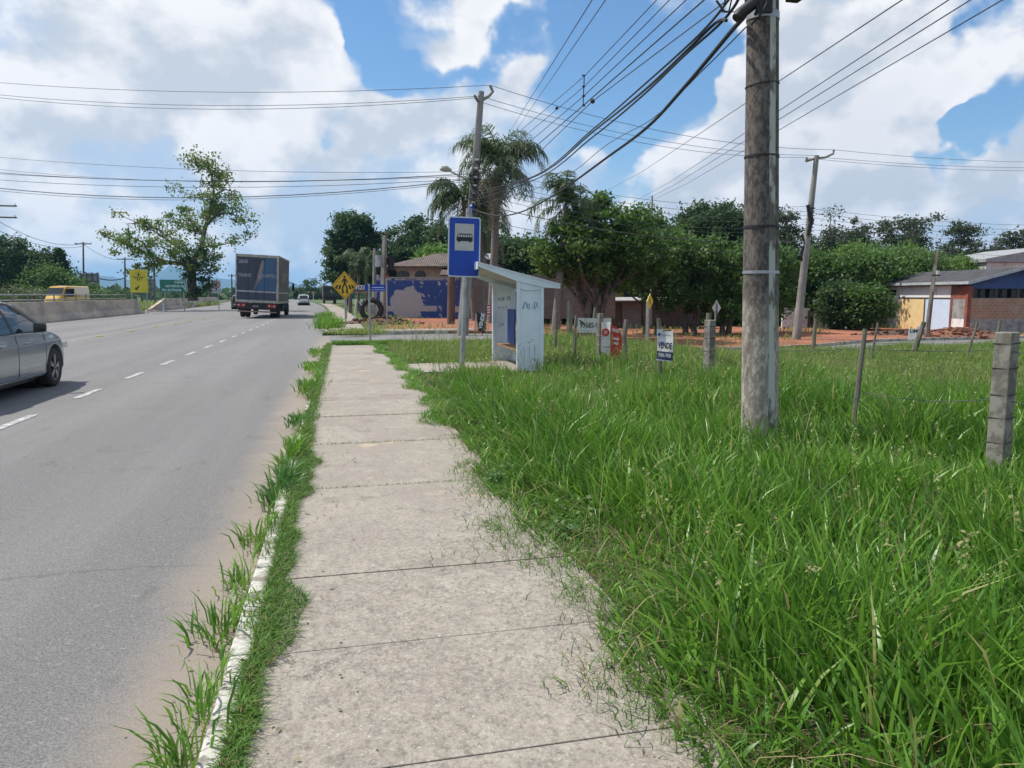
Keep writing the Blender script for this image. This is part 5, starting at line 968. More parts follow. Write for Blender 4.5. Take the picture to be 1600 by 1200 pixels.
# ------------------------------------------------------------------ bus shelter
SHW = M('pale_blue_shelter_paint', (.68, .76, .81), .6, (.62, .70, .76), 1.6, .45, .65, .15); SHU = M('dingy_shelter_underside', (.50, .48, .43), .7, (.40, .38, .34)); SPB = M('poster_blue', (.02, .055, .24), .5); RST = M('rusty_orange_bench', (.30, .17, .08), .8, (.20, .11, .06), 8)
GRA = M('blue_graffiti', (.10, .32, .45), .6); GRB = M('dark_graffiti', (.10, .16, .22), .6)
t = thing('bus_shelter', 'pale blue metal bus shelter with sloping roof in the tall grass', 'bus shelter', (3.08, 13.35, 0), 0)
def bx(nm, x0, x1, y0, y1, z0, z1, mat, par=None, bev=.004): g = MB(); g.box(((x0+x1)/2, (y0+y1)/2, (z0+z1)/2), (x1-x0, y1-y0, z1-z0)); return g.build(nm, mat, par or t, bevel=bev)
def endpanel(nm, y, zl, zr):
    W2 = .50; g = MB(); g.prism([(.055, .0), (W2-.055, 0), (W2-.055, zr-.02), (.055, zl-.06)], y+.012, y+.03); p_ = g.build(nm, SHW, t)
    for x0, x1, z1 in ((0, .062, zl), (W2-.062, W2, zr)):
        g = MB(); g.prism([(x0, 0), (x1, 0), (x1, z1), (x0, z1)], y-.012, y+.045); g.build('frame', SHW, p_, bevel=.006)
    g = MB(); g.prism([(.062, zl-.14), (.18, zl-.17), (W2-.062, zr-.05), (W2-.062, zr), (.062, zl)], y-.010, y+.043); g.build('frame', SHW, p_)
    return p_
ep = endpanel('end_panel', 0, 1.66, 1.56); ep2 = endpanel('end_panel', 2.30, 1.66, 1.56)
rz0 = 1.985; rz1 = 1.60
prf = [(-.72, rz0), (.82, rz1+.02), (.82, rz1-.07), (.52, rz1-.09), (0, rz1+.04-.02), (-.72, rz0-.10)]
g = MB(); g.prism([(-.72, rz0), (.80, rz1), (.80, rz1-.075), (.50, rz1-.055), (-.0, rz1+.055), (-.72, rz0-.07)], -.03, -.012); o = g.build('gable_board', SHW, t)
g = MB(); g.prism([(-.72, rz0), (.80, rz1), (.80, rz1-.085), (.50, rz1-.06), (-.0, rz1+.045), (-.72, rz0-.085)], 2.345, 2.363); o = g.build('gable_board', SHW, t)
g = MB(); g.prism([(-.725, rz0+.012), (.805, rz1+.012), (.805, rz1-.012), (-.725, rz0-.012)], -.045, 2.38); g.build('roof', SHW, t)
g = MB(); g.prism([(-.70, rz0-.045), (.78, rz1-.045), (.78, rz1-.055), (-.70, rz0-.055)], -.01, 2.34); g.build('ceiling_lining', SHU, t)
g = MB(); g.prism([(-.725, rz0-.014), (-.705, rz0-.014), (-.705, rz0-.12), (-.725, rz0-.12)], -.011, 2.344); g.build('front_fascia', SHW, t)
bx('back_beam', .46, .50, .05, 2.28, 1.48, 1.54, SHW); bx('poster_board', .30, .33, 1.55, 2.2, .42, 1.12, SPB); bx('bench', .08, .42, .06, 2.27, .36, .40, RST); bx('bench_leg', .2, .26, .9, .95, 0, .36, RST); bx('lower_back', .40, .42, .06, 2.27, .05, .30, SHW)
def scribble(par, x0, z0, w_, h_, y, mat, seed, n=4, r=.004):
    rg = random.Random(seed); g = MB()
    for k in range(n):
        cx_ = x0+w_*(k+.5)/n; pts = []
        for j in range(6): pts.append((cx_+rg.uniform(-.5, .5)*w_/n*1.1, y, z0+h_*(.1+.8*((j+k) % 2))+rg.uniform(-.2, .2)*h_))
        g.tube(pts, r, 4)
    return g.build('graffiti', mat, par)
scribble(ep, .10, 1.15, .30, .14, .0105, GRA, 1, 5, .0035); scribble(ep2, .1, 1.28, .3, .10, 2.3105, GRB, 2, 5, .0035); scribble(ep2, .12, 1.12, .2, .05, 2.3105, GRB, 3, 3, .0025); scribble(ep2, .14, .75, .12, .08, 2.3105, GRB, 4, 2, .0025)
for k in range(3): g = MB(); g.tube([(.13+.1*k, .0105, .45+.03*k), (.15+.1*k, .0105, .2)], .003, 4); g.build('scratch', GRB, ep)
# ------------------------------------------------------------------ fence posts, stakes, wires, banners
FPC = M('weathered_fence_concrete', (.26, .245, .215), .95, (.14, .125, .105), 7, .42, .6, .7); WOODF = M('grey_split_post', (.16, .15, .12), .95, (.07, .075, .05), 6, stretch=(1, 1, .25), bump=.8)
FG = 'old fence posts in the tall grass'
def cpost(label, px, py_top, D, w_=.125):
    b = P(px, D, ztf(P(px, D).x)); h_ = A(px, py_top, D).z-b.z; t = thing('fence_post', label, 'fence post', b, -YAW+.55, FG)
    g = MB(); g.box((0, 0, h_/2-.05), (w_, w_, h_+.1), taper=.97); g.build('shaft', FPC, t, bevel=.008)
    for k in range(int(h_/.19)):
        z = h_-.09-k*.19+random.uniform(-.01, .01); g = MB(); g.tube([(-w_*.51, -w_*.51, z), (w_*.51, -w_*.51, z+.004), (w_*.51, w_*.51, z), (-w_*.51, w_*.51, z), (-w_*.51, -w_*.51, z)], .005, 4); g.build('tie_wire', BLACK, t)
    return t
def wpost(label, bx_, tx_, py_top, D, r=.03, dz_=0, mat=WOODF):
    b = P(bx_, D, ztf(P(bx_, D).x)+dz_); tp = A(tx_, py_top, D)-b; rg = random.Random(int(bx_)); t = thing('fence_post', label, 'fence post', b, 0, FG)
    g = MB(); g.tube([Vector((0, 0, -.1)), tp*.33+Vector((rg.uniform(-1, 1)*r*.5, 0, 0)), tp*.66+Vector((rg.uniform(-1, 1)*r*.6, 0, 0)), tp], [r, r*.95, r*.85, r*.8], 7); g.build('shaft', mat, t); return t
cpost('thick square concrete fence post bound with dark wire at the right edge', 1579, 519, 5.75, .128)
cpost('square concrete fence post with wire bands left of the big pole', 1111, 500, 11.3, .125)
wpost('thin grey wooden fence stake between the big pole and the thick post', 1344, 1352, 514, 7.3, .028)
wpost('dark wooden stake just behind the banded concrete post left of the big pole', 1103, 1108, 489, 14, .06)
cpost('pale concrete fence post carrying the red and white banner', 938, 490, 15.0, .10)
wpost('stake between the red banner and the white VENDE placard', 977, 979, 499, 14.3, .055)
wpost('thin stake holding up the white VENDE placard', 1036, 1029, 498, 11.6, .038)
wpost('grey stake at the left end of the phone number board', 898, 901, 492, 16.5, .045)
wpost('slim dark stake right of the bus shelter', 867, 869, 487, 19, .045)
wpost('tall pale stake behind the phone number board', 892, 891, 470, 25, .11)
wpost('short dark stake poking above the phone number board', 929, 930, 480, 26, .06)
wpost('dark stake right of the leaning pole foot', 1273, 1275, 498, 26, .07)
wpost('thick leaning stake beside the small white board', 1430, 1444, 503, 26, .10)
wpost('thin slanting stake left of the small white board', 1366, 1372, 504, 24, .04)
wpost('thin slanting stake right of the square pole', 1515, 1528, 503, 24, .04)
wpost('dark stake in front of the brick wall', 1560, 1563, 500, 25, .06)
for k, (p0, p1, sag, lab) in enumerate([((1350, 544, 7.3), (1562, 546, 5.8), .02, 'upper fence wire between the thin stake and the thick right post'), ((1347, 612, 7.3), (1563, 623, 5.8), .05, 'middle fence wire between the thin stake and the thick right post'), ((1346, 668, 7.3), (1563, 706, 5.8), .04, 'lower fence wire between the thin stake and the thick right post'), ((1350, 544, 7.3), (1112, 540, 11.3), .05, 'upper fence wire passing behind the big pole'), ((1571, 548, 5.75), (1760, 556, 4.9), .02, 'upper fence wire beyond the thick right post'), ((1571, 625, 5.75), (1760, 650, 4.9), .02, 'middle fence wire beyond the thick right post')]):
    wire(A(*p0), A(*p1), sag, .0035, lab, 'fence wires', name='fence_wire', mat=WIRE)
def cloth(w_, h_, nx, nz, fn, mat, nm, par, y=0):
    V = []; F_ = []
    for s_ in (0, -.003):
        for j in range(nz+1):
            for i in range(nx+1): x, yy, z = fn(i/nx*w_, j/nz*h_); V.append((x, yy+s_+y, z))
    m_ = (nx+1)*(nz+1)
    for j in range(nz):
        for i in range(nx): a = j*(nx+1)+i; F_ += [(a, a+1, a+nx+2, a+nx+1), (m_+a, m_+a+nx+1, m_+a+nx+2, m_+a+1)]
    g = MB(); g.add(V, F_); return g.build(nm, mat, par, smooth=True)
# phone number board
D = 20.5; b = P(903, D, ztf(P(903, D).x)); t = thing('phone_board', 'white board painted with black phone number 99685-9 behind the fence', 'sign board', b, face_cam(b)); z1 = A(903, 497, D).z-b.z; z0 = A(903, 520, D).z-b.z; W_ = 52/F*D
BW = M('painted_white_board', (.58, .57, .55), .8, (.46, .45, .43), 3, .5, .65)
g = MB(); g.box((W_/2, 0, (z0+z1)/2), (W_, .02, z1-z0)); g.build('board', BW, t); text('99685-9', 'lettering', SBK, t, (.31, -.013, (z0+z1)/2), .205, bold=.003, sx=.72); g = MB(); g.prism([(.07, z1-.05), (.18, z1-.13), (.14, z1-.15), (.04, z1-.08)], -.014, -.0115); g.build('painted_mark', SBK, t)
for x in (.02, W_-.02): g = MB(); g.box((x, .03, z1/2), (.05, .04, z1)); g.build('leg', WOODF, t)
# red and white banner
D = 14.7; b = P(940, D, ztf(P(940, D).x)); t = thing('realty_banner', 'wind curled red and white sale banner tied to the concrete fence post', 'banner', b, face_cam(b)+.15)
BRD = M('banner_red', (.55, .04, .03), .6, (.45, .035, .03), 4); BWT = M('banner_white', (.74, .73, .71), .6, (.64, .62, .60), 4)
zA, zB = A(940, 503, D).z-b.z, A(940, 549, D).z-b.z; Hh = zA-zB
def f1(x, z): return (x, .03*math.sin(x*22)-.1*x, zA-z-(.12*x if z > 0 else 0)-.30*x*(z/Hh))
cloth(.175, Hh, 8, 10, f1, BWT, 'white_panel', t)
def f2(x, z):
    u = x/.24; return (.176+x*(.62+.38*math.sin(math.pi*(.15+.75*z/Hh))), -.018-.022*math.sin(u*5.0+z*3), zA-.06-z*.95-.10*x-.28*x*u*(1-z/Hh)-.1*(z/Hh))
cloth(.24, Hh, 12, 12, f2, BRD, 'red_panel', t)
ring(.035, .075, -.03, -.024, BRD, 'red_circle', t, .085, zA-.20); text('imóvel', 'lettering', SBK, t, (.09, -.045, zB+.09), .05)
text('VENDE', 'lettering', BWT, t, (.275, -.05, zA-.17), .085, rot=(math.pi/2, .25, 0), bold=.003, sx=.55); text('99685', 'lettering', BWT, t, (.285, -.05, zA-.33), .07, rot=(math.pi/2, .15, 0), bold=.003, sx=.7); text('9900', 'lettering', BWT, t, (.285, -.05, zA-.42), .07, rot=(math.pi/2, .15, 0), bold=.003, sx=.7)
g = MB(); g.prism([(.18, zB+.14), (.22, zB+.10), (.225, zA-.2), (.19, zA-.22)], -.05, -.046); g.build('orange_strip', M('banner_orange', (.50, .22, .04), .6), t)
# VENDE placard
D = 11.2; b = P(1040, D, ztf(P(1040, D).x)); t = thing('sale_placard', 'white placard reading VENDE with navy base strip on a thin stake', 'sale sign', b, face_cam(b)-.1)
zA, zB = A(1040, 514, D).z-b.z, A(1040, 563, D).z-b.z; Hh = zA-zB; W_ = 25/F*D; NAV = M('navy_print', (.012, .02, .10), .6)
def f3(x, z): return (x-W_/2+.012*math.sin(z*5), .02*math.sin(x*12+z*6), zA-z-.08*x)
cloth(W_, Hh, 6, 10, f3, BWT, 'placard', t)
def f4(x, z): q = f3(x, z+Hh*.70); return (q[0], q[1]-.006, q[2])
cloth(W_, Hh*.26, 6, 4, f4, NAV, 'navy_strip', t)
text('VENDE', 'lettering', NAV, t, (.012, -.034, zA-Hh*.53), .12, rot=(math.pi/2, .08, 0), bold=.005, sx=.52); text('9986-7888', 'lettering', BWT, t, (.01, -.030, zA-Hh*.84), .075, rot=(math.pi/2, .08, 0), bold=.003, sx=.58)
plate(disc(.022, 12), -.03, -.024, SBL, 'round_logo', t, -.075, zA-.08); text('imobiliária', 'lettering', SBL, t, (.03, -.024, zA-.09), .034, rot=(math.pi/2, .08, 0)); g = MB(); g.box((.04, -.03, zA-.02), (.12, .01, .02)); g.build('clip', WOODF, t)
# black banner and small red sign near the wall
D = 26; b = P(742, D, 0); t = thing('sale_banner', 'tilted black banner with white letters on slanting sticks left of the shelter', 'banner', b, face_cam(b)+.1); zA, zB = A(745, 487, D).z, A(750, 517, D).z
def f5(x, z): return (x+.06+.12*z*.4, .03*math.sin(x*14), zA-z-.45*x)
cloth(.24, zA-zB-.02, 6, 6, f5, SBK, 'cloth', t); text('VENDE', 'lettering', SWH, t, (.23, -.045, zA-.32), .17, rot=(math.pi/2, -1.35, 0), bold=.006)
for x, dx in ((.0, .1), (.25, -.06)): g = MB(); g.tube([(x, .04, 0), (x+dx, .04, zA+.05)], .018, 6); g.build('stick', WOODF, t)
g = MB(); g.prism([(-.02, zB+.1), (.06, zB+.05), (.07, zA-.05), (.02, zA-.1)], .02, .03); g.build('pale_flap', M('pale_cloth', (.5, .38, .3), .8), t)
D = 30; b = P(763.5, D, 0); t = thing('small_red_sign', 'small red and white notice on a dark post left of the shelter', 'sign', b, face_cam(b)); z_ = A(763, 484, D).z
for x in (-.16, .22): g = MB(); g.box((x, .05, z_/2+1.0), (.13, .1, z_+2.0)); g.build('post', WOODG, t)
g = MB(); g.box((0, -.02, z_), (.17, .02, .36)); g.build('panel', SRD, t); g = MB(); [g.box((0, -.035, z_+q), (.12, .006, .06)) for q in (-.1, 0, .1)]; g.build('lettering', SWH, t)
# small white board by the square pole
D = 34; b = P(1433, D, -.68); t = thing('white_board', 'small white board with dark lettering lying at the street edge by the square pole', 'sign board', b, face_cam(b)); z0 = 0.02
g = MB(); g.box((0, 0, .32), (.52, .04, .5)); g.box((.16, -.01, .62), (.2, .04, .12)); g.build('board', BW, t); text('LIMS', 'lettering', SBK, t, (0, -.024, .46), .2, bold=.006)
# ------------------------------------------------------------------ vehicles
GLS = gloss('tinted_car_glass', (.018, .022, .026), .04); RIM = M('alloy_rim', (.45, .46, .48), .3, metal=.85, bump=0); PLB = M('black_trim_plastic', (.02, .02, .022), .5, bump=0); LRED = gloss('red_lamp_lens', (.30, .01, .012), .15); CHR = gloss('chrome_strip', (.6, .6, .62), .1, 1)
def carpaint(nm, col, metal=.6, coat=1.0):
    m, t_, b_ = newmat(nm); co = t_.nodes.new('ShaderNodeTexCoord').outputs['Object']; s = t_.nodes.new('ShaderNodeSeparateXYZ'); t_.links.new(co, s.inputs[0])
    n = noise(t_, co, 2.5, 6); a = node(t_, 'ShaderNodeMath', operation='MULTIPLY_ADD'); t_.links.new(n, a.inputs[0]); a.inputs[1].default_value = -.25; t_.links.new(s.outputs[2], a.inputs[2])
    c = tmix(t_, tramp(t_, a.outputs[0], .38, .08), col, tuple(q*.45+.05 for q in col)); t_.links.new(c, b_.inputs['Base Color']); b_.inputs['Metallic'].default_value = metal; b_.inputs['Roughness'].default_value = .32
    b_.inputs['Coat Weight'].default_value = coat; b_.inputs['Coat Roughness'].default_value = .03; return m
def wheel(par, x, y, r, w_, side, spokes=5, rim=RIM):
    t_ = MB(); prof_ = [(-w_/2, r*.66), (-w_/2, r*.90), (-w_*.36, r), (w_*.36, r), (w_/2, r*.90), (w_/2, r*.66)]
    rings = [[Vector((q, rr*math.cos(a), rr*math.sin(a))) for q, rr in prof_] for a in [6.28318*k/30 for k in range(31)]]
    t_.loft(rings, cap=False); wh = t_.build('wheel', TYRE, par, smooth=True); wh.location = (x, y, r)
    g = MB(); xo = side*w_*.40; g.tube([(side*w_*.05, 0, 0), (side*w_*.07, 0, 0)], r*.66, 26); g.build('brake_disc', M('wheel_well_dark', (.015, .015, .016), .7, bump=0), wh)
    g = MB()
    for k in range(spokes):
        a = 6.28318*k/spokes+.2
        for s in (-.13, .13) if spokes == 5 else (0,): g.box((xo, math.cos(a+s)*r*.36, math.sin(a+s)*r*.36), (.03, r*.62, r*.075), m=Matrix.Rotation(a+s, 3, 'X'))
    g.tube([(xo-.02, 0, 0), (xo+side*.015, 0, 0)], r*.15, 12)
    q = len(g.v); rr = [[Vector((xx, r0*math.cos(a), r0*math.sin(a))) for xx, r0 in ((xo-.03, r*.60), (xo-.03, r*.67), (xo+side*.012, r*.67), (xo+side*.012, r*.62))] for a in [6.28318*k/30 for k in range(31)]]; g.loft(rr, cap=False)
    g.build('rim', rim, wh); return wh
def interp(tab, y): return float(np.interp(y, [q[0] for q in tab], [q[1] for q in tab]))
def car(name, label, cat, loc, rz, paint, L, W, tab_top, tab_roof, axles, wr=.32, group=None, belt=.93, wins=None, lights='rear', roofh=None):
    t = thing(name, label, cat, loc, rz, group); hw = W/2
    ys = sorted(set([0, .03, .10, .25, .45]+[.45+(L-.9)*k/26 for k in range(27)]+[L-.45, L-.25, L-.10, L-.03, L]))
    def plan(y):
        e = min(y, L-y); return hw*(1-.30*(1-min(1, e/.55))**2.2)
    rings = []
    for y in ys:
        p = plan(y); top = interp(tab_top, y); e = min(y, L-y); zb = .20+.12*(1-min(1, e/.3)); bl = min(belt, top-.03); sh = min(bl-.10, .80)
        half = [(0, zb), (p*.80, zb), (p*.94, zb+.03), (p*.985, zb+.12), (p, .50), (p*1.0, sh-.04), (p*.975, sh+.03), (p*.955, bl-.01), (p*.90, bl+.015), (p*.6, top-.01), (0, top+.012)]
        rings.append([Vector((x, y, z)) for x, z in half]+[Vector((-x, y, z)) for x, z in half[-2:0:-1]])
    g = MB(); g.loft(rings); body = g.build('body', paint, t, smooth=True)
    cut = bpy.data.objects.new('arch_cut', None)
    for y in axles:
        for s in (-1, 1):
            cm = MB(); cm.tube([(s*(hw-.26), y, wr+.01), (s*(hw+.3), y, wr+.01)], wr+.055, 28); co = cm.build('arch_cut', PLB); co.parent = t
            md = body.modifiers.new('arch', 'BOOLEAN'); md.object = co; md.operation = 'DIFFERENCE'; md.solver = 'EXACT'; co['_tmp'] = 1
    bpy.context.view_layer.update(); dg = bpy.context.evaluated_depsgraph_get(); me = bpy.data.meshes.new_from_object(body.evaluated_get(dg)); body.modifiers.clear(); body.data = me
    for o in list(bpy.data.objects):
        if '_tmp' in o.keys(): bpy.data.objects.remove(o)
    me.materials.clear(); me.materials.append(paint)
    g = MB()
    for y in axles: g.tube([(-hw+.255, y, wr), (hw-.255, y, wr)], wr+.05, 20)
    g.build('wheel_well', M('wheel_well_dark', (.015, .015, .016), .7, bump=0), t)
    # greenhouse
    y0, y1 = tab_roof[0][0], tab_roof[-1][0]; gy = [y0+(y1-y0)*k/24 for k in range(25)]
    def rr_(y, grow=0, zcut=None):
        z = interp(tab_roof, y)+grow; p = plan(y); zt0 = belt-.02; u = max(0.02, (z-zt0)/(max(q[1] for q in tab_roof)-zt0)); wb = p*.93+grow; wt = wb-(wb-hw*.68)*min(1, u)
        return [(wb, zt0), (wb-(wb-wt)*.45, zt0+(z-zt0)*.5), (wt, z-.055*min(1, u)), (wt-.07, z-.012), (0, z)]
    rings = [[Vector((x, y, z)) for x, z in rr_(y)]+[Vector((-x, y, z)) for x, z in rr_(y)[-2::-1]] for y in gy]
    g = MB(); g.loft(rings, closed=True); g.build('glasshouse', GLS, t, smooth=True)
    zt_max = max(q[1] for q in tab_roof); ry = [y for y in gy if interp(tab_roof, y) > zt_max-.10]
    rings = [[Vector((x, y, z)) for x, z in rr_(y, .008)[2:]]+[Vector((-x, y, z)) for x, z in rr_(y, .008)[2:][-2::-1]] for y in ry]
    g = MB(); g.loft([r for r in rings], closed=False, cap=False); n = len(g.v); 
    g.build('roof', paint, t, smooth=True)
    # pillars follow the side of the glasshouse
    def side(y, k): q = rr_(y, .006); x, z = q[0] if k == 0 else (q[1] if k == 1 else q[2]); return x, z
    for s in (-1, 1):
        g = MB()
        fr = [y for y in gy if y > ry[-1]-.01]; pts = [Vector((s*side(y, 2)[0], y, side(y, 2)[1])) for y in fr]; g.tube(pts, .035, 6)
        bk = [y for y in gy if y < ry[0]+.01]; pts = [Vector((s*side(y, 2)[0], y, side(y, 2)[1])) for y in bk]; g.tube(pts, .05, 6)
        pts = [Vector((s*side(y, 2)[0], y, side(y, 2)[1]+.0)) for y in ry]; g.tube(pts, .018, 6); g.build('pillar', paint, t, smooth=True)
        g = MB()
        for yb in wins or ():
            y2 = yb; q = rr_(y2, .004); g.add([(s*q[0][0], y2-.05, q[0][1]), (s*q[0][0], y2+.05, q[0][1]), (s*q[1][0], y2+.03, q[1][1]), (s*q[1][0], y2-.06, q[1][1]), (s*q[2][0], y2-.0, q[2][1]), (s*q[2][0], y2-.08, q[2][1])], [(0, 1, 2, 3), (3, 2, 4, 5)])
        if g.v: g.build('door_pillar', PLB, t)
        ms = MB(); ym = y1-.62; ms.loft([[Vector((s*(hw+.06+.10*q), ym+.04*math.cos(a)-.02+(.03*q), belt+.07+.075*math.sin(a)*(1-.15*q))) for a in [6.28*k/10 for k in range(10)]] for q in (-.6, -.2, .4, .9)]); ms.build('mirror', PLB, t, smooth=True)
    g = MB()
    for y in axles:
        for s in (-1, 1): pass
    for y in axles:
        for s in (-1, 1): wheel(t, s*(hw-.115), y, wr, .21, s)
    return t, plan
def seams(t, plan, ys, z0, z1, sills=None):
    for y in ys:
        for s in (1, -1):
            p = plan(y); g = MB(); g.tube([(s*(p*.988), y, z0), (s*(p*1.001), y+.01, .52), (s*(p*1.0), y+.02, .74), (s*(p*.957), y+.02, z1)], .004, 4); g.build('door_seam', PLB, t)
# grey sedan on the left
SIL = carpaint('grey_metallic_paint', (.38, .41, .43)); L = 4.45; W = 1.78
fw = G(88, 603, -.12); sx_ = fw.x
ty0 = fw.y-3.58
top = [(0, .70), (.06, .96), (.3, 1.04), (.75, 1.05), (1.1, .98), (3.0, .97), (3.35, .99), (3.8, .90), (4.15, .78), (4.38, .62), (4.45, .5)]
roof_ = [(.62, 1.0), (1.0, 1.20), (1.35, 1.36), (1.8, 1.455), (2.2, 1.47), (2.55, 1.43), (2.85, 1.30), (3.15, 1.13), (3.42, .97)]
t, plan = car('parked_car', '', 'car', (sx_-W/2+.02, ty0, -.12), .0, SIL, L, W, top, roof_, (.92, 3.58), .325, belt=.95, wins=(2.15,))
t.name = 'sedan_car'; tag(t, 'grey metallic sedan driving out of the left edge of the photo')
seams(t, plan, (1.22, 2.10, 3.18), .28, .93)
for s in (1, -1):
    for y in (1.45, 2.32): g = MB(); g.tube([(s*(plan(y)*.985), y, .80), (s*(plan(y)+.025), y+.04, .80), (s*(plan(y)+.025), y+.18, .80), (s*(plan(y)*.985), y+.22, .80)], .013, 6); g.build('door_handle', SIL, t, smooth=True)
    g = MB(); pts = [(s*(plan(y)*1.002), y, .745+.012*(y-1)) for y in [.6+.25*k for k in range(14)]]; g.tube(pts, .006, 5); g.build('body_crease', SIL, t, smooth=True)
    g = MB(); pts = [(s*(plan(y)*.99), y, .265+.006*(y-1)) for y in [1.32+.1*k for k in range(19)]]; g.tube(pts, .012, 5); g.build('sill_strip', CHR, t)
    g = MB(); pts = [(s*(plan(y)*.955+.004), y, .955) for y in [1.0+.2*k for k in range(11)]]; g.tube(pts, .012, 5); g.build('window_ledge', PLB, t)
    g = MB(); g.box((s*.70, 4.25, .66), (.25, .25, .1)); g.build('headlight', gloss('clear_lamp', (.5, .52, .55), .1), t); g = MB(); g.box((s*.66, .05, .80), (.35, .12, .14)); g.build('tail_light', LRED, t)
g = MB(); g.box((0, 2.2, .19), (1.4, 3.6, .08)); g.build('underbody', PLB, t)
# white hatchback ahead and dark car beside the truck
WHT = carpaint('white_car_paint', (.60, .61, .62), .0); DRK = carpaint('dark_car_paint', (.03, .035, .045), .3)
top2 = [(0, .60), (.04, .95), (.2, .98), (.8, .96), (2.6, .96), (3.0, .95), (3.5, .84), (3.85, .66), (3.95, .5)]; roof2 = [(.06, .97), (.22, 1.28), (.45, 1.44), (1.0, 1.50), (1.7, 1.50), (2.1, 1.42), (2.5, 1.22), (2.95, .96)]
p = G(475, 477.2, -.12)
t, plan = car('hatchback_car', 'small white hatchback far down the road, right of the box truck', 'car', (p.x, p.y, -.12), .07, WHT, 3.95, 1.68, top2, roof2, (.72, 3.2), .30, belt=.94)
for s in (1, -1): g = MB(); g.box((s*.70, .05, .85), (.16, .1, .28)); g.build('tail_light', LRED, t)
g = MB(); g.box((0, -.005, .30), (1.5, .08, .18)); g.build('bumper', PLB, t); g = MB(); g.box((0, -.02, .62), (.4, .02, .13)); g.build('number_plate', SGY, t)
p = G(368, 483.5, -.12)
t, plan = car('dark_car', 'dark hatchback half hidden behind the left side of the box truck', 'car', (p.x+.4, p.y, -.12), .06, DRK, 3.95, 1.70, top2, roof2, (.72, 3.2), .30, belt=.94)
for s in (1, -1): g = MB(); g.box((s*.72, .05, .85), (.14, .1, .2)); g.build('tail_light', LRED, t)
g = MB(); g.box((0, -.02, .50), (1.2, .05, .1)); g.build('number_plate', SGY, t)
# box truck
TB = M('dusty_navy_box_panel', (.040, .052, .085), .55, (.030, .045, .075), 1.2, bump=.05); TBS = M('dusty_box_side', (.085, .085, .095), .6, (.06, .06, .07), 1.5); TFR = M('dirty_cream_frame', (.40, .37, .32), .7, (.26, .24, .21), 3); CHS = M('black_chassis', (.02, .02, .022), .75); TBL = M('truck_light_blue', (.035, .10, .20), .5, (.03, .085, .17), 1); CAB = carpaint('blue_cab_paint', (.015, .05, .25), .1)
p = G(401, 497.5, -.12); tr = thing('box_truck', 'dusty navy box truck with lettered rear doors driving away in the middle lane', 'truck', (p.x, p.y, -.13), .0)
tr.rotation_euler = (0, R(2.9), R(-1.2)); WT = 64/F*p.dot(Vector((sa, ca, 0))); Ht = 4.08; zf = 1.02; LT = 7.6; hw = WT/2
def tb(nm, x0, x1, y0, y1, z0, z1, mat, par=tr, bev=0): g = MB(); g.box(((x0+x1)/2, (y0+y1)/2, (z0+z1)/2), (x1-x0, y1-y0, z1-z0)); return g.build(nm, mat, par, bevel=bev)
cb = tb('cargo_box', -hw+.02, hw-.02, .04, LT-.02, zf+.02, Ht-.02, TBS)
rd = tb('rear_door', -hw+.09, hw-.13, .0, .035, zf+.16, Ht-.17, TB)
for a in ((-hw, -hw+.09, -.015, .06, zf, Ht), (hw-.13, hw, -.015, .06, zf, Ht)): tb('rear_frame', *a, TFR)
tb('rear_frame', -hw+.09, hw-.13, -.014, .06, Ht-.17, Ht, TFR); tb('rear_frame', -hw+.09, hw-.13, -.014, .06, zf, zf+.16, TFR); tb('top_rail', hw-.05, hw+.01, .06, LT, Ht-.09, Ht+.01, TFR); tb('lower_rail', hw-.04, hw+.012, .06, LT, zf-.02, zf+.14, TFR); tb('side_stripe', hw-.02, hw+.004, .06, LT, zf+.62, zf+.74, TFR); tb('rear_stripe', -hw+.10, hw-.14, -.006, -.001, zf+.66, zf+.76, M('pale_stripe', (.34, .38, .38), .6), rd)
for k in range(6): tb('side_rib', hw-.02, hw+.006, .9+k*1.15, .94+k*1.15, zf+.15, Ht-.1, TFR)
g = MB(); g.prism([(-.15, zf+.80), (hw-.15, zf+.80), (hw-.15, Ht-.2), (.50, Ht-.2)], -.005, -.0015); g.build('light_blue_wedge', TBL, rd); g = MB(); g.prism([(-.22, zf+.82), (-.17, zf+.82), (.22, zf+1.5), (.42, Ht-.55), (.36, Ht-.3), (.26, Ht-.4), (-.05, zf+1.5)], -.010, -.0065); g.build('pale_feather', M('feather_tan', (.24, .20, .18), .7, (.13, .13, .15), 2), rd)
for x in (-.12, .0, .45, -.55): g = MB(); g.tube([(x, -.02, zf+.18), (x, -.02, Ht-.2)], .012, 5); g.build('lock_rod', M('dark_lock_rod', (.06, .07, .09), .5), rd)
for x in (-hw+.10, hw-.16):
    for q in (.3, 1.1, 1.9, 2.6): g = MB(); g.box((x, -.018, zf+q), (.10, .012, .07)); g.build('hinge', M('dark_lock_rod', (.06, .07, .09)), rd)
LT_ = M('faded_lettering', (.30, .33, .35), .6); text('2830', 'lettering', LT_, rd, (-hw+.48, -.008, Ht-.48), .30, bold=.008); text('TRANS', 'lettering', LT_, rd, (-hw+.55, -.008, zf+1.72), .30, bold=.008, sx=.85); text('LOVATO', 'lettering', LT_, rd, (.58, -.014, zf+1.72), .32, bold=.008, sx=.85)
text('LOVATO', 'lettering', TFR, tr, (hw+.012, 3.6, zf+1.7), .9, rot=(math.pi/2, 0, math.pi/2), bold=.01)
tb('chassis', -.55, .55, .1, LT+1.6, .62, .98, CHS); tb('tail_panel', -hw+.05, hw-.05, .0, .1, .58, zf-.02, CHS); tb('bumper_bar', -hw+.08, hw-.1, -.06, .02, .40, .48, M('striped_bumper', (.30, .20, .18), .7)); tb('number_plate', -.25, .12, -.085, -.062, .72, .84, M('plate_tan', (.22, .18, .16), .6))
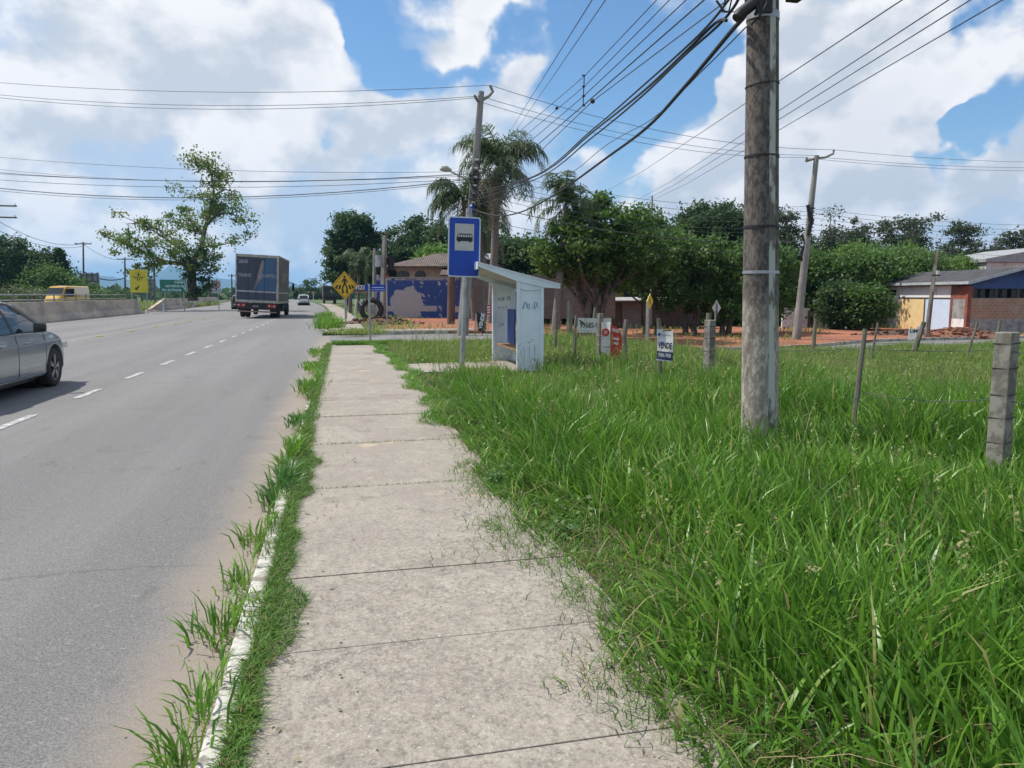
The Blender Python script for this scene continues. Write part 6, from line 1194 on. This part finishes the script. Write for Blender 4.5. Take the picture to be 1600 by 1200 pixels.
for x in (-hw+.22, hw-.55):
    lt = tb('tail_light', x-.13, x+.42, -.035, -.002, .72, .94, LRED)
    for q in (0, .3): g = MB(); g.tube([(x+q, -.06, .83), (x+q, -.036, .83)], .055, 10); g.build('lamp', gloss('pale_pink_lens', (.55, .35, .35), .2), lt)
for y in (1.9, LT-.2+.9):
    for s in (-1, 1):
        wheel(tr, s*(hw-.22), y, .48, .28, s, 6, TFR)
        if y < 4: wheel(tr, s*(hw-.54), y, .48, .26, s, 6, TFR)
tb('mudguard', hw-.45, hw-.02, 1.2, 1.26, .35, .95, CHS); tb('mudguard', -hw+.02, -hw+.45, 1.2, 1.26, .35, .95, CHS); tb('side_tank', hw-.45, hw-.05, 3.4, 4.6, .45, .9, CHS)
cbx = MB(); cbx.prism([(0, .55), (1.9, .55), (1.95, 1.5), (1.65, 2.75), (.1, 2.85), (0, 2.6)], -1.12, 1.12); cab = cbx.build('cab', CAB, tr, bevel=.06); cab.rotation_euler = (0, 0, math.pi/2); cab.location = (0, LT+.12, 0)
for s in (-1, 1): g = MB(); g.box((s*(hw+.17), LT+1.55, 2.15), (.16, .12, .62)); g.tube([(s*(hw-.15), LT+1.5, 2.5), (s*(hw+.17), LT+1.55, 2.45)], .02, 5); g.build('mirror', CHS, tr, bevel=.02)
# distant dark lorry
p = G(516.5, 473.5, -.12); t = thing('lorry', 'distant dark canvas sided lorry standing beyond the crossing sign', 'truck', (p.x, 118, -.05), .05); q = 118/p.y; x_ = A(516, 460, 118).x; t.location.x = x_
g = MB(); g.box((0, 3, 1.9), (2.0, 6, 1.7)); g.build('load_cover', M('dark_tarpaulin', (.045, .04, .042), .8), t, bevel=.15); g = MB(); g.box((0, .2, .8), (1.9, .3, .5)); g.build('tail', CHS, t); g = MB(); g.box((0, 7, 1.3), (1.9, 1.8, 1.6)); g.build('cab', CHS, t, bevel=.1)
for y in (1, 5.5): [wheel(t, s*.8, y, .45, .25, s, 6, TFR) for s in (-1, 1)]
for s in (-1, 1): g = MB(); g.box((s*.7, .03, .75), (.2, .04, .15)); g.build('tail_light', LRED, t)
# yellow van behind the railing, facing us at an angle
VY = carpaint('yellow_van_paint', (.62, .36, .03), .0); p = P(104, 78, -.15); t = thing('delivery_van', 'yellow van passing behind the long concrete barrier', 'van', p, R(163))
t.location = P(106, 78, -.15); hw = .92
rings = []
for y, zb, zt1, wk in ((-2.3, .45, 2.1, .9), (-2.15, .35, 2.42, 1), (1.2, .35, 2.45, 1), (1.55, .35, 2.38, 1), (2.1, .35, 1.5, .98), (2.45, .4, 1.2, .9), (2.55, .5, 1.0, .8)):
    h_ = [(0, zb), (hw*wk*.95, zb), (hw*wk, zb+.1), (hw*wk, zb+(zt1-zb)*.55), (hw*wk*.93, zt1-.12), (hw*wk*.8, zt1-.02), (0, zt1)]; rings.append([Vector((x, y, z)) for x, z in h_]+[Vector((-x, y, z)) for x, z in h_[-2:0:-1]])
g = MB(); g.loft(rings); g.build('body', VY, t, smooth=True)
g = MB(); g.add([(-.78, 1.64, 2.2), (.78, 1.64, 2.2), (.84, 2.12, 1.5), (-.84, 2.12, 1.5)], [(0, 1, 2, 3)]); o = g.build('windscreen', GLS, t); o.location = (0, .03, .03)
for s in (-1, 1):
    g = MB(); g.prism([(y, z) for y, z in ((.3, 1.35), (1.9, 1.35), (1.55, 2.1), (.3, 2.15))], -.004, .004); o = g.build('door_window', GLS, t); o.rotation_euler.z = math.pi/2; o.location.x = s*.918
    g = MB(); g.box((s*(hw+.1), 1.75, 1.5), (.12, .1, .3)); g.build('mirror', PLB, t)
for y in (-1.4, 1.7): [wheel(t, s*.82, y, .33, .2, s) for s in (-1, 1)]
# ------------------------------------------------------------------ grasses
def xe(Y): return 1.10-.09*np.exp(-((Y-5.2)/2.0)**2)-.10*np.exp(-((Y-2.2)/.9)**2)+.08*np.sin(Y*1.9+1)+.075*np.sin(Y*4.3)+.03*np.sin(Y*9.1+2)
def patch(X, Y, s=1.0): return .5+.25*np.sin(X*1.3*s+.7*np.sin(Y*.9*s))+.25*np.sin(Y*1.1*s+1.3*np.sin(X*.8*s+2))
def nearYv(X): return 22.3+(X+.5)*.14
def clear(X, Y): 
    m = ~((X > 2.95) & (X < 3.75) & (Y > 13.25) & (Y < 15.75)); pth = (Y > 13.7) & (Y < 15.0) & (X < 3.0)&(X>1.0); m &= ~pth; r = np.hypot(X-bp.x, Y-bp.y); return m & (r > .2)
def field(n, y0, y1, hmin, hmax, w0, mat, name, seed, edge=0.0, leanr=(.15, .7), xmax=None, dens=None):
    rg = np.random.default_rng(seed); Y = rg.uniform(y0, y1, n*3); xm = (1.25*Y+3.6) if xmax is None else np.full(n*3, xmax); X = rg.uniform(0, 1, n*3)*(xm.max()-1.0)+1.0
    k = (X < xm) & (X > xe(Y)+edge) & (Y < nearYv(X)-.15) & clear(X, Y)
    if dens is not None: k &= rg.random(n*3) < dens(X, Y)
    X, Y = X[k][:n], Y[k][:n]; m = len(X); e = np.clip((X-xe(Y))/.55, .35, 1); pt = patch(X, Y); pf = patch(X, Y, 3.1)
    weedy = 1-.62*np.exp(-((X-1.45)/.45)**2-((Y-3.9)/.75)**2)
    h = (hmin+(hmax-hmin)*rg.random(m)**1.2)*e*(.62+.55*pt)*(.75+.5*pf)*weedy
    ph = 2.4*pf*6.28/3+rg.normal(size=m)*1.3; near_e = X-xe(Y) < .5; ph = np.where(near_e & (rg.random(m) < .6), math.pi+rg.normal(size=m)*.7, ph)
    h = h*(1-.30*sstep(11, 19, Y)); h = np.where((X < 3.3) & (Y > 11.3) & (Y < 13.8), h*.42, h); h = np.where((X < 5.6) & (Y > 14.9), h*.45, h); lean = rg.uniform(*leanr, m)+near_e*.25; wd = w0*(.6+.8*rg.random(m))
    return blades(np.stack([X, Y], 1), h, wd, lean, mat, name, rg, ph), m
for args, lab in (
    (dict(n=24000, y0=1.0, y1=5.2, hmin=.14, hmax=.50, w0=.0135, mat=GR, name='tall_grass', seed=1, xmax=6.0), 'lush broad bladed grass in the near right corner'),
    (dict(n=9000, y0=1.0, y1=5.2, hmin=.10, hmax=.34, w0=.005, mat=GRD, name='fine_grass', seed=2, xmax=6.0), 'finer dark grass mixed in among the near blades'),
    (dict(n=66000, y0=5.0, y1=11, hmin=.18, hmax=.55, w0=.0125, mat=GR, name='tall_grass', seed=3), 'tall green grass around the big pole'),
    (dict(n=20000, y0=5.0, y1=12, hmin=.15, hmax=.42, w0=.008, mat=GRD, name='fine_grass', seed=4), 'darker fine grass around the big pole'),
    (dict(n=90000, y0=10.5, y1=25.5, hmin=.18, hmax=.46, w0=.015, mat=GR, name='tall_grass', seed=5), 'tall grass filling the field behind the fence'),
    (dict(n=66000, y0=8, y1=25.5, hmin=.30, hmax=.56, w0=.010, mat=GRS, name='seeding_grass', seed=6, edge=.8, dens=lambda X, Y: .25+.75*(patch(X, Y, .8) > .45)), 'yellowish seeding grass tops across the field')):
    o, m = field(**args); tag(o, lab, 'grass', kind='stuff')
rgw = np.random.default_rng(61); pts = []
for k in range(22):
    y = rgw.uniform(2.0, 9.5); x = xe(y)+.2+rgw.uniform(0, 1.0 if k % 3 else 2.8); m_ = 150 if y < 6 else 110; s_ = rgw.uniform(.05, .12)
    q = rgw.normal(size=(m_, 3))*np.array([s_, s_, .05]); q[:, 2] = np.abs(q[:, 2])+.02; pts.append(q+np.array([x, y, ztf(x)]))
tag(leafcloud('broadleaf_weeds', np.concatenate(pts), .030, leafmat('broad_weed_leaves', [(.09, .19, .045), (.15, .27, .06), (.06, .13, .035)], .3, 3, .6), None, rgw, squash=1.5, up=1.2), 'patches of small broad leaved weeds among the verge grass', 'weeds', kind='stuff')
n = 1300; Y = rgw.uniform(1.4, 11, n); X = xe(Y)-.03+rgw.random(n)**1.5*np.minimum(5, .9*Y+1.5); k = clear(X, Y); X, Y = X[k], Y[k]; n = len(X)
tag(blades(np.stack([X, Y], 1), rgw.uniform(.1, .38, n), np.full(n, .0045), rgw.uniform(.5, 1.6, n), leafmat('dead_straw', [(.34, .28, .14), (.42, .36, .20), (.24, .19, .10)], .25, 2, .8), 'dry_straw', rgw), 'dead straw blades tangled through the verge grass', 'straw', kind='stuff')
# seed stalks
rg = np.random.default_rng(21); n = 2600; Y = rg.uniform(2.2, 24, n); X = xe(Y)+.25+rg.random(n)*(.95*Y+1.5-1); k = (Y < nearYv(X)-.2) & clear(X, Y) & (rg.random(n) < np.where(Y < 6, .35, 1)); X, Y = X[k], Y[k]; n = len(X)
h = rg.uniform(.45, .85, n)*np.where(Y < 6, .75, 1); ph = rg.random(n)*6.28; ln = rg.uniform(.1, .55, n)
o = blades(np.stack([X, Y], 1), h, np.full(n, .0045)+.0002*Y, ln, STALK, 'seed_stalks', rg, ph); tag(o, 'thin pale seed stalks standing above the field grass', 'grass', kind='stuff')
hd = []
for i in range(n):
    if i % 2: continue
    d = np.array([math.cos(ph[i]), math.sin(ph[i])]); tip = np.array([X[i]+d[0]*h[i]*ln[i], Y[i]+d[1]*h[i]*ln[i], ztf(X[i])+h[i]*(1-.35*ln[i])])
    dv = np.array([d[0]*ln[i]*1.6, d[1]*ln[i]*1.6, 1-.84*ln[i]]); dv /= np.linalg.norm(dv)
    for q in range(14): hd.append(tip-dv*(q*.009)+rg.normal(size=3)*.008)
o = leafcloud('seed_heads', np.array(hd), .022, STALK, None, rg, up=.9); tag(o, 'small feathery seed heads over the field grass', 'grass', kind='stuff')
# creeping weeds along both pavement edges
CRP = leafmat('creeping_weed', [(.10, .22, .028), (.16, .30, .045), (.07, .155, .025)], .35, 4, .6, yellow=(.26, .20, .09), yf=.08)
def creep(n, xf, yf, hh, ww, mat, name, seed, lab, ln=(.5, 1.3), z=.012):
    rg = np.random.default_rng(seed); Y = yf(rg, n); X = xf(rg, Y); o = blades(np.stack([X, Y], 1), hh*(.35+rg.random(n)), np.full(n, ww)*(.6+.8*rg.random(n)), rg.uniform(*ln, n), mat, name, rg, z=(np.where(X < -.52, -.125, z)+zt(X))); return tag(o, lab, 'weeds', kind='stuff')
def kx(rg, Y): 
    wd = .085+.05*np.sin(Y*2.3)+.035*np.sin(Y*5.9+1)+.02*np.sin(Y*13); base = np.where(Y < 6, .8, np.clip(.8-.1*(Y-6), .3, 1)); return -.385+np.minimum(np.abs(rg.normal(size=len(Y))), 1.9)*np.clip(wd, .05, .2)*base*.72
creep(21000, kx, lambda rg, n: rg.uniform(1.4, 8, n), .055, .0042, CRP, 'creeping_weeds', 31, 'low creeping weeds along the kerb edge of the near pavement', ln=(.6, 1.6))
creep(6500, lambda rg, Y: -.43+np.abs(rg.normal(size=len(Y)))*.055, lambda rg, n: rg.uniform(7, 22, n), .08, .007, CRP, 'creeping_weeds', 32, 'low weeds along the kerb farther down the pavement')
creep(9000, lambda rg, Y: xe(Y)+.12-np.abs(rg.normal(size=len(Y)))*.13*(1+1.2*np.exp(-((Y-3.9)/.7)**2))+.35*rg.random(len(Y)), lambda rg, n: rg.uniform(1.5, 8, n), .075, .0045, CRP, 'creeping_weeds', 33, 'small leafy weeds spilling over the grass side of the near pavement', ln=(.5, 1.5))
creep(6000, lambda rg, Y: xe(Y)-.02-.12*rg.random(len(Y))+.2*rg.random(len(Y))-.26*sstep(15, 22, Y), lambda rg, n: rg.uniform(8, 22, n), .10, .008, GR, 'edge_grass', 34, 'short grass fringing the pavement near the bus stop')
creep(9000, lambda rg, Y: 1.2+rg.random(len(Y))*5, lambda rg, n: rg.uniform(15.6, 22.6, n), .16, .010, GRS, 'short_grass', 35, 'short mown looking grass between the shelter and the side street', ln=(.2, .8))
creep(3500, lambda rg, Y: -.3+rg.random(len(Y))*2.0, lambda rg, n: 21.6+rg.random(n)*.55+.1, .12, .009, GR, 'corner_grass', 36, 'grass tufts where the pavement ends at the side street', ln=(.2, .8))
creep(700, lambda rg, Y: xe(Y)-.1-np.abs(rg.normal(size=len(Y)))*.06, lambda rg, n: np.choose(rg.integers(0, 5, n), [3.3, 4.35, 6.1, 8.2, 9.6])+rg.normal(size=n)*.12, .06, .004, CRP, 'stray_weeds', 37, 'stray weed runners reaching onto the pavement slabs', ln=(.9, 1.9))
for k, (a_, b2) in enumerate([(3.15, 3.6), (4.12, 4.85), (5.3, 7.5), (7.8, 8.35), (8.6, 9.25), (10.3, 13), (13.2, 17), (17.4, 21)]):
    creep(int(170*(b2-a_)+30) if a_ < 10 else int(260*(b2-a_)), lambda rg, Y: -.50+rg.random(len(Y))*.13, lambda rg, n: rg.uniform(a_, b2, n), .06 if a_ < 10 else .09, .0045+.0004*a_, CRP if k % 2 else GR, 'kerb_weeds', 500+k, ['short','second','third','fourth','fifth','long grassy','farther','farthest'][k]+' run of low weeds grown over the kerb, in order from the camera', ln=(.4, 1.4))
# joint moss
for yj, sd_ in ((5.52, 1), (8.86, 2), (7.2, 3)):
    rgj = np.random.default_rng(sd_); n = 350; X = -.3+rgj.random(n)*1.4; Y = yj+.02*(X+.4)/1.5+rgj.normal(size=n)*.006; o = blades(np.stack([X, Y], 1), .012+.02*rgj.random(n), np.full(n, .004), rgj.random(n), CRP, 'joint_weeds', rgj, z=np.full(n, .01)); tag(o, ['tiny weeds in the third nearest open joint', 'tiny weeds in the joint just before the kerb bushes', 'tiny weeds in the joint level with the big pole'][sd_-1], 'weeds', kind='stuff')
# kerb tufts: things one can count
KT = [((288, 1185), .09, .30, 70, 'broad bladed tuft at the very bottom of the kerb'), ((322, 1095), .10, .20, 60, 'thin grass tuft, second from the bottom along the kerb'), ((345, 985), .12, .26, 90, 'bright tuft leaning over the gutter, third from the bottom'), ((372, 905), .08, .2, 60, 'tuft beside the white kerb end, fourth from the bottom'), ((402, 840), .10, .22, 90, 'bushy tuft in the gutter, fifth from the bottom'), ((437, 775), .13, .26, 170, 'dense dark tuft spilling over the kerb halfway along'), ((452, 728), .10, .26, 120, 'tall tuft just beyond the dense dark one'), ((464, 700), .10, .22, 90, 'round weedy tuft between two kerb stones'), ((470, 664), .14, .2, 150, 'low broad dark tuft overhanging the pavement'), ((484, 612), .16, .30, 200, 'large soft clump of grass hiding the kerb'), ((490, 578), .18, .24, 180, 'green clump directly beyond the large soft one'), ((494, 553), .2, .2, 140, 'farthest kerb clump before the side street corner')]
for k, ((px, py), rad, hh, n, lab) in enumerate(KT):
    p = G(px, py, -.08); rgk = np.random.default_rng(200+k); n = int(n*(.95 if k < 5 else 1.4)); hh *= .74; D_ = p.y; off_ = rgk.normal(size=(n, 2))*np.array([rad*.5, rad*(.55+.10*D_)]); Pn = np.stack([p.x+off_[:, 0], p.y+off_[:, 1]], 1)
    z = np.where(Pn[:, 0] < -.5, -.12, .02) if k < 7 else np.full(n, -.05)
    o = blades(Pn, hh*(.4+.7*rgk.random(n)), np.full(n, .009+.0006*D_)*(.6+.8*rgk.random(n)), rgk.uniform(.25, 1.1, n), GR if k not in (5, 8) else GRD, 'grass_tuft', rgk, np.arctan2(off_[:, 1], off_[:, 0])+rgk.normal(size=n)*.8, z=z); tag(o, lab, 'grass tuft', 'grass tufts along the kerb')
# tufts on the far corner
for k, (px, py, rad, hh, n, lab) in enumerate([(514, 512, .5, .45, 1100, 'thick green clump on the far corner of the junction'), (508, 495, .5, .3, 500, 'smaller clump behind the one on the far corner'), (560, 520, 1.0, .16, 900, 'dry yellowish weeds under the diamond sign')]):
    p = G(px, py, 0); rgk = np.random.default_rng(300+k); Pn = np.stack([p.x+rgk.normal(size=n)*rad*.5, p.y+rgk.normal(size=n)*rad*(1.6 if k < 2 else .6)], 1); o = blades(Pn, hh*(.5+rgk.random(n)), np.full(n, .03), rgk.uniform(.2, .9, n), GR if k < 2 else GRS, 'grass_tuft', rgk, z=np.full(n, .0)); tag(o, lab, 'grass tuft', 'clumps on the far corner')
rgk = np.random.default_rng(77); n = 26000; X = rgk.uniform(-6, 40, n); Y = rgk.uniform(30, 100, n); nn = patch(X, Y, .6)+rgk.normal(size=n)*.12
k = (X > .9+np.array([cx(y) for y in Y])) & (Y > 29.6+(X+.5)*.075) & (((X < 3.2) & (Y > 31.5)) | (Y > 52) | (nn > .80)); X, Y = X[k], Y[k]
o = blades(np.stack([X, Y], 1), .1+.25*rgk.random(len(X)), np.full(len(X), .05), rgk.uniform(.2, .8, len(X)), GRS, 'rough_grass', rgk); tag(o, 'rough patchy grass beyond the side street', 'grass', kind='stuff')
# pebbles and dead leaves on the pavement and gutter
rgp = random.Random(5); g = MB()
for _ in range(300):
    y = rgp.uniform(1.6, 14); x = rgp.choice((rgp.gauss(-.62, .12), rgp.uniform(-.3, 1.15), rgp.gauss(1.05, .08))); z = -.119 if x < -.5 else .02
    if -.52 < x < -.36: continue
    s = rgp.uniform(.0015, .0045); g.box((x, y, z+s*.3), (s*2, s*1.4, s), rgp.random()*3)
tag(g.build('gravel', M('grit', (.25, .21, .17), .9, (.10, .08, .06), 30)), 'scattered grit along the pavement and gutter', 'gravel', kind='stuff')
pts = []
for _ in range(260):
    y = rgp.uniform(1.7, 10); x = rgp.choice((rgp.gauss(-.58, .06), rgp.gauss(-.18, .12), rgp.gauss(1.0, .12))); pts.append((x, y, -.112 if x < -.5 else .028))
tag(leafcloud('leaf_litter', np.array(pts), .022, leafmat('dry_litter', [(.20, .13, .06), (.14, .09, .04), (.28, .22, .12)], .1, 5), None, np.random.default_rng(3), up=3), 'dry leaf and straw litter by the kerb and grass edges', 'litter', kind='stuff')
# ------------------------------------------------------------------ haze
hm = bpy.data.materials.new('pale_air'); hm.use_nodes = True; t_ = hm.node_tree; t_.nodes.clear(); o_ = t_.nodes.new('ShaderNodeOutputMaterial'); pv = t_.nodes.new('ShaderNodeVolumePrincipled')
pv.inputs['Color'].default_value = (.30, .62, 1.0, 1); pv.inputs['Density'].default_value = .00016; pv.inputs['Anisotropy'].default_value = .2; t_.links.new(pv.outputs[0], o_.inputs['Volume'])
g = MB(); g.box((0, 4300, 124.5), (18400, 10800, 253)); o = g.build('haze', hm); tag(o, kind='stuff')
